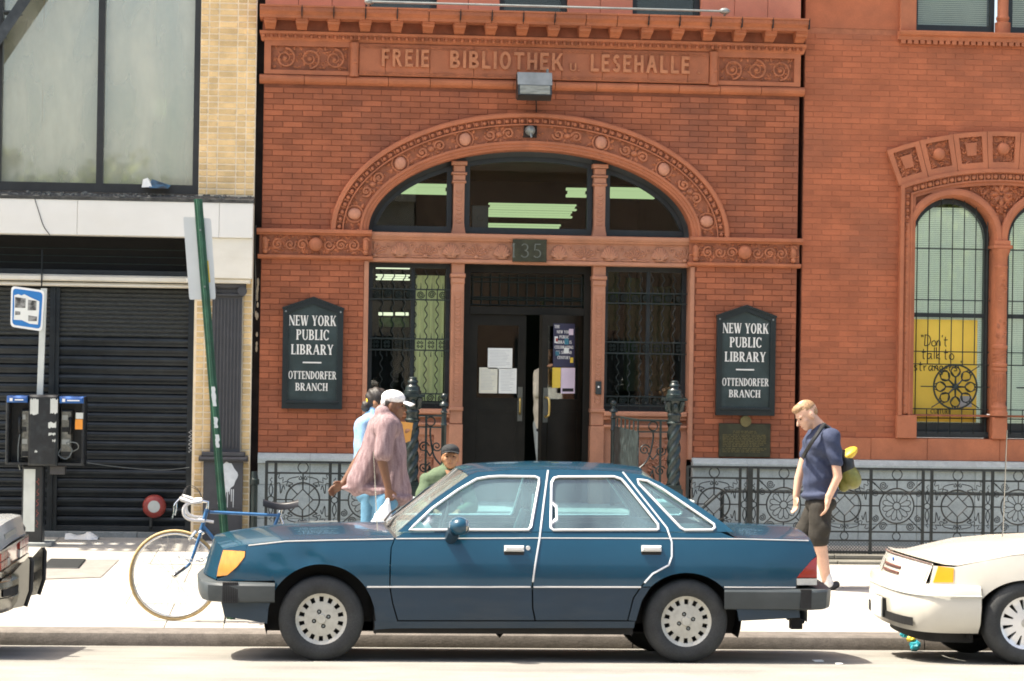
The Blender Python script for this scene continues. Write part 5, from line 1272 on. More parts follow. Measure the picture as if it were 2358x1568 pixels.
for x in (xi0-0.0, xi1+0.0): MB().lathe([(0.05, 0), (0.05, 0.03), (0.03, 0.036), (0.03, 0.03), (0.012, 0.03), (0.012, 0.045)], (x, YP-0.14, zp1+0.055), 'y', 14).obj('volute', M['ironpil'], PIL, smooth=True)
d = MB(); k = 0
while xi0+0.04+k*0.022 < xi1-0.03: d.box(xi0+0.04+k*0.022, xi0+0.052+k*0.022, YP-0.09, YP-0.07, zp1+0.04, zp1+0.07); k += 1
d.obj('bead_row', M['ironpil'], PIL)
xb0, xb1 = W(467, 1150, YP-0.15).x, W(558, 1150, YP-0.15).x
MB().add([(xb0+e0, yy, zz) if i < 1 else (xb1-e0, yy, zz) for zz, e0, yf in ((0.24, 0, -0.15), (zp0-0.10, 0, -0.15)) for i in (0, 1) for yy in (YP+yf, YP+0.05)], [(0, 1, 3, 2), (4, 6, 7, 5), (0, 2, 6, 4), (1, 5, 7, 3), (0, 4, 5, 1), (2, 3, 7, 6)]).obj('pedestal', M['ironpil'], PIL)
MB().cbox(xb0-0.05, xb1+0.05, YP-0.20, YP+0.04, zp0-0.099, zp0-0.05, 0.02).cbox(xb0-0.02, xb1+0.02, YP-0.17, YP+0.04, zp0-0.049, zp0-0.002, 0.01).obj('pedestal_cap', M['ironpil'], PIL)
MB().frame([(xb0+0.03, 0.34), (xb1-0.03, 0.34), (xb1-0.03, 0.62), (xb0+0.03, 0.62)], [(xb0+0.05, 0.36), (xb1-0.05, 0.36), (xb1-0.05, 0.60), (xb0+0.05, 0.60)], YP-0.16, YP-0.149).obj('pedestal_panel', M['ironpil'], PIL)
sp_ = MB(); rg = random.Random(5); cx, cz = W(520, 1105, YP-0.16).x, W(520, 1100, YP-0.16).z
pts = [(cx+0.105*(1+0.16*math.sin(3*t+1)+0.07*math.sin(7*t))*math.cos(t), cz+0.16*(1+0.12*math.sin(2*t)+0.06*math.sin(9*t))*math.sin(t)) for t in [2*PI*i/40 for i in range(40)]]
sp_.prism(pts, YP-0.1535, YP-0.151)
for k in range(9):
    x = cx-0.08+0.02*k; L_ = rg.uniform(0.05, 0.22); sp_.prism([(x-0.005, cz-0.12), (x+0.005, cz-0.12), (x+0.003, cz-0.12-L_), (x-0.003, cz-0.12-L_)], YP-0.1528, YP-0.1506)
sp_.obj('paint_splash', M['splash'], PIL)
# fire escape above
M['fe'] = pm('fire_escape_paint', (0.035, 0.042, 0.046), 0.5, 0.25, 8, stain=((0.14, 0.15, 0.15), (6, 6, 6), 0.5))
FE = thing('fire_escape', 'dark iron fire escape stair slanting across the upper shop window', 'fire escape', (-4.2, -0.6, 6.3))
for yy in (-0.38, -0.09):
    p, q = W(-60, 170, yy), W(62, -8, yy); dx, dz = q.x-p.x, q.z-p.z; e = 6.55
    q2 = (p.x+dx*(6.62-p.z)/dz, 6.62); p2 = (p.x-dx*0.6, p.z-dz*0.6)
    nx, nz = -dz/math.hypot(dx, dz)*0.055, dx/math.hypot(dx, dz)*0.055
    MB().prism([(p2[0]-nx, p2[1]-nz), (q2[0]-nx, q2[1]-nz), (q2[0]+nx, q2[1]+nz), (p2[0]+nx, p2[1]+nz)], yy-0.006, yy+0.006).obj('stringer', M['fe'], FE)
for k in range(8):
    x = p2[0]+(q2[0]-p2[0])*(k+0.5)/8; z = p2[1]+(q2[1]-p2[1])*(k+0.5)/8; MB().box(x-0.09, x+0.09, -0.375, -0.095, z-0.01, z+0.004).obj('tread', M['fe'], FE)
for k in range(20): MB().box(-5.6+k*0.165, -5.5+k*0.165, -0.95, -0.08, 6.62, 6.635).obj('platform_slat', M['fe'], FE)
MB().box(-5.65, -2.28, -0.96, -0.93, 6.59, 6.63).box(-5.65, -2.28, -0.08, -0.05, 6.59, 6.63).obj('platform_beam', M['fe'], FE)
r = MB()
for k in range(21): r.tube([(-5.6+k*0.165, -0.95, 6.63), (-5.6+k*0.165, -0.95, 7.5)], 0.008, 4)
r.tube([(-5.6, -0.95, 7.5), (-2.3, -0.95, 7.5)], 0.014, 5); r.obj('railing', M['fe'], FE)
# rubbish on the ledge
LR = MB(); a = W(340, 428, -0.15); LR.add([(a.x-0.06, -0.2, a.z-0.02), (a.x+0.05, -0.22, a.z-0.015), (a.x+0.03, -0.1, a.z+0.05), (a.x-0.05, -0.12, a.z+0.07), (a.x+0.0, -0.16, a.z+0.085)], [(0, 1, 4), (1, 2, 4), (2, 3, 4), (3, 0, 4), (0, 3, 2, 1)])
tag(LR.obj('crumpled_paper', M['paper'], smooth=False), 'crumpled white paper scrap lying on the grimy shop ledge', 'litter')
a = W(366, 430, -0.15); LB = MB().add([(a.x-0.1, -0.24, a.z-0.02), (a.x+0.1, -0.22, a.z-0.02), (a.x+0.12, -0.1, a.z+0.02), (a.x-0.08, -0.08, a.z+0.085), (a.x+0.0, -0.14, a.z+0.05)], [(0, 1, 4), (1, 2, 4), (2, 3, 4), (3, 0, 4), (0, 3, 2, 1)])
M['bluelit'] = pm('blue_plastic', (0.03, 0.10, 0.17), 0.5, 0.8, 9)
tag(LB.obj('crushed_carton', M['bluelit']), 'crushed dark blue carton lying on the grimy shop ledge', 'litter')
# ================================================================== stoop, railings, fence
YF = -1.7
M['curbst'] = pm('weathered_curb', (0.17, 0.16, 0.13), 0.9, 0.25, 4, fine=0.2, stretch=(1, 1, 22))
M['step'] = pm('step_stone', (0.34, 0.35, 0.33), 0.85, 0.12, 6, fine=0.15, bump=0.2)
ST = thing('entrance_stoop', 'grey stone entrance steps with low cheek walls leading to the library door', 'steps', (XC, -1.0, 0.24))
nxl, nxr = W(949, 1000, YF).x, W(1552, 1000, YF).x
MB().cbox(nxl+0.30, nxr-0.30, -1.25, 0.42, 0.2, 0.68, 0.01).obj('landing', M['step'], ST)
for k, (y0, z1) in enumerate(((-1.58, 0.53), (-1.91, 0.38))): MB().cbox(nxl+0.30, nxr-0.30, y0, y0+0.329, 0.2, z1, 0.01).obj('step', M['step'], ST)
ZPED = 0.845
for x in (nxl, nxr):
    s_ = 1 if x == nxl else -1; a, b = sorted((x-s_*0.17, x+s_*0.298))
    MB().cbox(a, b, -2.0, 0.0, 0.18, ZPED-0.06, 0.012).obj('cheek_wall', M['granite'], ST)
    MB().cbox(a-0.02, b+0.0, -2.03, 0.0, ZPED-0.059, ZPED, 0.015).obj('cheek_cap', M['granite'], ST)
def newel(x, lab):
    t = thing('newel_post', lab, 'newel post', (x, YF, ZPED), group='twisted newel posts of the stoop')
    MB().box(x-0.085, x+0.085, YF-0.085, YF+0.085, ZPED, ZPED+0.10).box(x-0.072, x+0.072, YF-0.072, YF+0.072, ZPED+0.1, ZPED+0.14).obj('foot', M['iron_g'], t)
    z0, z1 = ZPED+0.14, ZPED+0.14+0.61; n = 26; rows = []
    for i in range(41):
        f_ = i/40; row = []
        for k in range(n+1):
            a = 2*PI*k/n; r = 0.061+0.010*math.cos(4*(a-f_*7.5)); row.append((x+r*math.cos(a), YF+r*math.sin(a), z0+(z1-z0)*f_))
        rows.append(row)
    MB().grid(rows).obj('twisted_shaft', M['iron_g'], t, smooth='all')
    MB().lathe([(0.075, 0), (0.08, 0.012), (0.062, 0.025), (0.062, 0.07), (0.07, 0.08), (0.07, 0.10), (0.062, 0.11), (0.065, 0.15), (0.075, 0.20), (0.10, 0.235)], (x, YF, z1), 'z', 18).obj('neck', M['iron_g'], t, smooth=40)
    c = MB()
    for k in range(4):
        a = PI/4+k*PI/2; c.tube([(x+(0.06+0.05*u)*math.cos(a), YF+(0.06+0.05*u)*math.sin(a), z1+0.12+0.11*u) for u in (0, 0.4, 0.8, 1.0)], [0.012, 0.02, 0.026, 0.02], 6)
        a += PI/4; c.ell((x+0.068*math.cos(a), YF+0.068*math.sin(a), z1+0.17), (0.03, 0.03, 0.06), 8, 5)
    c.obj('leaf_capital', M['iron_g'], t, smooth=50)
    MB().box(x-0.115, x+0.115, YF-0.115, YF+0.115, z1+0.236, z1+0.262).obj('abacus', M['iron_g'], t)
    MB().lathe([(0.085, 0), (0.085, 0.035), (0.075, 0.04), (0.07, 0.075), (0.045, 0.095), (0.042, 0.11), (0.055, 0.118), (0.05, 0.135), (0.035, 0.15), (0.042, 0.156), (0.035, 0.17), (0.005, 0.175)], (x, YF, z1+0.263), 'z', 18).obj('finial', M['iron_g'], t, smooth=40)
newel(nxl, 'twisted black iron newel post on the stoop, behind the man in the white cap')
newel(nxr, 'twisted black iron newel post on the stoop, next to the flaking side panel')
def ballpost(px, Y, py_top, lab):
    x = W(px, 930, Y).x; zt = W(px, py_top, Y).z; z0 = 0.68 if Y > -1.3 else ZPED
    t = thing('ball_post', lab, 'post', (x, Y, z0), group='ball topped posts of the stoop railing')
    MB().lathe([(0.026, 0), (0.026, zt-z0-0.33), (0.034, zt-z0-0.32), (0.026, zt-z0-0.30), (0.026, zt-z0-0.2), (0.036, zt-z0-0.19), (0.024, zt-z0-0.17), (0.024, zt-z0-0.135), (0.05, zt-z0-0.125), (0.045, zt-z0-0.105), (0.02, zt-z0-0.085), (0.018, zt-z0-0.06)], (x, Y, z0), 'z', 12).obj('post', M['iron_g'], t, smooth=40)
    MB().ell((x, Y, zt-0.034), (0.034, 0.034, 0.034), 14, 8).obj('ball', M['iron_g'], t, smooth='all')
    return x
bxl = ballpost(1023, -1.55, 905, 'ball topped iron post on the stoop next to the door, behind the seated man')
bxr = ballpost(1413, -0.15, 921, 'ball topped iron post where the flaking side panel meets the wall')
def scrollpanel(mb, x0, x1, y, z0, z1, s_):
    mb.tube([(x0, y, z1), (x1, y, z1)], 0.011, 5); mb.tube([(x0, y, z1-0.115), (x1, y, z1-0.115)], 0.008, 5)
    cx = (x0+x1)/2; mb.tube([(cx+0.045*math.cos(2*PI*i/16), y, z1-0.058+0.045*math.sin(2*PI*i/16)) for i in range(16)], 0.007, 4, True)
    w = abs(x1-x0); zc = (z0+z1-0.115)/2
    mb.tube([(p, y, q) for p, q in smoothpath2([(cx, z1-0.12), (cx, z1-0.2), (cx+s_*w*0.15, zc+0.05), (cx+s_*w*0.5, zc-0.06)])], 0.009, 4)
    mb.tube([(p, y, q) for p, q in smoothpath2([(cx+s_*w*0.5, zc-0.06), (cx+s_*w*0.1, zc-0.14), (cx, z0)])], 0.009, 4)
    for (ox, oz, r, d) in ((-0.26, 0.13, 0.055, 1), (0.27, 0.14, 0.055, -1), (-0.25, -0.07, 0.055, -1), (0.25, -0.22, 0.06, 1), (-0.1, -0.2, 0.05, 1)):
        mb.tube([(p, y, q) for p, q in spiral(cx+s_*ox*w, zc+oz, r, 1.6, d*s_, 0.4, 12)], 0.007, 4)
        mb.tube([(cx, y, zc+oz*0.3), (cx+s_*ox*w*0.6, y, zc+oz*0.8)], 0.007, 4)
def smoothpath2(p): return [(v.x, v.y) for v in smoothpath([(a, b, 0) for a, b in p], 5)]
zrl = W(990, 957, YF).z
SR = thing('stoop_railing', 'wrought iron scroll railing between twisted newel and ball post, behind the seated man', 'railing', ((nxl+bxl)/2, YF, ZPED))
m_ = MB(); scrollpanel(m_, nxl+0.06, bxl-0.02, YF, ZPED+0.03, zrl, 1); m_.obj('scroll_panel', M['iron_g'], SR)
xv = W(981, 1000, YF).x; MB().box(xv-0.011, xv+0.011, YF-0.011, YF+0.011, ZPED, zrl).obj('upright', M['iron_g'], SR)
xp = W(1469, 1000, YF).x; zrr = W(1500, 968, YF).z
SR2 = thing('stoop_railing', 'wrought iron scroll railing with flaking dark side panel beside the open door leaf', 'railing', ((nxr+xp)/2, YF, ZPED))
m_ = MB(); scrollpanel(m_, nxr-0.06, xp, YF, ZPED+0.03, zrr, -1); m_.obj('scroll_panel', M['iron_g'], SR2)
xv = W(1521, 1000, YF).x; MB().box(xv-0.011, xv+0.011, YF-0.011, YF+0.011, ZPED, zrr).obj('upright', M['iron_g'], SR2)
M['flake'] = pm('flaking_iron', (0.010, 0.016, 0.016), 0.5, 0.3, 10, stain=((0.16, 0.22, 0.22), (60, 60, 11), 0.75))
MB().add([(xp, YF, ZPED), (bxr, -0.15, 0.70), (bxr, -0.15, zrr-0.10), (xp, YF, zrr-0.115), (xp+0.012, YF, ZPED), (bxr+0.012, -0.15, 0.70), (bxr+0.012, -0.15, zrr-0.10), (xp+0.012, YF, zrr-0.115)], [(0, 1, 2, 3), (4, 7, 6, 5), (3, 2, 6, 7), (0, 3, 7, 4)]).obj('side_panel', M['flake'], SR2)
m_ = MB(); m_.tube([(xp, YF, zrr), (bxr, -0.15, zrr)], 0.013, 5)
for k in range(7):
    f_ = k/6; m_.tube([(xp+(bxr-xp)*f_, YF+(-0.15-YF)*f_, zrr), (xp+(bxr-xp)*f_, YF+(-0.15-YF)*f_, zrr-0.12)], 0.009, 4)
m_.obj('side_rail', M['iron_g'], SR2)
# ---- area fence
FZ = {k: W(2050, p, YF).z for k, p in dict(top=1080, r2=1105, b1=1225, b2=1245, mesh=1276).items()}
def ornA(mb, x0, x1, z0, z1, y):
    cx, cz = (x0+x1)/2, (z0+z1)/2; w = x1-x0; R = w*0.31; t_ = 0.0075
    mb.tube([(cx+R*math.cos(2*PI*i/30), y, cz+R*math.sin(2*PI*i/30)) for i in range(30)], 0.009, 5, True)
    q = R*0.62
    D = [(cx, cz+q), (cx+q, cz), (cx, cz-q), (cx-q, cz)]
    for i in range(4): mb.tube([(D[i][0], y, D[i][1]), (D[(i+1) % 4][0], y, D[(i+1) % 4][1])], 0.0055, 4)
    for i in range(4):
        a = PI/2*i; mb.tube([(cx+q*math.cos(a), y, cz+q*math.sin(a)), (cx+w*0.5*math.cos(a), y, cz+(z1-z0)*0.5*math.sin(a))], t_ if i % 2 else 0.0065, 4)
        b = a+PI/4; mb.tube([(cx+q*0.7*math.cos(b), y, cz+q*0.7*math.sin(b)), (cx+R*1.12*math.cos(b), y, cz+R*1.12*math.sin(b))], 0.0055, 4)
        mb.ell((cx+R*1.14*math.cos(b), y, cz+R*1.14*math.sin(b)), (0.012, 0.008, 0.012), 6, 4)
        sx, sz = math.cos(b), math.sin(b); sx /= abs(sx); sz /= abs(sz)
        P = []
        for k in range(12):
            u = k/11; P.append((cx+sx*(R*0.83+u*(w/2-R*0.83)), cz+sz*(R*0.83+u*((z1-z0)/2-R*0.83))))
        mb.tube([(p[0]+sz*0.016*math.sin(k*1.9)*sx, y, p[1]-0.016*math.sin(k*1.9)) for k, p in enumerate(P)], 0.0048, 4)
        P = [(cx+sx*0.04, cz+sz*((z1-z0)/2-0.03)), (cx+sx*0.13, cz+sz*((z1-z0)/2-0.05)), (cx+sx*0.15, cz+sz*((z1-z0)/2-0.08)), (cx+sx*0.10, cz+sz*((z1-z0)/2-0.10)), (cx+sx*0.15, cz+sz*((z1-z0)/2-0.125))]
        mb.tube([(p, y, q_) for p, q_ in smoothpath2(P)], 0.0048, 4)
        P = [(cx+sx*(w/2), cz+sz*0.15), (cx+sx*(w/2-0.04), cz+sz*0.16), (cx+sx*(w/2-0.05), cz+sz*0.06), (cx+sx*(w/2-0.075), cz+sz*0.14), (cx+sx*(w/2-0.09), cz+sz*0.1)]
        mb.tube([(p, y, q_) for p, q_ in smoothpath2(P)], 0.0048, 4)
    for sz in (-1, 1):
        for sx in (-1, 1): mb.tube([(p, y, q_) for p, q_ in spiral(cx+sx*0.03, cz+sz*(R+0.045), 0.022, 1.1, sx*sz, PI/2*sz, 9)], 0.005, 4)
def ornB(mb, x0, x1, z0, z1, y):
    cx, cz = (x0+x1)/2, (z0+z1)/2; w = x1-x0; R = w*0.33
    for rr, tt in ((R, 0.008), (R*0.22, 0.006)): mb.tube([(cx+rr*math.cos(2*PI*i/28), y, cz+rr*math.sin(2*PI*i/28)) for i in range(28)], tt, 5, True)
    for i in range(12):
        a = 2*PI*i/12
        mb.tube([(cx+R*0.22*math.cos(a), y, cz+R*0.22*math.sin(a)), (cx+R*0.62*math.cos(a), y, cz+R*0.62*math.sin(a))], 0.0045, 4)
        P = [(cx+R*0.62*math.cos(a), cz+R*0.62*math.sin(a)), (cx+R*0.8*math.cos(a+0.12), cz+R*0.8*math.sin(a+0.12)), (cx+R*0.84*math.cos(a+PI/12), cz+R*0.84*math.sin(a+PI/12)), (cx+R*0.8*math.cos(a+2*PI/12-0.12), cz+R*0.8*math.sin(a+2*PI/12-0.12)), (cx+R*0.62*math.cos(a+2*PI/12), cz+R*0.62*math.sin(a+2*PI/12))]
        mb.tube([(p, y, q) for p, q in P], 0.0045, 4)
    for i in range(4):
        a = PI/2*i; mb.tube([(cx+R*math.cos(a), y, cz+R*math.sin(a)), (cx+w*0.5*math.cos(a), y, cz+(z1-z0)*0.5*math.sin(a))], 0.007, 4)
        b = a+PI/4; sx = 1 if math.cos(b) > 0 else -1; sz = 1 if math.sin(b) > 0 else -1
        mb.tube([(cx+sx*R*0.71, y, cz+sz*R*0.71), (cx+sx*w*0.49, y, cz+sz*(z1-z0)*0.49)], 0.006, 4)
        mb.tube([(p, y, q) for p, q in spiral(cx+sx*w*0.26, cz+sz*(z1-z0)*0.40, 0.042, 2.2, sx*sz, 0, 14, 0.1)], 0.005, 4)
        mb.tube([(p, y, q) for p, q in spiral(cx+sx*w*0.41, cz+sz*(z1-z0)*0.25, 0.036, 2.0, -sx*sz, PI/2, 14, 0.1)], 0.005, 4)
        leaf(mb, cx+sx*w*0.40, cz+sz*(z1-z0)*0.40, y, math.atan2(sz, sx), 0.05, 0.02, 0.004)
def fence(panels, pairs, xs0, xs1, lab):
    F_ = thing('area_fence', lab, 'fence', ((xs0+xs1)/2, YF, walk_z(YF)), group='wrought iron area fences of the library')
    zb = FZ['mesh']
    for z, r in ((FZ['top'], 0.012), (FZ['r2'], 0.009), (FZ['b1'], 0.008), (FZ['b2'], 0.008)): MB().box(xs0, xs1, YF-0.008, YF+0.008, z-r, z+r).obj('rail', M['iron'], F_)
    for x, hw in pairs: MB().box(x-hw, x+hw, YF-hw-0.004, YF+hw+0.004, zb-0.05, FZ['top']+0.006).obj('post', M['iron'], F_)
    for (kind, x0, x1) in panels:
        m = MB(); (ornA if kind == 'A' else ornB)(m, x0, x1, FZ['b1']+0.005, FZ['r2']-0.005, YF); m.obj('ornament_panel', M['iron'], F_)
        cx = (x0+x1)/2; m = MB()
        for za, zb_ in ((FZ['r2'], FZ['top']), (FZ['b2'], FZ['b1'])):
            if za == FZ['r2'] and kind == 'Ax': continue
            r = (zb_-za)/2-0.004; m.tube([(cx+r*math.cos(2*PI*i/18), YF, (za+zb_)/2+r*math.sin(2*PI*i/18)) for i in range(18)], 0.0055, 4, True)
        m.obj('ring', M['iron'], F_)
    # filler between paired posts
    P = sorted(p[0] for p in pairs)
    for a, b in zip(P, P[1:]):
        if 0.05 < b-a < 0.16:
            cx = (a+b)/2; m = MB(); cz = (FZ['b1']+FZ['r2'])/2; r = (b-a)/2-0.014
            m.tube([(cx+r*math.cos(2*PI*i/14), YF, cz+r*math.sin(2*PI*i/14)) for i in range(14)], 0.005, 4, True)
            for s_ in (-1, 1):
                m.tube([(cx+sgn*0.02*math.sin(PI*t), YF, cz+s_*(r+0.13*t)) for sgn in (1,) for t in (0, 0.3, 0.6, 1)], 0.005, 4)
                m.tube([(cx-0.02*math.sin(PI*t), YF, cz+s_*(r+0.13*t)) for t in (0, 0.3, 0.6, 1)], 0.005, 4)
                m.tube([(cx+0.012*math.sin(9*t), YF, cz+s_*(r+0.13+0.06*t)) for t in (0, 0.2, 0.4, 0.6, 0.8, 1)], 0.004, 4)
            m.obj('filler', M['iron'], F_)
    # diamond mesh skirt
    m = MB(); h = FZ['b2']-zb; x = xs0
    while x < xs1-h:
        m.tube([(x, YF, zb), (x+h, YF, FZ['b2'])], 0.0035, 3, caps=False); m.tube([(x+h, YF+0.004, zb), (x, YF+0.004, FZ['b2'])], 0.0035, 3, caps=False); x += 0.032
    m.obj('mesh_skirt', M['iron'], F_, kind='stuff')
    MB().box(xs0, xs1, YF-0.012, YF+0.012, zb+0.004, zb+0.03).obj('bottom_rail', M['iron'], F_)
fx = lambda p: W(p, 1160, YF).x
fence([('A', fx(634), fx(759.4)), ('B', fx(780.5), fx(906))], [(fx(612.7), 0.015), (fx(634), 0.015), (fx(759.4), 0.015), (fx(780.5), 0.016), (fx(906), 0.015)], fx(612), nxl-0.08, 'black wrought iron fence with circle and lattice panel, between shop pier and stoop')
fence([('A', fx(1584), fx(1703.5)), ('B', fx(1745), fx(1864)), ('A', fx(1885), fx(2005)), ('B', fx(2005), fx(2125)), ('A', fx(2145), fx(2264.6)), ('B', fx(2285), fx(2404)), ('A', fx(2424), fx(2543)), ('B', fx(2543), fx(2663))],
      [(fx(1582), 0.014), (fx(1703.5), 0.012), (fx(1726), 0.026), (fx(1745), 0.012), (fx(1864), 0.013), (fx(1885), 0.013), (fx(2005), 0.013), (fx(2125), 0.013), (fx(2145), 0.013), (fx(2264.6), 0.013), (fx(2285), 0.013), (fx(2404), 0.013), (fx(2424), 0.013), (fx(2543), 0.013), (fx(2663), 0.013)], fx(1581), fx(2664), 'long black wrought iron fence of rosette and lattice panels below the arched window')
for a, b, lab in ((XL-0.05, nxl-0.2, 'low stone curb under the short fence by the shop'), (nxr+0.2, 11.0, 'low stone curb under the long fence below the arched window')):
    c = thing('fence_curb', lab, 'curb', ((a+b)/2, YF, 0.2)); n = max(1, round((b-a)/1.5))
    for k in range(n): MB().cbox(a+(b-a)*k/n+0.002, a+(b-a)*(k+1)/n-0.002, -1.96, -1.42, 0.12, FZ['mesh']-0.05, 0.012).obj('curb_stone', M['curbst'], c); MB().cbox(a+(b-a)*k/n+0.002, a+(b-a)*(k+1)/n-0.002, -1.80, -1.5, FZ['mesh']-0.0495, FZ['mesh']-0.001, 0.01).obj('curb_course', M['curbst'], c)
# pipe handrail in the areaway
HR = thing('pipe_handrail', 'black pipe handrail in the areaway behind the long fence', 'handrail', (W(1662, 1160, -0.8).x, -0.8, 0.28))
p, q = W(1618, 1170, -0.8), W(1662, 1131, -0.8); e = W(2500, 1132, -0.8)
MB().tube([p-Vector((0.5, 0, 0.44)), p, q, Vector((e.x, -0.8, q.z))], 0.016, 8).obj('rail', M['iron'], HR, smooth=True)
for px in (1663,): x = W(px, 1150, -0.8).x; MB().tube([(x, -0.8, 0.24), (x, -0.8, q.z)], 0.021, 8).obj('post', M['iron'], HR, smooth=True)
# downpipe post beside the shop
DP_ = MB(); x0 = W(586, 1100, -1.0).x; DP_.lathe([(0.035, 0), (0.035, 0.66), (0.05, 0.67), (0.05, 0.72), (0.035, 0.73), (0.03, 0.80)], (x0, -1.0, walk_z(-1.0)-0.01), 'z', 12)
tag(DP_.obj('pipe_stub', M['iron_g'], smooth=40), 'dark green vent pipe between the cream pier and the granite wall', 'pipe')
# ================================================================== things on the facade
def signboard(x0, x1, z0, zs, za, lab, txt_dx, txt_dz):
    xc = (x0+x1)/2; t = thing('sign_board', lab, 'sign', (xc, -0.05, z0), group='library name boards')
    o_ = [(x0, z0), (x1, z0), (x1, zs), (xc, za), (x0, zs)]; i_ = [(x0+0.06, z0+0.065), (x1-0.06, z0+0.065), (x1-0.06, zs-0.045), (xc, za-0.06), (x0+0.06, zs-0.045)]
    MB().frame(o_, i_, -0.055, 0.0).obj('rim', M['signrim'], t)
    MB().prism(i_, -0.03, -0.002).obj('board', M['signgreen'], t)
    MB().cbox(x0+0.04, x1-0.04, -0.065, -0.02, z0+0.055, z0+0.085, 0.006).obj('drip_ledge', M['signrim'], t)
    MB().prism([(x0-0.008, zs-0.01), (xc, za-0.008), (x1+0.008, zs-0.01), (x1+0.008, zs+0.012), (xc, za+0.014), (x0-0.008, zs+0.012)], -0.068, -0.0).obj('gable_mould', M['signrim'], t)
    for s_, a, b, yb, yt in (('NEW YORK', 665.5, 774, 749, 725.5), ('PUBLIC', 682, 757.5, 782, 758.5), ('LIBRARY', 670, 767.5, 815.5, 792.5), ('OTTENDORFER', 664, 774.5, 872, 854), ('BRANCH', 680, 754.5, 899, 881.5)):
        A, B_ = W(a, yb, -0.03), W(b, yb, -0.03); h = W(a, yt, -0.03).z-A.z; k = dict(T=0.2, t=0.085, sf=0.065)
        put_text(s_, A.x+txt_dx, A.z+txt_dz, h, -0.029, 0.007, M['letter_w'], t, gap=0.09, sx=(B_.x-A.x)/text_width(s_, h, 0.09, **k), **k)
    A, B_ = W(697, 836, -0.03), W(740, 833.5, -0.03); MB().box(A.x+txt_dx, B_.x+txt_dx, -0.036, -0.029, A.z+txt_dz, B_.z+txt_dz).obj('dash', M['letter_w'], t)
    for sx in (x0+0.03, x1-0.03): MB().ell((sx, -0.056, zs-0.03), (0.011, 0.006, 0.011), 8, 4).obj('bolt', M['grey_metal'], t)
signboard(-0.30, 0.338, 1.66, 2.72, 2.835, 'dark green library name board on the pier next to the shop', 0, 0)
signboard(4.338, 4.978, 1.652, 2.715, 2.828, 'dark green library name board directly above the bronze plaque', 4.639, -0.006)
# bronze plaque
pa, pb = W(1655, 1052, -0.03), W(1775, 976, -0.03)
PQ = thing('bronze_plaque', 'dark bronze plaque with raised text and round seal below a name board', 'plaque', ((pa.x+pb.x)/2, -0.03, pa.z))
MB().cbox(pa.x, pb.x, -0.03, -0.001, pa.z, pb.z, 0.006).obj('plate', M['bronze'], PQ)
sc_ = W(1717, 970, -0.03); MB().lathe([(0.001, 0), (0.045, -0.002), (0.048, -0.006), (0.060, -0.006), (0.062, 0.03)], (sc_.x, -0.036, sc_.z), 'y', 20).obj('seal', M['gold'], PQ, smooth=30)
rg = random.Random(3); tm = MB(); zt = pb.z-0.088
for k in range(13):
    z = zt-k*0.0175-(0.006 if k > 1 else 0)-(0.006 if k > 9 else 0); a, b = (pa.x+0.15, pb.x-0.15) if k < 2 else (pa.x+0.04, pb.x-0.045-(0.05 if k in (9, 12) else 0)); x = a
    while x < b-0.02:
        w_ = min(rg.uniform(0.015, 0.06), b-x); y_ = 0
        while y_ < w_-0.004: tm.box(x+y_, x+y_+0.0045, -0.0325, -0.0295, z, z+0.010); y_ += 0.0065
        x += w_+0.01
tm.obj('raised_text', M['gold'], PQ, kind='stuff')
# flood light
fa, fb = W(1192, 233, -0.4), W(1271, 168, -0.4); fw = fb.x-fa.x; fxm = (fa.x+fb.x)/2
FL = thing('flood_light', 'grey box flood light on a bracket above the entrance arch', 'light', (fxm, -0.2, fa.z))
z0, z1 = fa.z, fb.z; h_ = z1-z0
MB().add([(x, y, z) for x in (fa.x, fb.x) for y, z in ((-0.30, z0+0.02), (-0.44, z0+h_*0.22), (-0.42, z0+h_*0.58), (-0.36, z1), (-0.16, z1-0.01), (-0.14, z0+0.06))], [(0, 1, 2, 3, 4, 5), (11, 10, 9, 8, 7, 6)]+[(i, 6+i, 6+(i+1) % 6, (i+1) % 6) for i in range(6)]).obj('housing', M['dark_metal'], FL)
MB().add([(fa.x-0.004, -0.425, z0+h_*0.57), (fb.x+0.004, -0.425, z0+h_*0.57), (fb.x+0.004, -0.36, z1+0.006), (fa.x-0.004, -0.36, z1+0.006), (fb.x+0.004, -0.155, z1-0.004), (fa.x-0.004, -0.155, z1-0.004)], [(0, 1, 2, 3), (3, 2, 4, 5)]).obj('hood', M['grey_metal'], FL)
MB().add([(fa.x+0.02, -0.4445, z0+h_*0.25), (fb.x-0.02, -0.4445, z0+h_*0.25), (fb.x-0.02, -0.426, z0+h_*0.55), (fa.x+0.02, -0.426, z0+h_*0.55)], [(0, 1, 2, 3)]).obj('lens', M['lens'], FL)
MB().tube([(fb.x-0.03, -0.22, z1-0.01), (fb.x-0.03, -0.22, z1+0.06)], 0.014, 8).tube([(fxm, -0.18, z0+0.15), (fxm, 0.0, z0+0.15)], 0.025, 8).obj('bracket', M['grey_metal'], FL, smooth=True)
MB().tube([(fxm+0.05, -0.02, z0+0.1), (fxm+0.06, -0.012, z0-0.2), (fxm+0.055, -0.07, z0-0.32)], 0.006, 5).obj('cable', M['nearblack'], FL)
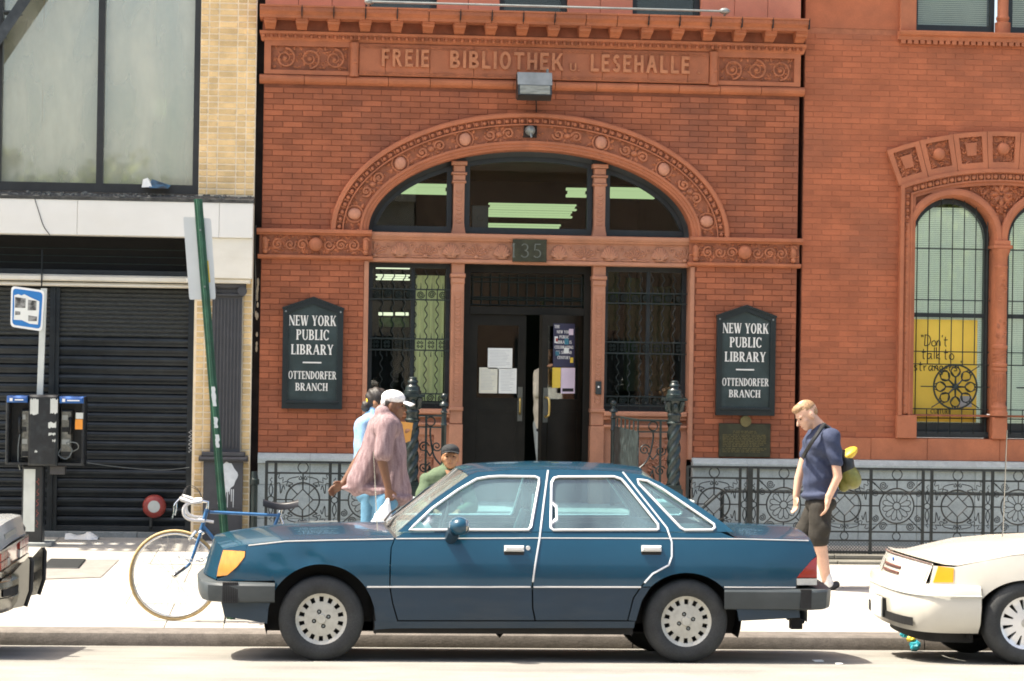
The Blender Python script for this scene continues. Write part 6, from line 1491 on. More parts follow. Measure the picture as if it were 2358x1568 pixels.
# alarm lamp on the crown of the arch
ac = W(1222, 299, -0.1); AL = thing('alarm_lamp', 'small grey domed lamp on the crown of the arch', 'lamp', (ac.x, -0.05, ac.z-0.07))
MB().lathe([(0.001, -0.085), (0.03, -0.075), (0.05, -0.045), (0.055, -0.01), (0.055, 0.03)], (ac.x, -0.04, ac.z), 'y', 16).obj('dome', M['grey_metal'], AL, smooth=True)
MB().prism([(ac.x-0.075, ac.z-0.075), (ac.x+0.075, ac.z-0.075), (ac.x+0.06, ac.z+0.075), (ac.x-0.06, ac.z+0.075)], -0.028, -0.011).obj('backplate', M['nearblack'], AL)
MB().tube([(ac.x, -0.1, ac.z-0.04), (ac.x+0.01, -0.11, ac.z-0.08)], 0.012, 6).obj('sensor', M['grey_metal'], AL)
# door bell panel
da, db = W(1371, 908, 0.06), W(1385, 878, 0.06)
BP = thing('bell_panel', 'small dark bell panel with white button on the door pilaster beside the open leaf', 'doorbell', ((da.x+db.x)/2, 0.06, da.z))
MB().cbox(da.x, db.x, 0.045, 0.0695, da.z, db.z, 0.003).obj('plate', M['dark_metal'], BP)
MB().ell(((da.x+db.x)/2, 0.045, (da.z+db.z)/2+0.01), (0.011, 0.006, 0.011), 8, 4).obj('button', M['white'], BP)
# notices on the doors
M['paper2'] = pm('paper_cream', (0.66, 0.64, 0.52), 0.8, 0.05, 10); M['ink'] = pm('grey_ink', (0.45, 0.46, 0.45), 0.8, 0.1, 30)
def notice(px0, px1, py0, py1, mat, lab, seed):
    a, b = W(px0, py1, 0.262), W(px1, py0, 0.262)
    t = thing('notice', lab, 'notice', ((a.x+b.x)/2, 0.262, a.z)); MB().box(a.x, b.x, 0.262, 0.2655, a.z, b.z).obj('sheet', mat, t)
    m = MB(); rg = random.Random(seed); z = b.z-0.03
    while z > a.z+0.03: m.box(a.x+0.02, b.x-0.02-rg.random()*0.06, 0.2612, 0.2617, z, z+0.004); z -= 0.016
    m.obj('print', M['ink'], t)
notice(1123, 1180, 802, 849, M['paper'], 'white notice sheet above the two others on the closed door leaf', 1)
notice(1103, 1146, 846.5, 905, M['paper2'], 'cream notice sheet in the lower pair on the closed door leaf', 2)
notice(1148, 1190, 848.5, 905.5, M['paper'], 'white notice sheet beside the cream one on the closed door leaf', 3)
M['navy'] = pm('navy_poster', (0.018, 0.020, 0.055), 0.5, 0.1, 10); M['yel'] = pm('yellow_paper', (0.75, 0.52, 0.06), 0.7, 0.05, 8); M['pink'] = pm('pink_paper', (0.66, 0.54, 0.62), 0.7, 0.05, 8)
def ru(px, py=850): # along the open leaf
    best = 0
    lo, hi = 0.0, lw
    for _ in range(40):
        mid = (lo+hi)/2; p = Rm @ Vector((mid, -0.03, 2.0)); v = p-CAM; x = 1179+FOC*v.dot(CR)/v.dot(CF)
        if x < px: lo = mid
        else: hi = mid
    return lo
def rz(px, py): p = Rm @ Vector((ru(px), -0.03, 2.0)); return W(px, py, p.y).z
def leafsheet(px0, px1, py0, py1, mat, name, lab, cat, deco=None):
    u0, u1 = ru(px0), ru(px1); z0, z1 = rz((px0+px1)/2, py1), rz((px0+px1)/2, py0)
    c = Rm @ Vector(((u0+u1)/2, -0.03, z0)); t = thing(name, lab, cat, c)
    MB().box(u0, u1, -0.0295, -0.0265, z0, z1).xf(Rm).obj('sheet', mat, t)
    if deco: deco(t, u0, u1, z0, z1)
M['tealpic'] = pm('teal_print', (0.03, 0.16, 0.22), 0.5, 0.4, 20); M['redpic'] = pm('red_print', (0.35, 0.06, 0.04), 0.5, 0.3, 20)
def deco_poster(t, u0, u1, z0, z1):
    lines = ['THE', 'NEW YORK', 'PUBLIC', 'LIBRARY IS', 'CELEBRATING', 'ITS SECOND', 'CENTURY']; n = len(lines); H = z1-z0
    for i, s_ in enumerate(lines):
        h = 0.032; z = z1-0.05-i*0.055; w = text_width(s_, h, 0.08); k = min(1.0, (u1-u0-0.02)/w)
        m = MB(); x = u0+0.012 if i in (0,) else (u0+u1)/2-w*k/2
        for c in s_:
            P, gw = glyph(c)
            for p in P: m.prism([(x+a*h*k, z+b*h) for a, b in p], -0.0305, -0.0297)
            x += (gw+0.08)*h*k
        m.xf(Rm); m.obj('lettering', M['letter_w'], t)
    for (a, b, c, d, mt) in ((0.05, 0.2, 0.55, 0.7, 'paper'), (0.52, 0.7, 0.52, 0.66, 'tealpic'), (0.5, 0.72, 0.32, 0.44, 'paper'), (0.72, 0.92, 0.74, 0.88, 'pink'), (0.1, 0.2, 0.58, 0.66, 'redpic'), (0.1, 0.28, 0.26, 0.36, 'tealpic'), (0.8, 0.93, 0.1, 0.22, 'yel')):
        MB().box(u0+(u1-u0)*a, u0+(u1-u0)*b, -0.0318-0.0003*(a*10), -0.0297, z0+H*c, z0+H*d).xf(Rm).obj('picture', M[mt], t)
leafsheet(1273, 1322, 745, 845, M['navy'], 'poster', 'dark blue library poster with white words on the open door leaf', 'poster', deco_poster)
leafsheet(1272, 1291, 846.5, 893, M['yel'], 'flyer', 'yellow flyer on the open door leaf under the blue poster', 'flyer')
def deco_pink(t, u0, u1, z0, z1): MB().box(u0+0.02, u1-0.02, -0.0302, -0.0296, z0+0.02, z0+0.055).xf(Rm).obj('dark_strip', M['black'], t)
leafsheet(1292, 1324, 847, 906, M['pink'], 'flyer', 'pale pink flyer on the open door leaf beside the yellow one', 'flyer', deco_pink)
# yellow poster in the arched window
M['ypost'] = pm('yellow_poster', (0.80, 0.55, 0.07), 0.7, 0.04, 4); M['marker'] = pm('black_marker', (0.02, 0.02, 0.015), 0.6, 0.1, 10)
ya, yb = W(2098, 973, 0.21), W(2251, 737, 0.21)
YPST = thing('yellow_poster', 'yellow handwritten poster behind the barred arched window', 'poster', ((ya.x+yb.x)/2, 0.21, ya.z))
xe = yb.x; MB().box(max(ya.x, W0+0.056), xe, 0.208, 0.2195, ya.z+0.01, yb.z).obj('sheet', M['ypost'], YPST)
hs = W(2120, 700, 0.21).z-W(2120, 720, 0.21).z
def hand(s_, px, py, k):
    """rough lower case handwriting; k = x-height in metres"""
    G = {'D': [[(0, 0), (0.1, 2)], [(0, 2), (0.8, 1.8), (1.1, 1), (0.8, 0.2), (0, 0)]], 'o': [[(0.5, 1), (0.05, 0.7), (0.1, 0.1), (0.6, 0), (0.8, 0.5), (0.5, 1)]], 'n': [[(0, 0), (0.05, 1)], [(0.05, 0.6), (0.35, 1), (0.6, 0.8), (0.65, 0)]],
         "'": [[(0.1, 2), (0, 1.6)]], 't': [[(0.3, 1.7), (0.25, 0.2), (0.5, 0)], [(0, 1.1), (0.7, 1.15)]], 'a': [[(0.7, 0.9), (0.2, 0.9), (0, 0.4), (0.3, 0), (0.65, 0.5)], [(0.7, 1), (0.7, 0.2), (0.9, 0)]], 'l': [[(0.1, 2), (0.1, 0)]], 'k': [[(0, 2), (0.05, 0)], [(0.6, 1), (0.05, 0.4), (0.7, 0)]],
         's': [[(0.6, 0.9), (0.2, 1), (0.1, 0.65), (0.5, 0.45), (0.5, 0.1), (0, 0.05)]], 'r': [[(0, 1), (0.1, 0)], [(0.05, 0.6), (0.5, 1)]], 'g': [[(0.6, 0.9), (0.2, 0.9), (0.05, 0.4), (0.5, 0.3), (0.6, 0.9)], [(0.6, 0.9), (0.6, -0.6), (0.1, -0.6)]], 'e': [[(0.05, 0.5), (0.6, 0.6), (0.4, 1), (0.1, 0.7), (0.15, 0.1), (0.6, 0.1)]], '.': [[(0.1, 0.05), (0.15, 0)]], '"': [[(0, 2), (0.05, 1.6)], [(0.25, 2), (0.3, 1.6)]], ' ': []}
    W_ = {'D': 1.3, 'l': 0.45, "'": 0.35, '.': 0.4, '"': 0.6, ' ': 0.6, 'a': 1.15}
    p = W(px, py, 0.2); x = p.x; L_ = []
    for c in s_:
        for st_ in G[c]: L_.append([(x+a*k, p.z+b*k) for a, b in st_])
        x += W_.get(c, 0.95)*k
    return L_
k_ = 0.060
for a_, b_, c_, d_ in (('"Don\'t', 2122, 796, 1), ('talk', 2123, 826, 1.05), ('to', 2174, 827, 1.05), ('strangers."', 2105, 853, 0.95)): strokes(hand(a_, b_, c_, k_*d_), 0.2065, 0.0055, M['marker'], 'handwriting', YPST)
p = W(2143, 952, 0.2); m = MB()
put_text('CULTURE', p.x, p.z, 0.045, 0.2075, 0.001, M['marker'], YPST, join=True, sx=0.85, name='printed_word')
m.box(p.x, p.x+0.29, 0.2065, 0.2075, p.z-0.02, p.z-0.008); m.obj('printed_line', M['marker'], YPST)
a, b = W(2210, 937, 0.2), W(2228, 912, 0.2); MB().box(a.x, b.x+0.05, 0.2065, 0.2075, a.z, b.z).obj('small_picture', M['ink'], YPST)
# ================================================================== street furniture on the left
YK = -0.75; zk = walk_z(YK)
PH = thing('pay_telephone_kiosk', 'battered double pay telephone kiosk on a pedestal before the shutter', 'telephone', (W(95, 1235, YK).x, YK, zk))
kx = lambda p: W(p, 1000, YK).x
kz = lambda p: W(95, p, YK).z
M['kiosk'] = pm('kiosk_black', (0.012, 0.014, 0.016), 0.35, 0.3, 12, stain=((0.07, 0.08, 0.085), (9, 9, 9), 0.4)); M['kblue'] = pm('kiosk_blue', (0.02, 0.10, 0.33), 0.35, 0.2, 9)
M['phone'] = pm('phone_steel', (0.20, 0.20, 0.18), 0.35, 0.3, 14, metal=0.6, stain=((0.5, 0.48, 0.40), (22, 22, 22), 0.7)); M['pale'] = pm('pale_panel', (0.56, 0.58, 0.53), 0.6, 0.06, 6, stain=((0.35, 0.36, 0.33), (9, 9, 4), 0.4)); M['orange'] = pm('orange_sticker', (0.75, 0.28, 0.03), 0.6, 0.08, 10)
zt, zb = kz(912), kz(1066)
for (a, b, side) in ((18, 70, -1), (138, 198, 1)):
    x0, x1 = kx(a), kx(b); sx = x0 if side < 0 else x1
    B_ = thing('phone_booth', None, None, ((x0+x1)/2, YK, zb), parent=PH)
    MB().cbox(min(sx, sx-side*0.03), max(sx, sx-side*0.03), YK-0.2, YK+0.12, zb, zt, 0.01).obj('side_wing', M['kiosk'], B_)
    MB().box(x0, x1, YK+0.08, YK+0.12, zb, zt).obj('back_plate', M['kiosk'], B_)
    MB().cbox(x0+0.01, x1-0.01, YK-0.23, YK+0.08, zt-0.065, zt+0.003, 0.02).obj('blue_header', M['kblue'], B_)
    MB().box(x0+0.04, x0+0.07, YK-0.2335, YK-0.229, zt-0.05, zt-0.02).box(x0+0.09, x1-0.05, YK-0.2335, YK-0.229, zt-0.042, zt-0.030).obj('header_mark', M['white'], B_)
    MB().box(x0, x1, YK-0.18, YK+0.12, zb-0.015, zb+0.01).obj('shelf', M['kiosk'], B_)
    px0, px1 = (kx(49), kx(70)) if side < 0 else (kx(140), kx(167))
    MB().cbox(px0, px1, YK-0.05, YK+0.08, kz(1055), kz(944), 0.012).obj('telephone', M['phone'], B_)
    hx = px0-0.005 if side < 0 else px1-0.02
    MB().tube([(hx, YK-0.07, kz(962)), (hx+0.005*side, YK-0.095, kz(968)), (hx+0.005*side, YK-0.095, kz(990)), (hx, YK-0.07, kz(996))], [0.022, 0.014, 0.014, 0.022], 8).obj('handset', M['kiosk'], B_, smooth=True)
    cz0 = kz(1000); cp = [(hx, YK-0.09, cz0), (hx-0.012, YK-0.1, cz0-0.12), (hx-0.01, YK-0.1, cz0-0.28), (hx+0.01, YK-0.09, cz0-0.36)] if side < 0 else [(px0+0.02, YK-0.09, kz(1030)), (px0-0.01, YK-0.1, kz(1045)), (px0+0.07, YK-0.11, kz(1055)), (px1+0.01, YK-0.11, kz(1035)), (px1-0.05, YK-0.11, kz(1018)), (px1+0.05, YK-0.11, kz(1018)), (px1+0.07, YK-0.10, kz(1030)), (px1+0.01, YK-0.09, kz(1038))]
    MB().tube(smoothpath(cp, 6), 0.006, 5).obj('armoured_cord', M['grey_metal'], B_, smooth=True)
    for q in range(4):
        zz = kz(1050-28*q); MB().cbox(px0+0.015, px1-0.015-0.01*q, YK-0.054, YK-0.049, zz, zz+0.05, 0.001).obj('phone_plate', M['pale'] if q % 2 else M['kiosk'], B_)
a, b = kx(177), kx(194); MB().box(a, b, YK-0.202, YK-0.1985, kz(986), kz(963)).obj('orange_sticker', M['orange'], PH)
MB().box(kx(178), kx(195), YK-0.2025, YK-0.1985, kz(962), kz(948)).obj('torn_sticker', M['pale'], PH)
MB().cbox(kx(70.5), kx(137.5), YK-0.22, YK+0.11, zb-0.02, zt+0.015, 0.02).obj('centre_column', M['kiosk'], PH)
rg = random.Random(12); tp = MB()
def torn(x0, x1, z0, z1, y):
    P = []; n = 9
    for i in range(n): P.append((x0+(x1-x0)*i/(n-1), z0+rg.uniform(0, 0.02)))
    for i in range(n): P.append((x1-(x1-x0)*i/(n-1), z1-rg.uniform(0, 0.02)))
    tp.prism(P, y-0.002, y+0.001)
torn(kx(74), kx(93), kz(955), kz(916), YK-0.2205); torn(kx(120), kx(137), kz(952), kz(915), YK-0.2203); torn(kx(116), kx(134), kz(985), kz(968), YK-0.2206); torn(kx(117), kx(133), kz(1002), kz(993), YK-0.2204); torn(kx(86), kx(92), kz(1041), kz(1033), YK-0.2206); torn(kx(126), kx(134), kz(1016), kz(1008), YK-0.2205)
tp.obj('torn_stickers', M['pale'], PH, kind='stuff')
MB().cbox(kx(56), kx(104), YK-0.12, YK+0.1, zk+0.02, zb-0.021, 0.012).obj('pedestal', M['kiosk'], PH)
MB().box(kx(59.5), kx(86), YK-0.1235, YK-0.119, kz(1222), kz(1079)).obj('pale_panel', M['pale'], PH)
MB().cbox(kx(118), kx(153), YK-0.1, YK+0.05, kz(1091), zb-0.022, 0.006).obj('junction_box', M['ironpil'], PH)
MB().cbox(kx(52), kx(128), YK-0.2, YK+0.2, zk-0.005, zk+0.035, 0.008).obj('base_plate', M['stonesill'], PH)
sg = [[(kx(92+3*math.sin(i*2.3+k)), kz(1100+k*24+i*4)) for i in range(5)] for k in range(5)]
strokes(sg, YK-0.1215, 0.002, M['redpic'], 'scratched_tag', PH)
# telephone sign above
PS = thing('telephone_sign', 'blue square sign on a pale square post, pasted over with torn photographs', 'sign', (kx(95), YK, kz(912)))
p0, p1 = W(92, 912, YK), W(101.5, 664, YK); e = 0.03
MB().add([(p.x+sx*e, YK+sy*e, p.z) for p in (p0, p1) for sx, sy in ((-1, -1), (1, -1), (1, 1), (-1, 1))], [(i, (i+1) % 4, 4+(i+1) % 4, 4+i) for i in range(4)]+[(4, 5, 6, 7)]).obj('post', M['pale'], PS)
Q = [W(24, 752, YK-0.04), W(97, 763, YK-0.04), W(103, 669, YK-0.04), W(26, 658, YK-0.04)]
def inset(Q, d):
    c = sum(Q, Vector((0, 0, 0)))/4; return [q+(c-q)*d for q in Q]
def rounded(Q, r=0.12, n=4):
    out = []
    for i in range(4):
        a, b, c = Q[i-1], Q[i], Q[(i+1) % 4]; s_ = b+(a-b)*r; t_ = b+(c-b)*r
        for k in range(n+1):
            f_ = k/n; out.append((1-f_)**2*s_+2*f_*(1-f_)*b+f_*f_*t_)
    return [(p.x, p.z) for p in out]
MB().prism(rounded(Q), YK-0.045, YK-0.032).obj('rim', M['white'], PS)
MB().prism(rounded(inset(Q, 0.11)), YK-0.0475, YK-0.045).obj('blue_face', pm('sign_blue', (0.02, 0.17, 0.46), 0.45, 0.06, 6), PS)
def bil(u, v): return Q[0]*(1-u)*(1-v)+Q[1]*u*(1-v)+Q[2]*u*v+Q[3]*(1-u)*v
rg = random.Random(8); P = [(0.10, 0.18), (0.35, 0.20), (0.6, 0.14), (0.86, 0.15), (0.87, 0.5), (0.86, 0.72), (0.6, 0.78), (0.4, 0.84), (0.32, 0.8), (0.22, 0.82), (0.10, 0.78), (0.11, 0.5)]
MB().prism([(bil(u, v).x, bil(u, v).z) for u, v in P], YK-0.0495, YK-0.0475).obj('pasted_sheet', M['paper'], PS)
M['photo_g'] = pm('grey_photo', (0.16, 0.16, 0.15), 0.6, 0.8, 14, thr=(0.4, 0.6))
for (u0, u1, v0, v1) in ((0.13, 0.45, 0.48, 0.74), (0.52, 0.78, 0.46, 0.72), (0.55, 0.82, 0.2, 0.34), (0.14, 0.3, 0.3, 0.4)):
    MB().prism([(bil(u, v).x, bil(u, v).z) for u, v in ((u0, v0), (u1, v0+0.03), (u1, v1), (u0, v1))], YK-0.0512, YK-0.0495).obj('photo', M['photo_g'], PS)
# red alarm gong on the shutter
gc = W(355, 1166, 0.0); M['redgong'] = pm('red_gong', (0.30, 0.045, 0.035), 0.4, 0.2, 12, bump=0.1)
GG = thing('alarm_gong', 'round red alarm gong with silver centre at the foot of the shutter', 'alarm bell', (gc.x, 0.02, gc.z-0.13))
MB().lathe([(0.055, -0.075), (0.085, -0.07), (0.11, -0.055), (0.122, -0.03), (0.124, -0.005), (0.11, 0.0)], (gc.x, 0.03, gc.z), 'y', 28).obj('gong', M['redgong'], GG, smooth=True)
MB().lathe([(0.001, -0.005), (0.012, -0.005), (0.012, 0.0), (0.063, 0.003), (0.066, 0.012)], (gc.x, -0.05, gc.z), 'y', 20).obj('silver_centre', M['pale'], GG, smooth=30)
MB().tube([(gc.x-0.03, 0.05, gc.z-0.1), (gc.x-0.035, 0.05, gc.z-0.22), (gc.x-0.035, 0.08, gc.z-0.24)], 0.018, 8).tube([(gc.x, 0.03, gc.z), (gc.x, 0.13, gc.z)], 0.03, 8).obj('pipe', M['dark_metal'], GG, smooth=True)
# cable hanging across the shutter
p = [W(120, 1043, -0.2), W(200, 1065, -0.1), W(300, 1078, 0.0), W(380, 1082, 0.04), W(436, 1076, 0.06)]
tag(MB().tube(smoothpath(p, 6), 0.003, 4).obj('slack_wire', M['grey_metal']), 'thin slack wire hanging across the shutter from the telephone kiosk', 'wire')
# leaning green post with the back of a sign
YG = -6.38; M['postgreen'] = pm('green_post', (0.030, 0.105, 0.058), 0.55, 0.25, 10, fine=0.15, bump=0.2, stain=((0.02, 0.05, 0.03), (6, 6, 3), 0.4))
g0 = WZ(532, 1424, walk_z(YG)); g0 = W(532, 1424, YG); g1 = W(456, 458, YG)
GP = thing('leaning_sign_post', 'leaning green steel sign post with the blank white back of a sign', 'sign post', (g0.x, YG, walk_z(YG)))
zg0 = walk_z(YG)-0.03; dx = (g1.x-g0.x)/(g1.z-g0.z); ch = MB(); ee = 0.034
prf = [(-ee, 0.0), (-ee*0.45, 0.0), (-ee*0.3, -0.03), (ee*0.3, -0.03), (ee*0.45, 0.0), (ee, 0.0), (ee, 0.008), (ee*0.5, 0.008), (ee*0.25, -0.022), (-ee*0.25, -0.022), (-ee*0.5, 0.008), (-ee, 0.008)]
nP = len(prf)
ch.add([(g0.x+dx*(z-g0.z)+a, YG+b, z) for z in (zg0, g1.z) for a, b in prf], [(i, (i+1) % nP, nP+(i+1) % nP, nP+i) for i in range(nP)]+[tuple(range(nP)), tuple(range(2*nP-1, nP-1, -1))])
ch.obj('post', M['postgreen'], GP)
SB = [W(436, 690, YG+0.02), W(497, 689, YG+0.02), W(486, 503, YG+0.02), W(422, 499, YG+0.02)]
MB().prism(rounded(SB, 0.05), YG+0.012, YG+0.016).obj('sign_plate', pm('sign_back', (0.62, 0.63, 0.60), 0.5, 0.03, 4), GP)
MB().prism([(W(a, b, YG+0.01).x, W(a, b, YG+0.01).z) for a, b in ((476, 651), (484.5, 650), (480, 600), (472, 600))], YG+0.0105, YG+0.0119).obj('yellow_label', M['yel'], GP)
m = MB(); rg = random.Random(6)
for (pa_, pb_, w_) in ((890, 935, 7), (960, 985, 5), (1000, 1030, 6)):
    z0, z1 = W(490, pb_, YG).z, W(490, pa_, YG).z; P = []
    for i in range(8): z = z0+(z1-z0)*i/7; P.append((g0.x+dx*(z-g0.z)-0.008+rg.uniform(-0.008, 0.0), z))
    for i in range(8): z = z1-(z1-z0)*i/7; P.append((g0.x+dx*(z-g0.z)+0.012+rg.uniform(0, 0.012), z))
    m.prism(P, YG-0.0315, YG-0.0302)
m.obj('torn_bills', M['paper'], GP, kind='stuff')
for py in (530, 660): z = W(465, py, YG).z; MB().lathe([(0.001, -0.012), (0.009, -0.012), (0.009, 0.0)], (g0.x+dx*(z-g0.z), YG-0.03, z), 'y', 6).obj('bolt', M['grey_metal'], GP)
# litter
def crumple(name, c, r, mat, lab, seed, cat='litter', n=9, m_=6):
    rg = random.Random(seed); b = MB().ell((0, 0, 0), (1, 1, 1), n, m_)
    b.v = [(c[0]+v[0]*r[0]*rg.uniform(0.75, 1.2), c[1]+v[1]*r[1]*rg.uniform(0.75, 1.2), c[2]+r[2]+v[2]*r[2]*rg.uniform(0.7, 1.15)) for v in b.v]
    zmin = min(v[2] for v in b.v); b.v = [(v[0], v[1], v[2]-zmin+c[2]) for v in b.v]
    return tag(b.obj(name, mat), lab, cat)
p = WZ(193, 1245, walk_z(-0.75)); y_ = p.y
b = MB(); rows = []
for j in range(7):
    row = []
    for i in range(13):
        u, v = i/12, j/6; h = 0.065*math.sin(PI*v)*(0.55+0.45*math.sin(u*5.5+0.4)**2)+0.02*math.sin(9*u+4*v)*math.sin(PI*v); row.append((p.x-0.19+0.34*u, p.y-0.1+0.22*v+0.02*math.sin(7*u), walk_z(p.y)+max(h, 0.0)+0.004))
    rows.append(row)
b.grid(rows); tag(b.obj('discarded_sheet', M['white'], smooth='all'), 'crumpled white sheet lying on the pavement before the shutter', 'litter')
p = WZ(2128, 1503, 0.02); M['teal'] = pm('teal_wrapper', (0.02, 0.28, 0.34), 0.4, 0.5, 12); M['yelw'] = pm('yellow_wrapper', (0.8, 0.55, 0.03), 0.5, 0.2, 12)
TW = thing('snack_wrapper', 'crumpled teal and yellow wrapper in the gutter under the white car bumper', 'litter', (p.x, KERB_Y-0.1, 0.01))
def crpart(c, r, mat, seed):
    rg = random.Random(seed); b = MB().ell((0, 0, 0), (1, 1, 1), 9, 6); b.v = [(c[0]+v[0]*r[0]*rg.uniform(0.7, 1.25), c[1]+v[1]*r[1]*rg.uniform(0.7, 1.2), c[2]+v[2]*r[2]*rg.uniform(0.7, 1.2)) for v in b.v]; b.obj('wrapper_fold', mat, TW)
crpart((p.x-0.02, KERB_Y-0.12, 0.05), (0.05, 0.04, 0.045), M['teal'], 1); crpart((p.x-0.05, KERB_Y-0.1, 0.10), (0.04, 0.03, 0.025), M['yelw'], 2); crpart((p.x-0.09, KERB_Y-0.08, 0.13), (0.04, 0.03, 0.025), M['teal'], 3)
for k, (px, py, w_, d_) in enumerate(((1884, 1515, 0.07, 0.05), (1932, 1529, 0.045, 0.04))):
    p = WZ(px, py, 0.13); z = road_z(p.y)+0.004; tag(MB().add([(p.x-w_/2, p.y-d_, z), (p.x+w_/2, p.y-d_*0.8, z), (p.x+w_/2, p.y+d_, z), (p.x-w_/2, p.y+d_*0.8, z), (p.x-w_/2, p.y-d_, z+0.004), (p.x+w_/2, p.y-d_*0.8, z+0.006), (p.x+w_/2, p.y+d_, z+0.004), (p.x-w_/2, p.y+d_*0.8, z+0.005)], [(3, 2, 1, 0), (4, 5, 6, 7), (0, 1, 5, 4), (1, 2, 6, 5), (2, 3, 7, 6), (3, 0, 4, 7)]).obj('paper_scrap', M['paper']), ('larger' if k == 0 else 'smaller')+' white paper scrap on the asphalt in the shade behind the blue car', 'litter', 'paper scraps on the road')
# ================================================================== bicycle
YB = -6.5
bw = lambda px, py, dy=0.0: W(px, py, YB+dy)
hubF = bw(402, 1324); RW = hubF.z-walk_z(YB)-0.001
BK = thing('bicycle', 'blue racing bicycle with white bar tape chained to the leaning green post', 'bicycle', (hubF.x+0.5, YB, walk_z(YB)))
M['bikeblue'] = pm('bike_blue', (0.03, 0.13, 0.29), 0.3, 0.15, 12, coat=0.3); M['chrome'] = pm('chrome', (0.75, 0.75, 0.72), 0.15, 0.1, 10, metal=1.0); M['gumwall'] = pm('gumwall_tyre', (0.50, 0.36, 0.17), 0.7, 0.15, 12); M['tape'] = pm('bar_tape', (0.74, 0.72, 0.68), 0.7, 0.06, 20); M['saddle'] = pm('saddle', (0.015, 0.015, 0.018), 0.4, 0.2, 15); M['rubber'] = pm('rubber', (0.018, 0.018, 0.018), 0.75, 0.2, 10, fine=0.15)
def bikewheel(c, name):
    Wt = thing('wheel', None, None, c, parent=BK)
    MB().tube([(c.x+(RW-0.012)*math.cos(2*PI*i/56), c.y, c.z+(RW-0.012)*math.sin(2*PI*i/56)) for i in range(56)], 0.012, 8, True).obj('tyre', M['gumwall'], Wt, smooth='all')
    MB().tube([(c.x+(RW-0.033)*math.cos(2*PI*i/56), c.y, c.z+(RW-0.033)*math.sin(2*PI*i/56)) for i in range(56)], 0.0095, 6, True).obj('rim', M['chrome'], Wt, smooth='all')
    m = MB()
    for k in range(32):
        a = 2*PI*k/32; b = a+(0.9 if k % 4 < 2 else -0.9); s_ = 0.03 if k % 2 else -0.03
        m.tube([(c.x+0.02*math.cos(b), c.y+s_, c.z+0.02*math.sin(b)), (c.x+(RW-0.036)*math.cos(a), c.y, c.z+(RW-0.036)*math.sin(a))], 0.0012, 3, caps=False)
    m.obj('spokes', M['chrome'], Wt)
    MB().lathe([(0.008, -0.05), (0.022, -0.035), (0.014, -0.025), (0.014, 0.025), (0.022, 0.035), (0.008, 0.05)], c, 'y', 12).obj('hub', M['chrome'], Wt, smooth=True)
bikewheel(hubF, 'f'); hubR = Vector((hubF.x+1.02, YB, hubF.z)); bikewheel(hubR, 'r')
ht, hb = bw(477, 1172), bw(463, 1222); stp = bw(643, 1187); bb = Vector((hubF.x+0.60, YB, hubF.z-0.06)); ltop = bw(483, 1179); ldn = bw(468, 1212)
def bt(nm, pts, r, mat, n=10): return MB().tube(pts, r, n).obj(nm, M[mat], BK, smooth=True)
bt('head_tube', [ht, hb], 0.018, 'bikeblue'); bt('top_tube', [ltop, stp], 0.0135, 'bikeblue'); bt('down_tube', [ldn, bb], 0.0155, 'bikeblue'); bt('seat_tube', [stp+Vector((0.004, 0, 0.02)), bb], 0.0145, 'bikeblue')
for s_ in (-0.04, 0.04):
    bt('seat_stay', [stp+Vector((0.01, s_*0.4, -0.01)), hubR+Vector((0, s_*1.3, 0))], 0.008, 'chrome'); bt('chain_stay', [bb+Vector((0, s_*0.6, 0)), hubR+Vector((0, s_*1.3, 0))], 0.009, 'bikeblue')
    bt('fork_blade', smoothpath([hb+Vector((0, s_, -0.01)), bw(443, 1284)+Vector((0, s_*1.15, 0)), bw(432, 1303)+Vector((0, s_*1.2, 0)), hubF+Vector((0, s_*1.25, 0))], 5), [0.013]*5+[0.012]*5+[0.010]*5+[0.008], 'bikeblue')
MB().ell(hb+Vector((0, 0, -0.012)), (0.03, 0.055, 0.022), 10, 6).obj('fork_crown', M['chrome'], BK, smooth='all')
bt('quick_release', [hubF+Vector((0, -0.07, 0)), hubF+Vector((0.085, -0.075, 0.07))], 0.009, 'saddle')
stem0 = ht+Vector((-0.002, 0, 0.02)); stem1 = bw(489, 1160); clamp = bw(468, 1150)
bt('stem', [ht, ht+Vector((0.006, 0, 0.055)), Vector((ht.x-0.05, YB, ht.z+0.065))], 0.013, 'chrome')
cl = Vector((ht.x-0.05, YB, ht.z+0.065))
for s_ in (-1, 1):
    # drop bar: near one is s_=-1
    off = Vector((0.0, 0.19*s_, 0.0))
    P = [cl, cl+Vector((0, 0.13*s_, 0)), cl+off+Vector((-0.02, 0, 0.0)), cl+off+Vector((-0.085, 0, -0.01)), cl+off+Vector((-0.125, 0, -0.05)), cl+off+Vector((-0.115, 0, -0.11)), cl+off+Vector((-0.06, 0, -0.14)), cl+off+Vector((0.04, 0, -0.145))]
    bt('drop_bar', smoothpath(P, 5), 0.014, 'tape')
    L_ = cl+off+Vector((-0.11, 0, 0.0))
    bt('brake_hood', [L_+Vector((0.03, 0, 0.0)), L_+Vector((-0.03, 0, 0.02)), L_+Vector((-0.05, 0, 0.03))], [0.016, 0.017, 0.012], 'tape')
    bt('brake_lever', smoothpath([L_+Vector((-0.045, 0, 0.025)), L_+Vector((-0.085, 0, -0.02)), L_+Vector((-0.09, 0, -0.08)), L_+Vector((-0.10, 0, -0.13))], 4), 0.007, 'chrome', 6)
    bt('brake_cable', smoothpath([L_+Vector((-0.03, 0, 0.03)), L_+Vector((0.0, -0.05*s_, 0.11)), L_+Vector((0.08, -0.13*s_, 0.09)), cl+Vector((0.02, 0, 0.0))], 5), 0.0025, 'saddle', 4)
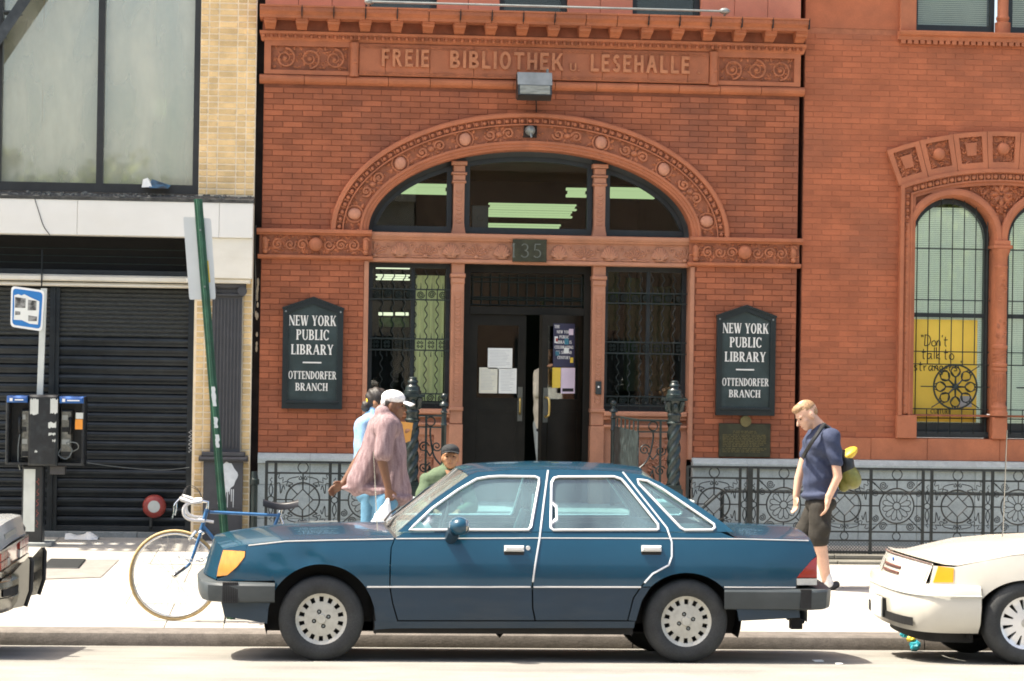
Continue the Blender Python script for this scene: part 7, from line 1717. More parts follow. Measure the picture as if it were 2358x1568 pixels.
bt('bottle_clip', [bw(456, 1196), bw(492, 1202)], 0.012, 'tape'); bt('brake_caliper', [bw(452, 1222)+Vector((0, -0.02, 0)), bw(440, 1236)+Vector((0, -0.02, 0)), bw(436, 1242)+Vector((0, 0, 0))], 0.012, 'chrome', 6)
bt('seat_post', [stp, stp+Vector((0.018, 0, 0.07))], 0.0125, 'chrome')
sc = stp+Vector((0.02, 0, 0.08)); rows = []
for i in range(13):
    u = i/12; x = sc.x-0.15+0.28*u; w_ = 0.018+0.055*max(0, (u-0.35)/0.65)**1.4; zt_ = sc.z+0.012+0.016*(2*u-1)**2-0.012*math.sin(PI*u); row = []
    for k in range(13):
        a = PI*k/12; row.append((x, sc.y-w_*math.cos(a), zt_+(0.022*math.sin(a)**0.6 if 0 < k < 12 else 0)-(0.034 if k in (0, 12) else 0)))
    rows.append(row)
m = MB().grid(rows); m.add(rows[0], [tuple(range(13))]); m.add(rows[-1], [tuple(range(13))]); m.obj('saddle', M['saddle'], BK, smooth='all')
MB().tube([hubF+Vector((0.62, -0.045, -0.0)), hubF+Vector((0.60, -0.05, -0.06)), hubF+Vector((0.57, -0.06, -0.22))], 0.009, 6).box(hubF.x+0.52, hubF.x+0.62, YB-0.13, YB-0.06, hubF.z-0.235, hubF.z-0.215).obj('crank', M['chrome'], BK)
MB().lathe([(0.085, 0), (0.09, 0.004), (0.02, 0.006)], (bb.x, YB-0.05, bb.z), 'y', 24).obj('chainring', M['chrome'], BK)
r0 = bw(655, 1216); m = MB()
for s_ in (-0.05, 0.0, 0.05): m.tube([r0+Vector((0, s_, 0)), r0+Vector((0.10, s_, 0.045)), r0+Vector((0.42, s_, 0.055))], 0.006, 5)
for k in range(5): x = r0.x+0.1+k*0.075; m.tube([(x, YB-0.05, r0.z+0.05), (x, YB+0.05, r0.z+0.05)], 0.005, 4)
m.tube([r0+Vector((0.40, -0.05, 0.05)), hubR+Vector((0, -0.06, 0))], 0.005, 4); m.obj('rear_rack', M['grey_metal'], BK)
# chain lock
CH = thing('chain_lock', 'steel chain looped through the bicycle fork and round the green post', 'chain', (bw(470, 1290).x, YB, bw(470, 1290).z-0.1))
path = smoothpath([bw(412, 1282, -0.05), bw(425, 1287, -0.07), bw(445, 1292, -0.08), bw(468, 1289, -0.06), bw(485, 1277, -0.03), bw(500, 1264, 0.02), bw(515, 1257, 0.06), bw(522, 1258, 0.10)], 5)
L_ = 0; k = 0; last = path[0]
for i in range(1, len(path)):
    if (path[i]-last).length > 0.032:
        a, b = last, path[i]; t_ = (b-a).normalized(); u = Vector((0, 1, 0)) if k % 2 else t_.cross(Vector((0, 1, 0))); mid = (a+b)/2
        MB().tube([mid+t_*0.024*math.cos(2*PI*q/10)+u*0.013*math.sin(2*PI*q/10) for q in range(10)], 0.0058, 5, True).obj('chain_link', M['chrome'], CH, smooth='all')
        last = path[i]; k += 1
# ================================================================== cars
CY0, CWID = -9.06, 1.74; CYC = CY0+CWID/2; CZ = 0.12
def paint(name, col, rough=0.22):
    m = pm(name, col, rough, 0.05, 1.5, coat=0.45, spec=0.4, bump=0.06, bscale=2.5, stain=(tuple(min(1, c*1.5+0.02) for c in col), (1.5, 1.5, 3), 0.18)); return m
M['carblue'] = paint('blue_paint', (0.006, 0.052, 0.092)); M['carlow'] = pm('grey_lower_paint', (0.013, 0.033, 0.055), 0.45, 0.08, 3, stain=((0.06, 0.07, 0.075), (2, 2, 9), 0.35)); M['bumper'] = pm('grey_bumper', (0.045, 0.055, 0.058), 0.5, 0.15, 4, stain=((0.10, 0.11, 0.11), (3, 3, 9), 0.4))
M['trim'] = pm('bright_trim', (0.80, 0.80, 0.78), 0.28, 0.05, 5, metal=0.35); M['carglass'] = glass('car_glass', (0.62, 0.90, 0.92), 0.92, 0.02, 2.6, 0.13, (0.42, 0.66, 0.70)); M['screen'] = glass('windscreen_glass', (0.7, 0.9, 0.9), 0.9, 0.03, 0.7, 0.12); M['cabin'] = pm('cabin_cloth', (0.10, 0.15, 0.165), 0.9, 0.2, 12)  # teal film paints pale sky reflection on side glass; windscreen film is dust
M['tyre'] = pm('tyre', (0.028, 0.03, 0.03), 0.75, 0.25, 6, fine=0.2, stain=((0.07, 0.07, 0.065), (7, 7, 7), 0.4)); M['alloy'] = pm('alloy', (0.50, 0.49, 0.43), 0.45, 0.1, 9, metal=0.25, stain=((0.25, 0.22, 0.16), (20, 20, 20), 0.35)); M['amber'] = pm('amber_lens', (0.85, 0.36, 0.07), 0.2, 0.12, 4, stretch=(14, 1, 3), coat=0.6); M['redlens'] = pm('red_lens', (0.33, 0.025, 0.015), 0.18, 0.15, 9, coat=0.6); M['clear'] = pm('clear_lens', (0.62, 0.60, 0.54), 0.2, 0.1, 20, coat=0.5)
M['carwhite'] = paint('white_paint_car', (0.60, 0.575, 0.50)); M['carsilver'] = paint('silver_paint', (0.40, 0.41, 0.40)); M['chrome_b'] = pm('bumper_chrome', (0.33, 0.33, 0.31), 0.16, 0.1, 5, metal=1.0)
XFr, XRr = W(470, 1350, CY0+0.3).x, W(1900, 1375, CY0+0.3).x
def cside(x, z):
    h = z-CZ
    if h < 0.36: d = 0.05*((0.36-h)/0.2)**2
    elif h < 0.60: d = 0.0
    elif h < 0.86: d = 0.055*((h-0.60)/0.26)**1.5
    else: d = 0.055+(h-0.86)*0.40 if h < 0.91 else 0.075+(h-0.91)*0.60
    t = max(0, (XFr+1.0-x)/1.0); d += 0.17*t**2.6
    t = max(0, (x-(XRr-0.8))/0.8); d += 0.11*t**2.4
    for gx, gz, a, s_ in ((0.0, 0.83, 0.012, 0.10), (-0.22, 0.80, 0.010, 0.07), (0.12, 0.86, -0.006, 0.06)):
        d += a*math.exp(-(((x-gx)/s_)**2+((z-gz)/(s_*0.6))**2))
    return CY0+d
def cpt(px, py, sf=cside):
    Y = CY0
    for _ in range(5): p = W(px, py, Y); Y = sf(p.x, p.z)
    return (p.x, p.z)
def cpoly(P, sf=cside): return [cpt(*p, sf) for p in P]
def mirror(mb, yc=CYC): m = MB(); m.v = [(a, 2*yc-b, c) for a, b, c in mb.v]; m.f = list(mb.f); return m
CAR = thing('blue_sedan', 'dented dark blue four door sedan with bright window trim parked at the kerb', 'car', ((XFr+XRr)/2, CYC, 0.06))
CP = {}
def cobj(mb, name, mat, both=True, parent=CAR, smooth=35, yc=CYC):
    o = mb.obj(name, M[mat] if isinstance(mat, str) else mat, parent, smooth=smooth)
    if both: mirror(mb, yc).obj(name, M[mat] if isinstance(mat, str) else mat, parent, smooth=smooth)
    return o
wf, wr_ = (739.7, 1427.0), (1581.0, 1433.0)
def parc(c, rx, ry, a0, a1, n=20): return [(c[0]+rx*math.cos(math.radians(a0+(a1-a0)*i/n)), c[1]-ry*math.sin(math.radians(a0+(a1-a0)*i/n))) for i in range(n+1)]
fmap = lambda x, z: (x, cside(x, z), z)
def cpanel(P, name, mat, holes=(), step=0.06, rim=0.03): return cobj(panel(cpoly(P), [cpoly(h) for h in holes], fmap, step, rim), name, mat)
arF = parc(wf, 126, 128, 35, 148); arR = parc(wr_, 118, 114, 46, 136)
cpanel([(500, 1332), (523, 1325.5), (547, 1306), (564.5, 1283), (566.5, 1268), (569, 1255), (658, 1245), (780, 1242), (908, 1240), (899.5, 1261), (897, 1300), (896.3, 1350.5)]+[(842, 1350.5)]+arF+[(633, 1337), (500, 1337)], 'front_fender', 'carblue', step=0.045)
cpanel([(842, 1353), (896.5, 1353), (903, 1390), (914, 1429), (916, 1446), (862, 1450), (866, 1432), (862, 1400), (854, 1375)], 'fender_cladding', 'carlow')
cpanel([(911, 1238), (902, 1261), (900, 1300), (899.3, 1350.5), (1224.2, 1350.5), (1229, 1310), (1241, 1240), (1243, 1226), (932, 1226)], 'front_door', 'carblue')
cpanel([(899.5, 1353), (1224.2, 1353), (1225, 1400), (1230.5, 1428), (917, 1428), (906, 1390)], 'front_door_cladding', 'carlow')
cpanel([(1247, 1226), (1244.5, 1240), (1232.5, 1310), (1227.5, 1350.5), (1474.5, 1350.5), (1482, 1341.5), (1501, 1320), (1538, 1300), (1545.5, 1281), (1545.5, 1249), (1535, 1226)], 'rear_door', 'carblue')
cpanel([(1227.5, 1353), (1473, 1353), (1457, 1376), (1444, 1428), (1234, 1428), (1228.5, 1400)], 'rear_door_cladding', 'carlow')
cpanel([(1538.5, 1226), (1549, 1248), (1549, 1282), (1541, 1302.5), (1504, 1322.5), (1485, 1343.5), (1479, 1350.5), (1498, 1350.5)]+arR[::-1]+[(1664, 1350.5), (1833, 1350.5), (1834, 1331), (1868, 1291), (1879, 1280), (1872, 1254), (1866, 1243), (1784, 1240.5), (1692, 1239), (1660, 1226)], 'rear_quarter', 'carblue')
cpanel([(1665, 1353), (1834, 1353), (1842, 1422), (1702, 1430), (1699, 1410), (1686, 1380)], 'quarter_cladding', 'carlow'); cpanel([(1477, 1353), (1497, 1353), (1478, 1383), (1464, 1430), (1447, 1428), (1460, 1378)], 'door_foot', 'carlow')
cpanel([(862, 1431), (1462, 1431), (1460, 1446), (864, 1447)], 'sill', 'carlow')
WIN = [[(943, 1220), (996, 1170), (1055, 1128), (1098, 1103), (1125, 1098), (1151, 1096.5), (1232, 1097.5), (1241, 1101), (1241, 1112), (1223, 1213), (1217, 1220)], [(1270, 1112), (1276, 1101), (1286, 1098), (1414, 1097.5), (1430, 1103), (1438, 1111), (1515, 1207), (1516, 1218), (1512, 1220), (1274, 1220.5), (1268, 1215)], [(1468, 1104), (1490, 1107), (1525, 1126), (1644, 1207), (1646, 1215), (1640, 1220), (1577, 1220.5), (1567, 1215), (1471, 1114)]]
GH = [(916, 1224.5), (1000, 1150), (1080, 1094), (1100, 1087), (1180, 1082), (1259, 1080.5), (1358, 1082), (1424, 1086), (1478, 1093), (1520, 1110), (1560, 1133), (1600, 1159), (1640, 1186), (1668, 1206), (1690, 1224.5)]
cobj(panel(cpoly(GH), [cpoly(w) for w in WIN], fmap, 0.06, 0.05), 'window_frame', 'carblue')
for w in WIN:
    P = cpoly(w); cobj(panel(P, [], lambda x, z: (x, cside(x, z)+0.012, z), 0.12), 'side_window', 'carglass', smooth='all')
    R_ = resample(P, 0.05); cobj(MB().tube([(x, cside(x, z)-0.004, z) for x, z in R_], 0.0092, 6, True), 'window_trim', 'trim')
def line(P, name, mat, r, off=0.0, both=True):
    R_ = []
    for a, b in zip(P, P[1:]):
        for k in range(4): R_.append((a[0]+(b[0]-a[0])*k/4, a[1]+(b[1]-a[1])*k/4))
    R_.append(P[-1]); Q = cpoly(R_); return cobj(MB().tube([(x, cside(x, z)-off, z) for x, z in Q], r, 5), name, mat, both)
line([(1262, 1083), (1252, 1159), (1242.5, 1240), (1231, 1310), (1227, 1340)], 'door_edge_guard', 'trim', 0.0075); line([(1434, 1087), (1536, 1216), (1547, 1248), (1547, 1281), (1540, 1301), (1503, 1321), (1484, 1342)], 'door_edge_guard', 'trim', 0.0075)
line([(572, 1256), (658, 1246.5), (780, 1243.5), (906, 1241)], 'pinstripe', 'trim', 0.0045); line([(912, 1240.5), (1240, 1239), (1538, 1240), (1700, 1241), (1862, 1245)], 'pinstripe', 'trim', 0.004)
line([(845, 1351.5), (1222, 1351.5)], 'rub_strip', 'trim', 0.007); line([(1229, 1351.5), (1476, 1352)], 'rub_strip', 'trim', 0.007); line([(1668, 1352), (1832, 1352.5)], 'rub_strip', 'trim', 0.006)
# top skins: near edge given in pixels, mirrored edge, crown between
def skin(edge, crown, name, mat, nx=14, bow=None, lift=0.0, parent=CAR):
    E = [(*cpt(*p),) for p in edge]; rows = []
    for i, (x, z) in enumerate(E):
        y0 = cside(x, z); y1 = 2*CYC-y0; row = []
        for k in range(nx+1):
            t = k/nx; s_ = math.sin(PI*t)**0.7 if 0 < t < 1 else 0
            row.append((x+(bow(i/(len(E)-1)) if bow else 0)*math.sin(PI*t), y0+(y1-y0)*t, z+lift+crown*s_))
        rows.append(row)
    return rows
def sobj(rows, name, mat, parent=CAR): return MB().grid(rows).obj(name, M[mat], parent, smooth=40)
hood = skin([(514, 1264), (540, 1258.5), (569, 1254), (612, 1249), (658, 1244.5), (720, 1242.5), (780, 1241), (850, 1240), (908, 1239)], 0.035, 'hood', 'carblue', bow=lambda t: -0.09*(1-t)-0.05*t); sobj(hood, 'hood', 'carblue')
roof = skin([(1078, 1094), (1100, 1086.5), (1180, 1081.5), (1259, 1080), (1358, 1081.5), (1424, 1085.5), (1478, 1092.5)], 0.028, 'roof', 'carblue', bow=lambda t: -0.05*(1-t)+0.05*t); sobj(roof, 'roof', 'carblue')
deck = skin([(1676, 1226), (1692, 1238), (1740, 1239.5), (1784, 1240.5), (1830, 1242), (1866, 1243)], 0.03, 'boot_lid', 'carblue', bow=lambda t: -0.05*(1-t)+0.04*t); sobj(deck, 'boot_lid', 'carblue')
def between(a, b, n=6): return [[tuple(Vector(p)*(1-t)+Vector(q)*t) for p, q in zip(a, b)] for t in [i/n for i in range(n+1)]]
ws0 = [(x+0.02, y, z+0.006) for x, y, z in hood[-1]]; sobj(between(ws0, [(x, y, z-0.005) for x, y, z in roof[0]]), 'windscreen', 'screen'); sobj(between(hood[-1], ws0, 2), 'cowl', 'rubber')
sobj(between([(x, y, z-0.004) for x, y, z in roof[-1]], [(x, y, z+0.004) for x, y, z in deck[0]]), 'rear_window', 'screen')
for s_ in (0.3, 0.72):
    a = Vector(ws0[4 if s_ < 0.5 else 9])+Vector((-0.01, 0, 0.012)); MB().tube([a, a+Vector((0.05, 0.25, 0.04)), a+Vector((0.12, 0.42, 0.075))], 0.008, 5).obj('wiper', M['rubber'], CAR)
zbt = cpt(560, 1337)[1]; nose0 = hood[0]; nose1 = [(x-0.03*math.sin(PI*k/14)-0.045, y, zbt) for k, (x, y, z) in enumerate(nose0)]
sobj(between(nose0, nose1, 5), 'nose_panel', 'carblue')
tail0 = deck[-1]; tail1 = [(x+0.05, y, cpt(1880, 1280)[1]) for x, y, z in tail0]; tail2 = [(x+0.052, y, cpt(1850, 1350)[1]) for x, y, z in tail0]; sobj(between(tail0, tail1, 3)+between(tail1, tail2, 2), 'tail_panel', 'carblue')
# lamps
cpanel([(514, 1264.5), (540, 1259), (568, 1254.5), (566.5, 1268.5), (540, 1267.5), (514, 1266)], 'lamp_surround', 'carblue', step=0.02)
HLp = cpoly([(499, 1327), (503, 1305), (514, 1266.5), (540, 1268), (564.5, 1269.5), (563, 1282), (546, 1304.5), (523, 1324.5)]); cobj(panel(HLp, [], lambda x, z: (x, cside(x, z)-0.004, z), 0.03, 0.05), 'corner_lamp', 'amber')
TL = [(1835, 1330), (1868, 1291.5), (1880, 1282), (1881, 1330)]; cobj(panel(cpoly(TL), [], lambda x, z: (x, cside(x, z)-0.005, z), 0.04, 0.1), 'tail_lamp', 'redlens'); cobj(panel(cpoly([(1834.5, 1332), (1881, 1332), (1881, 1347), (1834.5, 1347)]), [], lambda x, z: (x, cside(x, z)-0.005, z), 0.04, 0.1), 'reversing_lamp', 'clear')
# bumpers swept in plan
def bumper(front, px_in, px_out, py0, py1, name, mat='bumper', parent=CAR, yn=CY0, yc=CYC):
    z1, z0 = W(px_out, py0, yn+0.1).z, W(px_out, py1, yn+0.1).z; xi, xo = W(px_in, py0, yn).x, W(px_out, py0, yn+0.25).x; s_ = -1 if front else 1
    P = [(xi, yn-0.012), (xo-s_*0.16, yn-0.004), (xo-s_*0.06, yn+0.05), (xo-s_*0.01, yn+0.16), (xo+s_*0.03, yc-0.3), (xo+s_*0.045, yc)]
    P += [(a, 2*yc-b) for a, b in P[::-1][1:]]
    h = z1-z0; prof = [(0.05, z1), (0.0, z1-0.006), (-0.008, z1-0.02), (-0.004, z0+h*0.35), (0.004, z0+0.01), (0.03, z0), (0.16, z0)]
    rows = []
    for o_, z in prof:
        row = []
        for i, (a, b) in enumerate(P):
            n = Vector((yc-b, 0)) if False else None
            cx, cy = xo-s_*0.5, yc; dx, dy = cx-a, cy-b; L = math.hypot(dx, dy); row.append((a+dx/L*o_*1.2, b+dy/L*o_*1.2, z))
        rows.append(row)
    rows.insert(0, [(a+(xo-s_*0.5-a)*0.25, b+(yc-b)*0.2, z1-0.002) for a, b in P]); rows.append([(a+(xo-s_*0.5-a)*0.3, b+(yc-b)*0.3, z0+0.01) for a, b in P])
    MB().grid(rows).obj(name, M[mat], parent, smooth=35)
bumper(True, 633, 463, 1338, 1384, 'front_bumper'); bumper(False, 1668, 1908, 1354.5, 1403, 'rear_bumper')
for a, b, y0, y1 in ((514, 546, 1341, 1389), (1846, 1868, 1358, 1402)):
    for k in range(9): px = a+(b-a)*k/8; p, q = W(px, y0, CY0-0.02), W(px, y1, CY0-0.02); yy = CY0-0.012+0.01; MB().box(p.x-0.0045, p.x+0.0045, yy-0.012, yy+0.03, q.z, p.z).obj('bumper_rib', M['rubber'], CAR)
lv = [(507, 1376), (626, 1376), (618, 1400), (615, 1436), (560, 1426), (517, 1420)]; cpanel(lv, 'front_valance', 'carlow')
MB().grid([[(XFr+0.14+0.02*k, CY0+0.14+(CWID-0.28)*t, z) for t in (0, 0.25, 0.5, 0.75, 1)] for k, z in enumerate((0.32, 0.5, 0.62))]).obj('air_dam', M['carlow'], CAR); MB().grid([[(XRr-0.16, CY0+0.14+(CWID-0.28)*t, z) for t in (0, 0.5, 1)] for z in (0.40, 0.62)]).obj('rear_valance', M['carlow'], CAR)
# wheels
def wheel(cx, cz, yo, R, rr, parent, hub='slots', side=-1, w=0.185):
    Wt = thing('wheel', None, None, (cx, yo, cz), parent=parent)
    s_ = side
    T = [(rr-0.01, 0.02), (rr+0.004, 0.0), (rr+0.03, -0.012), (R-0.05, -0.012), (R-0.018, 0.002), (R-0.004, 0.02), (R, 0.05), (R, w-0.05), (R-0.004, w-0.02), (R-0.03, w), (rr, w-0.01)]
    m = MB().lathe([(a, -s_*b) for a, b in T], (cx, yo, cz), 'y', 44, cap=False); m.obj('tyre', M['tyre'], Wt, smooth=45)
    MB().lathe([(0.01, -s_*0.075), (rr-0.03, -s_*0.075), (rr-0.012, -s_*0.05), (rr-0.012, -s_*w)], (cx, yo, cz), 'y', 32, cap=False).obj('rim_well', M['rubber'], Wt, smooth=True)
    def circ(r, a0=0, n=40, ox=0, oz=0): return [(cx+ox+r*math.cos(a0+2*PI*i/n), cz+oz+r*math.sin(a0+2*PI*i/n)) for i in range(n)]
    def q(a, r0, r1, h0, h1): return [(cx+r0*math.cos(a-h0), cz+r0*math.sin(a-h0)), (cx+r0*math.cos(a+h0), cz+r0*math.sin(a+h0)), (cx+r1*math.cos(a+h1), cz+r1*math.sin(a+h1)), (cx+r1*math.cos(a-h1), cz+r1*math.sin(a-h1))]
    if hub == 'slots': holes = [q(2*PI*(k+0.5)/14, rr*0.66, rr*0.86, 0.115, 0.10) for k in range(14)]+[circ(0.0165, 0, 10, 0.052*math.cos(a), 0.052*math.sin(a)) for a in (0.3, 0.3+PI/2, 0.3+PI, 0.3+1.5*PI)]
    else: holes = [q(2*PI*k/12+0.2, rr*0.5, rr*0.88, 0.05, 0.09) for k in range(12)]
    fy = lambda x, z: (x, yo-s_*(0.012+0.016*min(1, math.hypot(x-cx, z-cz)/rr)-0.02*max(0, math.hypot(x-cx, z-cz)/rr-0.86)/0.14), z)
    panel(circ(rr+0.001), holes, fy, 0.03, rim=-s_*0.03).obj('wheel_face', M['alloy'] if hub == 'slots' else M['trim'], Wt, smooth=30)
    MB().lathe([(0.001, 0), (0.03, 0), (0.034, -s_*0.006)], (cx, yo-s_*0.006, cz), 'y', 16).obj('hub_cap', M['alloy'], Wt)
    if hub == 'slots':
        for a in (0.3, 0.3+PI/2, 0.3+PI, 0.3+1.5*PI): MB().lathe([(0.001, 0.0), (0.0085, 0.0), (0.0085, -s_*0.03)], (cx+0.052*math.cos(a), yo-s_*0.018, cz+0.052*math.sin(a)), 'y', 6).obj('lug_nut', M['grey_metal'], Wt)
YWH = CY0+0.035
for (px, py) in (wf, wr_):
    p = W(px, py, YWH); R = 0.296; zn = road_z(YWH+0.1)+R
    wheel(p.x, zn, YWH, R, 0.181, CAR); wheel(p.x, road_z(2*CYC-YWH-0.1)+R, 2*CYC-YWH, R, 0.181, CAR, side=1)
    A_ = [(p.x+0.40*math.cos(t), zn+0.02+0.40*math.sin(t)) for t in [-0.35+(PI+0.7)*i/24 for i in range(25)]]
    for s_ in (0, 1): m = MB().strip([(a, CY0+0.09, b) for a, b in A_], [(a, CY0+0.36, b) for a, b in A_]).add([(a, CY0+0.36, b) for a, b in A_], [tuple(range(25))]); (mirror(m) if s_ else m).obj('wheel_well', M['black'], CAR)
xb0, xb1 = XFr+0.25, XRr-0.25
MB().box(xb0+0.5, xb1-0.6, CY0+0.36, 2*CYC-CY0-0.36, 0.30, 0.36).box(xb0+0.1, xb0+0.9, CY0+0.3, 2*CYC-CY0-0.3, 0.40, 0.8).obj('underbody', M['black'], CAR)
for x0_, x1_ in ((W(862, 1400, CY0).x, W(1462, 1400, CY0).x),): MB().box(x0_, x1_, CY0+0.09, 2*CYC-CY0-0.09, 0.31, 0.62).obj('floor_pan', M['black'], CAR)
MB().tube([(XRr-0.1, CYC+0.3, 0.33), (XRr+0.03, CYC+0.3, 0.30)], 0.025, 8).obj('exhaust', M['dark_metal'], CAR); p = W(1826, 1436, CY0+0.5); MB().box(p.x-0.03, p.x+0.05, CY0+0.4, CY0+0.5, p.z-0.03, p.z+0.1).obj('tow_bracket', M['black'], CAR)
MB().tube([(W(1130, 1440, CY0+0.5).x, CYC, 0.36), (W(1160, 1480, CY0+0.5).x, CYC, 0.24), (W(1185, 1440, CY0+0.5).x, CYC, 0.36)], 0.05, 8).obj('exhaust_pipe', M['black'], CAR)
# cabin
CB = thing('cabin', None, None, (XC, CYC, 0.6), parent=CAR)
def cx_(px): return W(px, 1200, CY0+0.4).x
def seat(xs, y0, y1, zt, hr=True):
    m = MB().cbox(xs-0.42, xs+0.05, y0, y1, 0.5, 0.70, 0.05); rows = [[(xs+0.02+0.16*t, y, 0.68+(zt-0.68)*t) for y in (y0, y1)] for t in (0, 0.5, 1)]
    m.add([(xs-0.04, y0, 0.66), (xs-0.04, y1, 0.66), (xs+0.12, y0, zt), (xs+0.12, y1, zt), (xs+0.12, y0, 0.62), (xs+0.12, y1, 0.62), (xs+0.22, y0, zt-0.02), (xs+0.22, y1, zt-0.02)], [(0, 1, 3, 2), (4, 6, 7, 5), (2, 3, 7, 6), (0, 2, 6, 4), (1, 5, 7, 3)]); m.obj('seat', M['cabin'], CB)
    if hr: MB().cbox(xs+0.11, xs+0.19, (y0+y1)/2-0.13, (y0+y1)/2+0.13, zt+0.03, zt+0.19, 0.04).obj('head_rest', M['cabin'], CB)
for y0 in (CY0+0.26, CYC+0.12): seat(cx_(1190), y0, y0+0.5, 1.10)
seat(cx_(1450), CY0+0.25, 2*CYC-CY0-0.25, 1.06, False)
MB().box(cx_(1500), cx_(1660), CY0+0.25, 2*CYC-CY0-0.25, 0.98, 1.0).obj('parcel_shelf', M['cabin'], CB); MB().cbox(cx_(925), cx_(1000), CY0+0.2, 2*CYC-CY0-0.2, 0.8, 1.0, 0.03).obj('dashboard', M['cabin'], CB)
sx, sy, sz = cx_(1035), CYC+0.38, 1.0; MB().tube([(sx+0.05*math.cos(t)*0.8, sy+0.18*math.sin(t), sz+0.16*math.cos(t)) for t in [2*PI*i/24 for i in range(24)]], 0.014, 6, True).obj('steering_wheel', M['rubber'], CB, smooth='all')
MB().tube([(cx_(1215), CY0+0.28, 0.7), (cx_(1225), CY0+0.3, 1.28)], 0.012, 4).obj('seat_belt', M['paper'], CB)
# mirror, handles
mc = W(1055, 1205, CY0-0.1); MR = thing('side_mirror', None, None, mc, parent=CAR)
MB().ell((mc.x+0.01, CY0-0.07, mc.z-0.02), (0.075, 0.095, 0.065), 14, 8).obj('mirror_shell', M['carblue'], MR, smooth='all'); MB().tube([(mc.x-0.02, CY0-0.05, mc.z-0.05), (mc.x-0.04, CY0+0.06, mc.z-0.115)], [0.05, 0.045], 8).obj('mirror_stalk', M['carlow'], MR, smooth=True)
MB().ell((mc.x+0.055, CY0-0.075, mc.z-0.02), (0.028, 0.075, 0.05), 12, 6).obj('mirror_glass', M['chrome_b'], MR, smooth='all')
for a in (1160, 1476):
    p, q = cpt(a+1, 1278), cpt(a+46, 1256); y = cside(p[0], (p[1]+q[1])/2); H_ = thing('door_handle', None, None, (p[0], y, p[1]), parent=CAR)
    MB().cbox(p[0], q[0], y-0.028, y+0.03, p[1]+0.025, q[1], 0.012).obj('pull', M['trim'], H_); MB().cbox(p[0]-0.004, q[0]+0.004, y-0.008, y+0.03, p[1]-0.008, p[1]+0.024, 0.006).obj('recess', M['black'], H_)
p = cpt(1216, 1262); MB().lathe([(0.001, -0.006), (0.015, -0.006), (0.017, 0.01)], (p[0], cside(*p), p[1]), 'y', 14).obj('lock', M['trim'], CAR)
ap = cpt(858, 1205); a0 = W(857, 1222, CYC+0.75)
MB().tube([W(869, 1222, CY0+0.12), W(860, 1040, CY0+0.12)], 0.0035, 5).obj('aerial', M['chrome'], CAR)
# ------------------------------------------------------------------ white sedan on the right
dXw = W(2364, 1440, CY0).x-W(739.7, 1427, CY0).x
WC = thing('white_sedan', 'white sedan with amber corner light parked behind the blue car, front end showing', 'car', (W(2364, 1500, CY0).x+1.2, CYC, 0.06))
swap = {'blue_paint': M['carwhite'], 'grey_lower_paint': M['carwhite'], 'grey_bumper': M['carwhite']}
keep = {'front_door', 'front_door_cladding', 'rear_door', 'rear_door_cladding', 'rear_quarter', 'quarter_cladding', 'door_foot', 'sill', 'window_frame', 'side_window', 'roof', 'boot_lid', 'windscreen', 'cowl', 'rear_window', 'tail_panel', 'tail_lamp', 'reversing_lamp', 'rear_bumper', 'underbody', 'floor_pan', 'wheel_well', 'fender_cladding'}
def clone(dst, dX, names, swp):
    for o in [c for c in CAR.children if c.type == 'MESH']:
        if o.name.split('.')[0] in names:
            c = o.copy(); COL.objects.link(c); c.parent = dst; loc = WLOC[o.name]+Vector((dX, 0, 0)); c.location = loc-wloc(dst); WLOC[c.name] = loc
            mt = o.data.materials[0]
            if mt.name in swp:
                c.material_slots[0].link = 'OBJECT'; c.material_slots[0].material = swp[mt.name]
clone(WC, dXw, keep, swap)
for px in (2364, 2364+841):
    p = W(2364, 1440, YWH); xw = p.x if px == 2364 else p.x+(W(wr_[0], wr_[1], YWH).x-W(wf[0], wf[1], YWH).x)
    wheel(xw, road_z(YWH+0.1)+0.30, YWH, 0.30, 0.19, WC, 'spokes'); wheel(xw, road_z(2*CYC-YWH-0.1)+0.30, 2*CYC-YWH, 0.30, 0.19, WC, 'spokes', 1)
XN = W(2002, 1345, CYC).x                       # nose of the white car
def wside(x, z):
    h = z-CZ; d = 0.05*max(0, (0.40-h)/0.25)**2+0.05*max(0, (h-0.55)/0.3)**1.5; t = max(0, (XN+1.05-x)/1.05); return CY0+0.012+d+0.30*t**2.2
wfm = lambda x, z: (x, wside(x, z), z)
def wpanel(P, nm, mat, step=0.05, rim=0.03): return cobj(panel(cpoly(P, wside), [], wfm, step, rim), nm, mat, True, WC)
ww = (2364, 1437); xd = W(899, 1300, CY0).x+dXw; zd = W(899, 1300, CY0).z
E_ = [(2197, 1307.5), (2260, 1283), (2330, 1266), (2420, 1256), (2548, 1251)]
wpanel([(2142, 1343), (2150, 1303), (2197, 1306), (2260, 1293), (2330, 1280), (2420, 1271.5), (2548, 1265.5), (2545, 1368)]+[(2467, 1368)]+parc(ww, 124, 101, 40, 146)+[(2262, 1356), (2142, 1354)], 'front_fender', 'carwhite')
wh = []
for (px, py, cr) in ((2150, 1294, 0.02), (2175, 1300, 0.035), (2205, 1302, 0.04), (2260, 1292, 0.03), (2330, 1278.5, 0.02), (2420, 1270, 0.014), (2548, 1264, 0.012)):
    x, z = cpt(px, py, wside); y0 = wside(x, z); y1 = 2*CYC-y0; wh.append([(x-(0.10 if px < 2200 else 0.10*(2548-px)/348)*math.sin(PI*k/12), y0+(y1-y0)*k/12, z+cr*math.sin(PI*k/12)) for k in range(13)])
MB().grid(wh).obj('hood', M['carwhite'], WC, smooth=40)
zc_ = W(2100, 1347, CY0+0.4).z; n0 = [(x-0.004, y, z-0.014) for x, y, z in wh[0]]; n1 = [(x-0.07, y, zc_) for x, y, z in wh[0]]
NOSE = thing('nose', None, None, (XN, CYC, zc_), parent=WC)
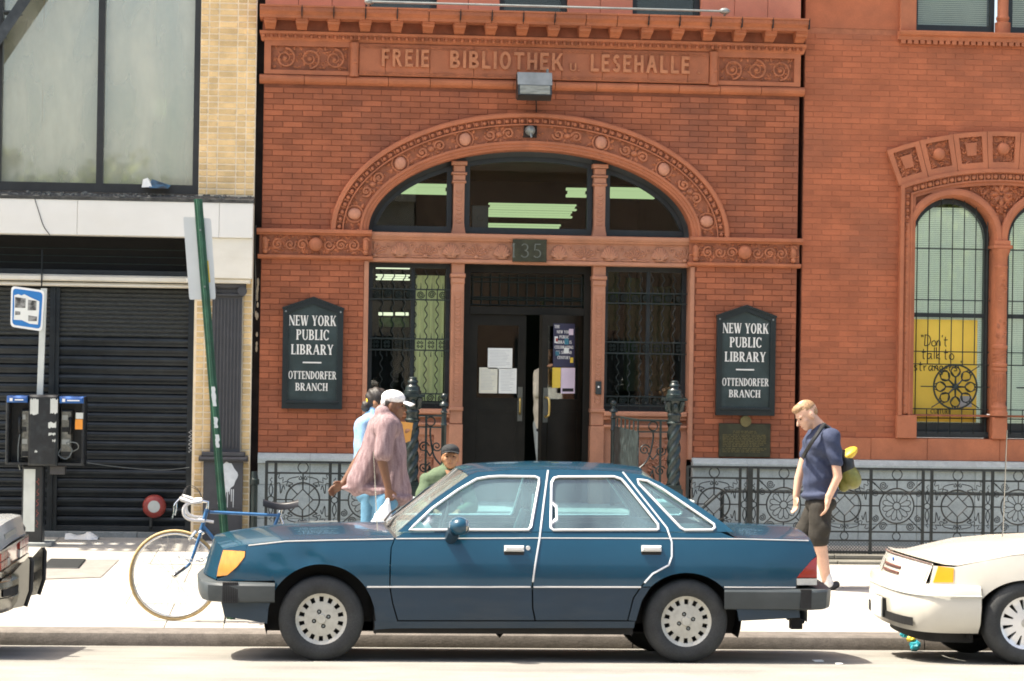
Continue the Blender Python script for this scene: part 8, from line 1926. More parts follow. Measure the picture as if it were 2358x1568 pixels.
MB().grid(between(n0, n1, 5)).obj('header_panel', M['carwhite'], NOSE, smooth=40)
def nosept(k, t): a, b = Vector(n0[int(k)]), Vector(n1[int(k)]); a2, b2 = Vector(n0[min(int(k)+1, 12)]), Vector(n1[min(int(k)+1, 12)]); f_ = k-int(k); return (a+(b-a)*t)*(1-f_)+(a2+(b2-a2)*t)*f_
M['slotred'] = pm('slot_shadow', (0.10, 0.035, 0.025), 0.7, 0.2, 8)
for t in (0.45, 0.66, 0.93): MB().tube([nosept(k, t)+Vector((-0.004, 0, 0)) for k in (4.0, 4.5, 5, 5.5, 6, 6.5, 7, 7.5, 8)], 0.011, 5).obj('grille_slot', M['slotred'], NOSE)
MB().tube([nosept(k, 0.06)+Vector((-0.006, 0, 0.008)) for k in range(0, 13)], 0.004, 4).obj('hood_gap', M['slotred'], NOSE); MB().ell(nosept(6, 0.22)+Vector((-0.006, 0, 0)), (0.006, 0.022, 0.016), 10, 5).obj('badge', M['kblue'], NOSE)
for k0, k1 in ((0.2, 3.4), (8.6, 11.8)): MB().grid([[nosept(k0+(k1-k0)*i/6, t)+Vector((-0.007, 0, 0)) for i in range(7)] for t in (0.28, 0.9)]).obj('head_lamp', M['clear'], NOSE, smooth=True)
CL_ = cpoly([(2148, 1341), (2160, 1303.5), (2196, 1308), (2194.5, 1341)], wside); cobj(panel(CL_, [], lambda x, z: (x, wside(x, z)-0.006, z), 0.03, 0.05), 'corner_lamp', pm('amber_clear', (0.80, 0.33, 0.02), 0.2, 0.05, 8, coat=0.6), True, WC)
# bumper of the white car
bz = [W(2200, p, CY0).z for p in (1352, 1366, 1400, 1440, 1462)]; xs_ = W(2262, 1360, CY0).x; xn = xs_-0.52
def bplan(o_):
    P = [(xs_, CY0+0.02), (xs_-0.22, CY0+0.03), (xs_-0.36, CY0+0.09), (xs_-0.455, CY0+0.24), (xs_-0.505, CY0+0.5), (xn, CYC)]
    P = [(p.x, p.y) for p in smoothpath([(a, b, 0) for a, b in P], 4)]; P += [(a, 2*CYC-b) for a, b in P[::-1][1:]]
    return [(a+(xs_-a)*o_*0.5, b+(CYC-b)*o_) for a, b in P]
rows = [[(a, b, z) for a, b in bplan(o_)] for o_, z in ((0.32, bz[0]+0.012), (0.10, bz[0]+0.008), (0.02, bz[0]), (-0.005, bz[1]), (-0.012, bz[2]), (0.02, bz[3]), (0.09, bz[4]), (0.3, bz[4]+0.02))]
MB().grid(rows).obj('front_bumper', M['carwhite'], WC, smooth=35)
P = bplan(-0.018); MB().tube([(a, b, W(2200, 1374, CY0).z) for a, b in P], 0.006, 5).obj('bumper_line', M['pale'], WC)
P = bplan(0.012); nP_ = len(P); i0, i1 = 11, nP_-12
MB().grid([[(a-0.012, b, z) for a, b in P[i0:i1+1]] for z in (W(2100, 1434, CY0+0.4).z, W(2100, 1415, CY0+0.4).z)]).obj('air_intake', M['black'], WC)
MB().add([(a+(xs_-a)*0.25, b+(CYC-b)*0.2, z) for z in (bz[4]+0.005, bz[4]-0.08) for a, b in bplan(0.05)], [(i, i+1, nP_+i+1, nP_+i) for i in range(nP_-1)]).obj('chin_spoiler', M['black'], WC)
pl = [W(2003, 1376, CYC-0.17), W(2003, 1420, CYC-0.17)]
NPl = MB().box(xn-0.036, xn-0.026, CYC-0.155, CYC+0.155, pl[1].z, pl[0].z); NPl.obj('number_plate', M['paper'], WC); MB().box(xn-0.0255, xn+0.01, CYC-0.158, CYC+0.158, pl[1].z+0.004, pl[0].z-0.004).obj('plate_bracket', M['black'], WC)
MB().tube([W(2309, 1236, CY0+0.25), W(2319, 990, CY0+0.25)], 0.0045, 5).obj('aerial', M['chrome'], WC)
# ------------------------------------------------------------------ silver sedan on the left, rear end showing
XT = W(-8, 1280, CY0).x; LC = thing('silver_sedan', 'silver saloon with red tail lights and heavy chrome bumper guards, rear end showing', 'car', (XT-1.5, CYC, 0.06))
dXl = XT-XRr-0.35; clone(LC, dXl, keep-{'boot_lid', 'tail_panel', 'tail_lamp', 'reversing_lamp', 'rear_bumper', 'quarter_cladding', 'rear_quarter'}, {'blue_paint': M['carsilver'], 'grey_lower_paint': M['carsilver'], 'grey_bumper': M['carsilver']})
for b_ in (wf, wr_):
    xw = W(b_[0], b_[1], YWH).x+dXl; wheel(xw, road_z(YWH+0.1)+0.30, YWH, 0.30, 0.19, LC, 'spokes'); wheel(xw, road_z(2*CYC-YWH-0.1)+0.30, 2*CYC-YWH, 0.30, 0.19, LC, 'spokes', 1)
lz = lambda p: W(20, p, CY0+0.7).z
xa = W(wr_[0], wr_[1], YWH).x+dXl; za = road_z(YWH)+0.30
qp = [(xa-0.5, 0.50), (xa-0.36, 0.50)]+[(xa+0.37*math.cos(t), za+0.37*math.sin(t)) for t in [PI-0.4-(PI-0.8)*i/12 for i in range(13)]]+[(xa+0.36, 0.46), (XT-0.05, 0.46), (XT, 0.9), (XT-0.06, lz(1206)), (xa-0.5, lz(1206)+0.02)]
for s_ in (0, 1): m = panel(qp, [], lambda x, z: (x, CY0+0.01+0.05*max(0, (z-0.8)/0.25)**2, z), 0.08, 0.03); (mirror(m) if s_ else m).obj('rear_quarter', M['carsilver'], LC, smooth=35)
MB().grid([[(x, CY0+0.06+(CWID-0.12)*t, z+0.015*math.sin(PI*t)) for t in [i/8 for i in range(9)]] for x, z in ((xa-0.5, lz(1206)+0.02), (XT-0.3, lz(1205)), (XT-0.10, lz(1204)), (XT-0.03, lz(1208)), (XT, lz(1252)), (XT+0.01, lz(1254)))]).obj('boot_lid', M['carsilver'], LC, smooth=35)
RE = thing('rear_face', None, None, (XT, CYC, lz(1310)), parent=LC)
MB().box(XT-0.06, XT, CY0+0.05, 2*CYC-CY0-0.05, lz(1345), lz(1255)).obj('tail_panel', M['carsilver'], RE)
MB().cbox(XT-0.02, XT+0.022, CY0+0.04, 2*CYC-CY0-0.04, lz(1258), lz(1253), 0.004).obj('chrome_strip', M['chrome_b'], RE); MB().cbox(XT-0.02, XT+0.03, CY0+0.04, 2*CYC-CY0-0.04, lz(1312), lz(1299), 0.006).obj('chrome_strip', M['chrome_b'], RE)
for (t0, t1) in ((0.03, 0.34), (0.66, 0.97)):
    for k in range(3):
        for r_ in range(2):
            a, b = CY0+CWID*(t0+(t1-t0)*k/3)+0.006, CY0+CWID*(t0+(t1-t0)*(k+1)/3)-0.006; z0, z1 = lz(1297-20*r_)+0.004, lz(1277-20*r_)-0.004
            MB().box(XT, XT+0.025, a, b, z0, z1).obj('tail_lamp', M['clear'] if (k == (0 if t0 > 0.5 else 2) and r_ == 0) else M['redlens'], RE)
MB().box(XT-0.01, XT+0.012, CY0+CWID*0.35, CY0+CWID*0.65, lz(1296), lz(1258)).obj('red_panel', M['redlens'], RE); MB().box(XT-0.04, XT-0.006, CYC-0.35, CYC+0.3, lz(1249), lz(1226)).obj('lid_recess', M['grey_metal'], RE)
BU = thing('chrome_bumper', None, None, (XT+0.15, CYC, lz(1390)), parent=LC)
pr = [(0.7*a_, b_) for a_, b_ in [(0.0, 1318), (0.12, 1316), (0.16, 1322), (0.165, 1335), (0.15, 1337), (0.15, 1356), (0.165, 1358), (0.15, 1375), (0.10, 1393), (0.0, 1395)]]
MB().grid([[(XT+a-0.10*abs(2*t-1)**4, CY0-0.01+(CWID+0.02)*t, lz(p_)) for t in [i/12 for i in range(13)]] for a, p_ in pr]).obj('bumper_bar', M['chrome_b'], BU, smooth=40)
MB().grid([[(XT+0.112-0.10*abs(2*t-1)**4, CY0+CWID*t, lz(p_)) for t in [0.04+0.92*i/12 for i in range(13)]] for p_ in (1338, 1355)]).obj('rub_strip', M['rubber'], BU)
for yg in (CYC-0.42, CYC+0.42):
    G_ = thing('bumper_guard', None, None, (XT+0.2, yg, lz(1390)), parent=LC)
    gp = [(0.7*a_, b_) for a_, b_ in [(0.05, 1322), (0.17, 1292), (0.235, 1275), (0.255, 1280), (0.25, 1350), (0.20, 1386), (0.06, 1393)]]
    n = len(gp); MB().add([(XT+a, yg+s_*0.045, lz(p_)) for s_ in (-1, 1) for a, p_ in gp], [tuple(range(n)), tuple(range(2*n-1, n-1, -1))]+[(i, (i+1) % n, n+(i+1) % n, n+i) for i in range(n)]).obj('guard', M['chrome_b'], G_, smooth=30)
    MB().tube([(XT+a, yg, lz(p_)) for a, p_ in ((0.172, 1276), (0.19, 1285), (0.185, 1350), (0.15, 1387))], 0.017, 6).obj('guard_pad', M['rubber'], G_)
# ================================================================== people
class BL(MB):
    def cap(s, *pts):
        """rounded limb through (point, radius) pairs"""
        P = [Vector(p) for p, r in pts]; R = [r for p, r in pts]
        s.tube(P, R, 14)
        for p, r in zip(P, R): s.ell(p, (r, r, r), 14, 8)
        return s
    def oell(s, c, f, u, r):
        f = Vector(f).normalized(); u = Vector(u); u = (u-f*u.dot(f)).normalized(); w = u.cross(f); m = MB().ell((0, 0, 0), r, 14, 10)
        return s.add([Vector(c)+f*a+w*b+u*d for a, b, d in m.v], m.f)
def blob(mb, name, mat, parent, vox=0.010, sm=3, smooth='all', disp=None):
    o = mb.obj(name, mat, parent, fix=True)
    rm = o.modifiers.new('r', 'REMESH'); rm.mode = 'VOXEL'; rm.voxel_size = vox
    s_ = o.modifiers.new('s', 'SMOOTH'); s_.factor = 0.5; s_.iterations = sm
    BLOBS.append((o, disp)); return o
BLOBS = []
def bake():
    dg = bpy.context.evaluated_depsgraph_get(); out = [bpy.data.meshes.new_from_object(o.evaluated_get(dg)) for o, d in BLOBS]
    for (o, disp), me in zip(BLOBS, out):
        o.modifiers.clear(); o.data = me
        if disp:
            L = Vector(WLOC[o.name]); cs = [v.co.copy() for v in me.vertices]; ns = [v.normal.copy() for v in me.vertices]; fl = []
            for c, n in zip(cs, ns): fl += list(c+n*disp(c+L))
            me.vertices.foreach_set('co', fl); me.update()
        me.polygons.foreach_set('use_smooth', [True]*len(me.polygons))
def hand(b, w, d, n, s=1.0, curl=0.5, th=1):
    """palm and five bent fingers; w wrist, d direction of the hand, n palm normal"""
    w = Vector(w); d = Vector(d).normalized(); n = Vector(n); n = (n-d*n.dot(d)).normalized(); e = d.cross(n)
    b.oell(w+d*0.05*s, d, n, (0.055*s, 0.043*s, 0.020*s)); b.cap((w-d*0.02*s, 0.027*s), (w+d*0.03*s, 0.028*s))
    for k, L in enumerate((0.068, 0.078, 0.072, 0.056)):
        a = w+d*0.088*s+e*(0.033-0.022*k)*s; c1 = a+(d*math.cos(curl)+n*math.sin(curl))*L*0.5*s; c2 = c1+(d*math.cos(curl*2.3)+n*math.sin(curl*2.3))*L*0.55*s; b.cap((a, 0.0105*s), (c1, 0.0095*s), (c2, 0.008*s))
    a = w+d*0.025*s+e*0.036*s*th; t1 = a+(d*0.6+e*0.6*th+n*0.4).normalized()*0.042*s; b.cap((a, 0.014*s), (t1, 0.0115*s), (t1+(d*0.8+n*0.5).normalized()*0.03*s, 0.009*s))
def head(b, c, f, u, s=1.0):
    c = Vector(c); f = Vector(f).normalized(); u = Vector(u); u = (u-f*u.dot(f)).normalized(); w = u.cross(f)
    P = lambda x, y, z: c+(f*x+w*y+u*z)*s
    b.oell(P(-0.012, 0, 0.028), f, u, (0.097*s, 0.077*s, 0.092*s)); b.oell(P(0.022, 0, -0.045), f, u, (0.068*s, 0.060*s, 0.072*s)); b.oell(P(0.055, 0, -0.093), f, u, (0.028*s, 0.030*s, 0.022*s))
    b.cap((P(0.082, 0, 0.004), 0.010*s), (P(0.108, 0, -0.032), 0.0145*s)); b.oell(P(0.078, 0, -0.062), f, u, (0.016*s, 0.026*s, 0.008*s)); b.oell(P(0.076, 0, -0.075), f, u, (0.016*s, 0.022*s, 0.009*s))
    for y in (-1, 1): b.oell(P(0.066, y*0.034, 0.020), f, u, (0.022*s, 0.030*s, 0.009*s)); b.oell(P(-0.012, y*0.078, -0.015), f, u, (0.022*s, 0.010*s, 0.034*s)); b.oell(P(0.045, y*0.040, -0.025), f, u, (0.03*s, 0.028*s, 0.026*s))
    return P
def eyes(P, parent, s, squint=1.0):
    for y in (-1, 1): MB().ell(P(0.079, y*0.033, -0.001), (0.011*s, 0.011*s, 0.007*s*squint), 10, 6).obj('eye', M['eyedark'], parent, smooth='all')
    MB().tube([P(0.090, y*0.022, -0.068) for y in (-1, -0.5, 0, 0.5, 1)], 0.0022*s, 4).obj('mouth', M['lips'], parent)
M['eyedark'] = pm('eye_dark', (0.03, 0.02, 0.015), 0.3, 0.1, 10); M['lips'] = pm('lips', (0.25, 0.09, 0.07), 0.6, 0.1, 10)
def skin_(n, c): return pm(n, c, 0.55, 0.08, 14, fine=0.05, bump=0.05)
M['sk_pale'] = skin_('skin_pale', (0.60, 0.36, 0.25)); M['sk_brown'] = skin_('skin_brown', (0.15, 0.068, 0.035)); M['sk_tan'] = skin_('skin_tan', (0.36, 0.18, 0.09))
def cloth(n, c, **k): return pm(n, c, 0.88, 0.10, 9, fine=0.12, bump=0.25, bscale=35, **k)
M['navytee'] = cloth('navy_cotton', (0.032, 0.043, 0.085)); M['khaki'] = cloth('dark_khaki', (0.022, 0.019, 0.014)); M['denim'] = cloth('denim', (0.10, 0.24, 0.36)); M['chambray'] = cloth('chambray', (0.24, 0.42, 0.62)); M['mauve'] = cloth('mauve_folds', (0.185, 0.118, 0.122), stretch=(4, 4, 0.5), col2=(0.29, 0.205, 0.21), thr=(0.4, 0.6)); M['olive'] = cloth('green_cotton', (0.085, 0.125, 0.07)); M['cream'] = cloth('cream_shirt', (0.52, 0.47, 0.36)); M['greyp'] = cloth('grey_trousers', (0.30, 0.33, 0.31)); M['blond'] = pm('blond_hair', (0.29, 0.17, 0.085), 0.6, 0.3, 60, bump=0.4, bscale=150); M['darkhair'] = pm('dark_hair', (0.022, 0.017, 0.014), 0.5, 0.3, 60, bump=0.4, bscale=150); M['capw'] = cloth('white_cap', (0.74, 0.72, 0.70)); M['capb'] = cloth('black_cap', (0.02, 0.022, 0.024)); M['shoe'] = pm('black_shoe', (0.012, 0.012, 0.013), 0.45, 0.2, 12); M['sock'] = cloth('white_sock', (0.72, 0.70, 0.68)); M['packy'] = pm('yellow_nylon', (0.62, 0.40, 0.03), 0.5, 0.1, 9, bump=0.15, bscale=25); M['packo'] = pm('olive_nylon', (0.17, 0.17, 0.035), 0.5, 0.2, 9, bump=0.15, bscale=25); M['packb'] = pm('black_nylon', (0.012, 0.013, 0.013), 0.5, 0.2, 9); M['env'] = pm('orange_envelope', (0.75, 0.36, 0.08), 0.7, 0.08, 6); M['bagw'] = pm('white_plastic', (0.78, 0.78, 0.78), 0.45, 0.05, 9, bump=0.2, bscale=30)  # mauve cloth: vertical streaks paint the light and dark of its folds
def folds(a, k=(14, 14, 22)): return lambda p: a*math.sin(p.x*k[0]+2.2*math.sin(p.z*9))*math.sin(p.z*k[2]+p.x*k[1]*0.7)
# ---- young man walking left with a backpack
Yp = -4.0; g = walk_z(Yp); J = lambda px, py, dy=0.0: W(px, py, Yp+dy)
YM = thing('person', 'young man in navy T-shirt and dark cargo shorts walking head down past the fence', 'person', (J(1890, 1350).x, Yp, g))
b = BL(); fw = Vector((-0.80, -0.18, -0.52)); up = Vector((-0.55, -0.05, 0.85)); hc = J(1857, 955); P = head(b, hc, fw, up, 1.12)
b.cap((hc+Vector((0.04, 0, -0.03)), 0.062), (J(1893, 990), 0.062)); b.cap((J(1895, 1005), 0.09), (J(1893, 1150), 0.12))
b.cap((J(1917, 1012, -0.18), 0.046), (J(1929, 1098, -0.22), 0.043), (J(1908, 1146, -0.22), 0.031)); b.cap((J(1868, 1008, 0.17), 0.055), (J(1839, 1105, 0.2), 0.043), (J(1833, 1142, 0.18), 0.031))
hand(b, J(1907, 1147, -0.22), (-0.12, 0, -1), (-0.9, 0.3, 0), 1.08, 0.35, 1); hand(b, J(1833, 1143, 0.18), (0.02, 0, -1), (-0.8, -0.3, 0), 1.0, 0.35, -1)
an = J(1903, 1336, -0.09); b.cap((J(1891, 1165, -0.09), 0.085), (J(1889, 1254, -0.10), 0.062), (J(1893, 1285, -0.09), 0.060), (an, 0.042)); hl = Vector((J(1845, 1300).x-0.05, Yp+0.1, g+0.09)); b.cap((J(1885, 1165, 0.09), 0.085), (J(1850, 1255, 0.1), 0.062), (hl, 0.040)); b.cap((hl, 0.04), (hl+Vector((-0.14, 0, -0.045)), 0.035))
blob(b, 'body', M['sk_pale'], YM); eyes(P, YM, 1.1, 0.5)
h = BL(); h.oell(P(-0.016, 0, 0.040), fw, up, (0.102, 0.086, 0.088)); h.oell(P(0.03, 0, 0.080), fw, up, (0.070, 0.068, 0.040)); h.oell(P(-0.052, 0, 0.0), fw, up, (0.056, 0.076, 0.055)); blob(h, 'hair', M['blond'], YM, 0.009, 2, disp=lambda p: 0.0015*math.sin(p.x*160)*math.sin(p.z*150+p.y*90))
t = BL(); t.oell(J(1892, 1030), (1, 0, 0), (0, 0, 1), (0.155, 0.215, 0.15)); t.cap((J(1892, 1018), 0.15), (J(1890, 1075), 0.165), (J(1887, 1128), 0.16)); t.oell(J(1886, 1140), (1, 0, 0), (0, 0, 1), (0.165, 0.19, 0.055)); t.cap((J(1890, 992, 0), 0.085), (J(1897, 1003, 0), 0.11))
t.cap((J(1913, 1004, -0.165), 0.085), (J(1925, 1060, -0.21), 0.072)); t.cap((J(1872, 1003, 0.16), 0.076), (J(1858, 1056, 0.19), 0.068)); blob(t, 't_shirt', M['navytee'], YM, 0.011, 2, disp=folds(0.012, (22, 18, 30)))
s_ = BL(); s_.oell(J(1890, 1160), (1, 0, 0), (0, 0, 1), (0.145, 0.18, 0.09)); s_.cap((J(1890, 1170, -0.09), 0.105), (J(1888, 1205, -0.1), 0.105), (J(1886, 1238, -0.10), 0.098)); s_.cap((J(1882, 1170, 0.09), 0.105), (J(1858, 1215, 0.1), 0.10), (J(1846, 1240, 0.1), 0.095)); s_.oell(J(1898, 1218, -0.19), (1, 0, 0), (0, 0, 1), (0.06, 0.03, 0.075)); blob(s_, 'cargo_shorts', M['khaki'], YM, 0.011, 2, disp=folds(0.006))
sh = BL(); ht_ = J(1926, 1346, -0.09); sh.cap((ht_, 0.034), (J(1908, 1356, -0.09), 0.042), (Vector((J(1885, 1370).x, Yp-0.09, g+0.035)), 0.034)); sh.cap((hl+Vector((0.04, 0, -0.055)), 0.036), (hl+Vector((-0.10, 0, -0.052)), 0.042), (hl+Vector((-0.19, 0, -0.058)), 0.034)); blob(sh, 'shoes', M['shoe'], YM, 0.009, 2)
sk = BL(); sk.cap((J(1903, 1326, -0.09), 0.045), (J(1908, 1345, -0.09), 0.047)); blob(sk, 'sock', M['sock'], YM, 0.009, 2)
# backpack
BP_ = thing('backpack', 'yellow, black and olive backpack slung on the young man in navy', 'backpack', J(1955, 1130, 0.05))
k = BL(); k.oell(J(1950, 1048, 0.02), (0.8, 0, 0.6), (-0.6, 0, 0.8), (0.12, 0.13, 0.05)); blob(k, 'yellow_pouch', M['packy'], BP_, 0.012, 2)
k = BL(); k.oell(J(1946, 1075, 0.02), (1, 0, 0.1), (0, 0, 1), (0.085, 0.15, 0.16)); blob(k, 'black_body', M['packb'], BP_, 0.012, 2)
k = BL(); k.oell(J(1956, 1096, 0.0), (0.9, 0, 0.5), (-0.5, 0, 1), (0.10, 0.15, 0.13)); k.cap((J(1945, 1105), 0.08), (J(1942, 1122), 0.05)); blob(k, 'olive_pocket', M['packo'], BP_, 0.012, 2, disp=folds(0.006))
st_ = [J(1897, 977, -0.10), J(1882, 1000, -0.19), J(1868, 1020, -0.20), J(1856, 1040, -0.15), J(1850, 1052, -0.05)]; MB().tube(smoothpath(st_, 5), 0.019, 6).obj('strap', M['packb'], BP_, smooth=True); MB().tube(smoothpath([J(1897, 977, -0.10), J(1915, 995, 0.0), J(1932, 1030, 0.02)], 5), 0.019, 6).obj('strap', M['packb'], BP_, smooth=True)
# ---- man in the white cap
Yp = -3.7; g = walk_z(Yp); CM = thing('person', 'man in white cap and loose mauve shirt walking past with a plastic bag', 'person', (J(890, 1300).x, Yp, g))
b = BL(); fw = Vector((0.97, -0.12, -0.1)); up = Vector((0.12, 0, 1)); hc = J(907, 933); P = head(b, hc, fw, up, 1.06)
b.cap((hc+Vector((-0.02, 0, -0.03)), 0.062), (J(888, 958), 0.068)); b.cap((J(890, 975), 0.09), (J(887, 1120), 0.07))
b.cap((J(888, 978, -0.2), 0.06), (J(880, 1062, -0.25), 0.047), (J(894, 1122, -0.25), 0.033)); hand(b, J(894, 1124, -0.25), (0.05, 0, -1), (0.5, 0.8, 0), 1.0, 0.9, 1)
b.cap((J(878, 978, 0.2), 0.06), (J(823, 1062, 0.22), 0.045), (J(791, 1113, 0.18), 0.031)); hand(b, J(790, 1114, 0.18), (-0.85, -0.1, -0.55), (0.2, -0.9, -0.3), 1.08, 0.4, 1)
for dx, dy in ((0.10, -0.1), (-0.28, 0.1)): b.cap((J(885, 1150, dy), 0.09), (J(885+dx*60, 1250, dy), 0.06), (Vector((J(885, 1250).x+dx*1.4, Yp+dy, g+0.08)), 0.04))
blob(b, 'body', M['sk_brown'], CM); eyes(P, CM, 1.0, 0.7)
MB().tube([P(0.09, y, 0.004) for y in (-0.05, -0.02, 0, 0.02, 0.05)]+[P(0.0, 0.08, 0.004)], 0.003, 4).obj('glasses', M['brass'], CM)
h = BL(); h.oell(P(-0.03, 0, 0.02), fw, up, (0.088, 0.083, 0.06)); blob(h, 'hair', M['darkhair'], CM, 0.009, 2)
c = BL(); c.oell(P(-0.012, 0, 0.062), fw, up, (0.112, 0.093, 0.075)); c.oell(P(-0.075, 0, 0.015), fw, up, (0.045, 0.07, 0.045)); blob(c, 'cap_crown', M['capw'], CM, 0.009, 2)
rows = [[tuple(P(0.085+0.095*u*(1-0.35*v*v), 0.075*v, 0.052-0.02*u-0.022*v*v)) for v in [i/5-1 for i in range(11)]] for u in (0, 0.35, 0.7, 1)]; rw = rows+[[(x, y, z-0.006) for x, y, z in r] for r in rows[::-1]]; MB().grid(rw).obj('cap_peak', M['capw'], CM, smooth='all')
t = BL(); t.oell(J(888, 985), (1, 0, 0), (0, 0, 1), (0.155, 0.25, 0.14)); t.cap((J(884, 952), 0.09), (J(890, 972), 0.12)); t.cap((J(893, 990), 0.145), (J(900, 1060), 0.15), (J(908, 1130), 0.155)); t.cap((J(880, 985), 0.14), (J(856, 1050), 0.13), (J(828, 1108), 0.13)); t.oell(J(812, 1122, 0.04), (1, 0, 0.1), (0, 0, 1), (0.115, 0.13, 0.045)); t.oell(J(912, 1143, 0), (1, 0, -0.1), (0, 0, 1), (0.15, 0.19, 0.06)); t.oell(J(866, 1128, 0), (1, 0, -0.12), (0, 0, 1), (0.2, 0.18, 0.07))
t.cap((J(890, 980, -0.2), 0.095), (J(884, 1045, -0.25), 0.085)); t.cap((J(878, 980, 0.2), 0.09), (J(850, 1030, 0.22), 0.08)); blob(t, 'loose_shirt', M['mauve'], CM, 0.012, 2, disp=lambda p: (0.013*math.sin(24*(p.x-0.42*(p.z-1.2))+1.2*p.y)+0.004*math.sin(43*(p.x-0.4*p.z)+5*p.y))*max(0.1, min(1, (1.72-p.z)*1.4)))
j = BL(); j.oell(J(885, 1150), (1, 0, 0), (0, 0, 1), (0.15, 0.19, 0.1))
for dx, dy in ((0.10, -0.1), (-0.28, 0.1)): j.cap((J(885, 1155, dy), 0.105), (J(885+dx*60, 1250, dy), 0.088), (Vector((J(885, 1250).x+dx*1.4, Yp+dy, g+0.12)), 0.075))
blob(j, 'jeans', M['denim'], CM, 0.013, 2, disp=folds(0.005)); sh = BL()
for dx, dy in ((0.10, -0.1), (-0.28, 0.1)): x = J(885, 1250).x+dx*1.4; sh.cap((Vector((x-0.05, Yp+dy, g+0.045)), 0.042), (Vector((x+0.14, Yp+dy, g+0.038)), 0.036))
blob(sh, 'shoes', M['capw'], CM, 0.011, 2)
bg = BL(); bg.cap((J(894, 1150, -0.26), 0.012), (J(891, 1162, -0.26), 0.035), (J(882, 1192, -0.26), 0.085)); bg.oell(J(880, 1205, -0.26), (1, 0, 0), (0, 0, 1), (0.11, 0.07, 0.08)); o = blob(bg, 'plastic_bag', M['bagw'], None, 0.010, 2, disp=folds(0.008, (40, 40, 30))); tag(o, 'white plastic carrier bag in the hand of the man in mauve', 'bag')
# ---- woman beside him
Yp = -3.15; g = walk_z(Yp); WM = thing('person', 'woman with dark tied back hair and light blue shirt, walking beside the white cap', 'person', (J(872, 1250).x, Yp, g))
b = BL(); fw = Vector((0.95, -0.3, -0.05)); up = Vector((0.08, 0, 1)); hc = J(872, 925); P = head(b, hc, fw, up, 1.0); b.cap((hc+Vector((-0.02, 0, -0.04)), 0.055), (J(862, 953), 0.058)); b.cap((J(852, 985), 0.09), (J(852, 1130), 0.08))
b.cap((J(840, 975, -0.17), 0.05), (J(842, 1045, -0.2), 0.04), (J(870, 1060, -0.2), 0.03)); b.cap((J(870, 972, 0.15), 0.05), (J(905, 1030, 0.15), 0.04), (J(924, 1002, 0.0), 0.029)); hand(b, J(924, 1002, -0.0), (0.6, -0.3, 0.75), (0.4, 0.8, -0.1), 0.95, 0.7, 1)
for dx, dy in ((-0.12, -0.08), (0.15, 0.08)): b.cap((J(855, 1140, dy), 0.085), (J(855+dx*50, 1245, dy), 0.058), (Vector((J(855, 1240).x+dx*1.2, Yp+dy, g+0.07)), 0.038)); b.cap((Vector((J(855, 1240).x+dx*1.2, Yp+dy, g+0.035)), 0.034), (Vector((J(855, 1240).x+dx*1.2+0.14, Yp+dy, g+0.03)), 0.028))
blob(b, 'body', M['sk_tan'], WM); eyes(P, WM, 0.95)
h = BL(); h.oell(P(-0.022, 0, 0.04), fw, up, (0.11, 0.092, 0.098)); h.oell(P(-0.075, 0, -0.015), fw, up, (0.055, 0.075, 0.06)); h.oell(J(843, 936), (1, 0, 0), (0, 0, 1), (0.05, 0.05, 0.055)); h.cap((J(850, 930), 0.03), (J(842, 938), 0.035)); blob(h, 'hair', M['darkhair'], WM, 0.009, 2, disp=lambda p: 0.004*math.sin(p.x*90+p.z*60))
MB().lathe([(0.03, -0.012), (0.04, 0), (0.03, 0.012)], J(846, 923), 'x', 12).obj('hair_tie', M['yelw'], WM)
t = BL(); t.oell(J(850, 985), (1, 0, 0), (0, 0, 1), (0.14, 0.2, 0.13)); t.cap((J(862, 948), 0.065), (J(855, 965), 0.09)); t.cap((J(850, 990), 0.145), (J(848, 1060), 0.145), (J(850, 1120), 0.16)); t.cap((J(840, 975, -0.16), 0.075), (J(838, 1035, -0.2), 0.065)); t.cap((J(866, 972, 0.15), 0.072), (J(895, 1018, 0.16), 0.058)); blob(t, 'blue_shirt', M['chambray'], WM, 0.011, 2, disp=folds(0.006))
j = BL(); j.oell(J(853, 1140), (1, 0, 0), (0, 0, 1), (0.14, 0.18, 0.1))
for dx, dy in ((-0.12, -0.08), (0.15, 0.08)): j.cap((J(855, 1145, dy), 0.1), (J(855+dx*50, 1245, dy), 0.08), (Vector((J(855, 1240).x+dx*1.2, Yp+dy, g+0.1)), 0.07))
blob(j, 'jeans', M['denim'], WM, 0.013, 2)
a = J(918, 972, -0.06); c1 = [J(919, 970, -0.03), J(951, 974, -0.03), J(945, 1015, -0.03), J(922, 1024, -0.03)]; o = MB().prism([(p.x, p.z) for p in c1], Yp-0.036, Yp-0.026).obj('envelope', M['env']); tag(o, 'orange envelope held up in front of the woman in blue', 'envelope')
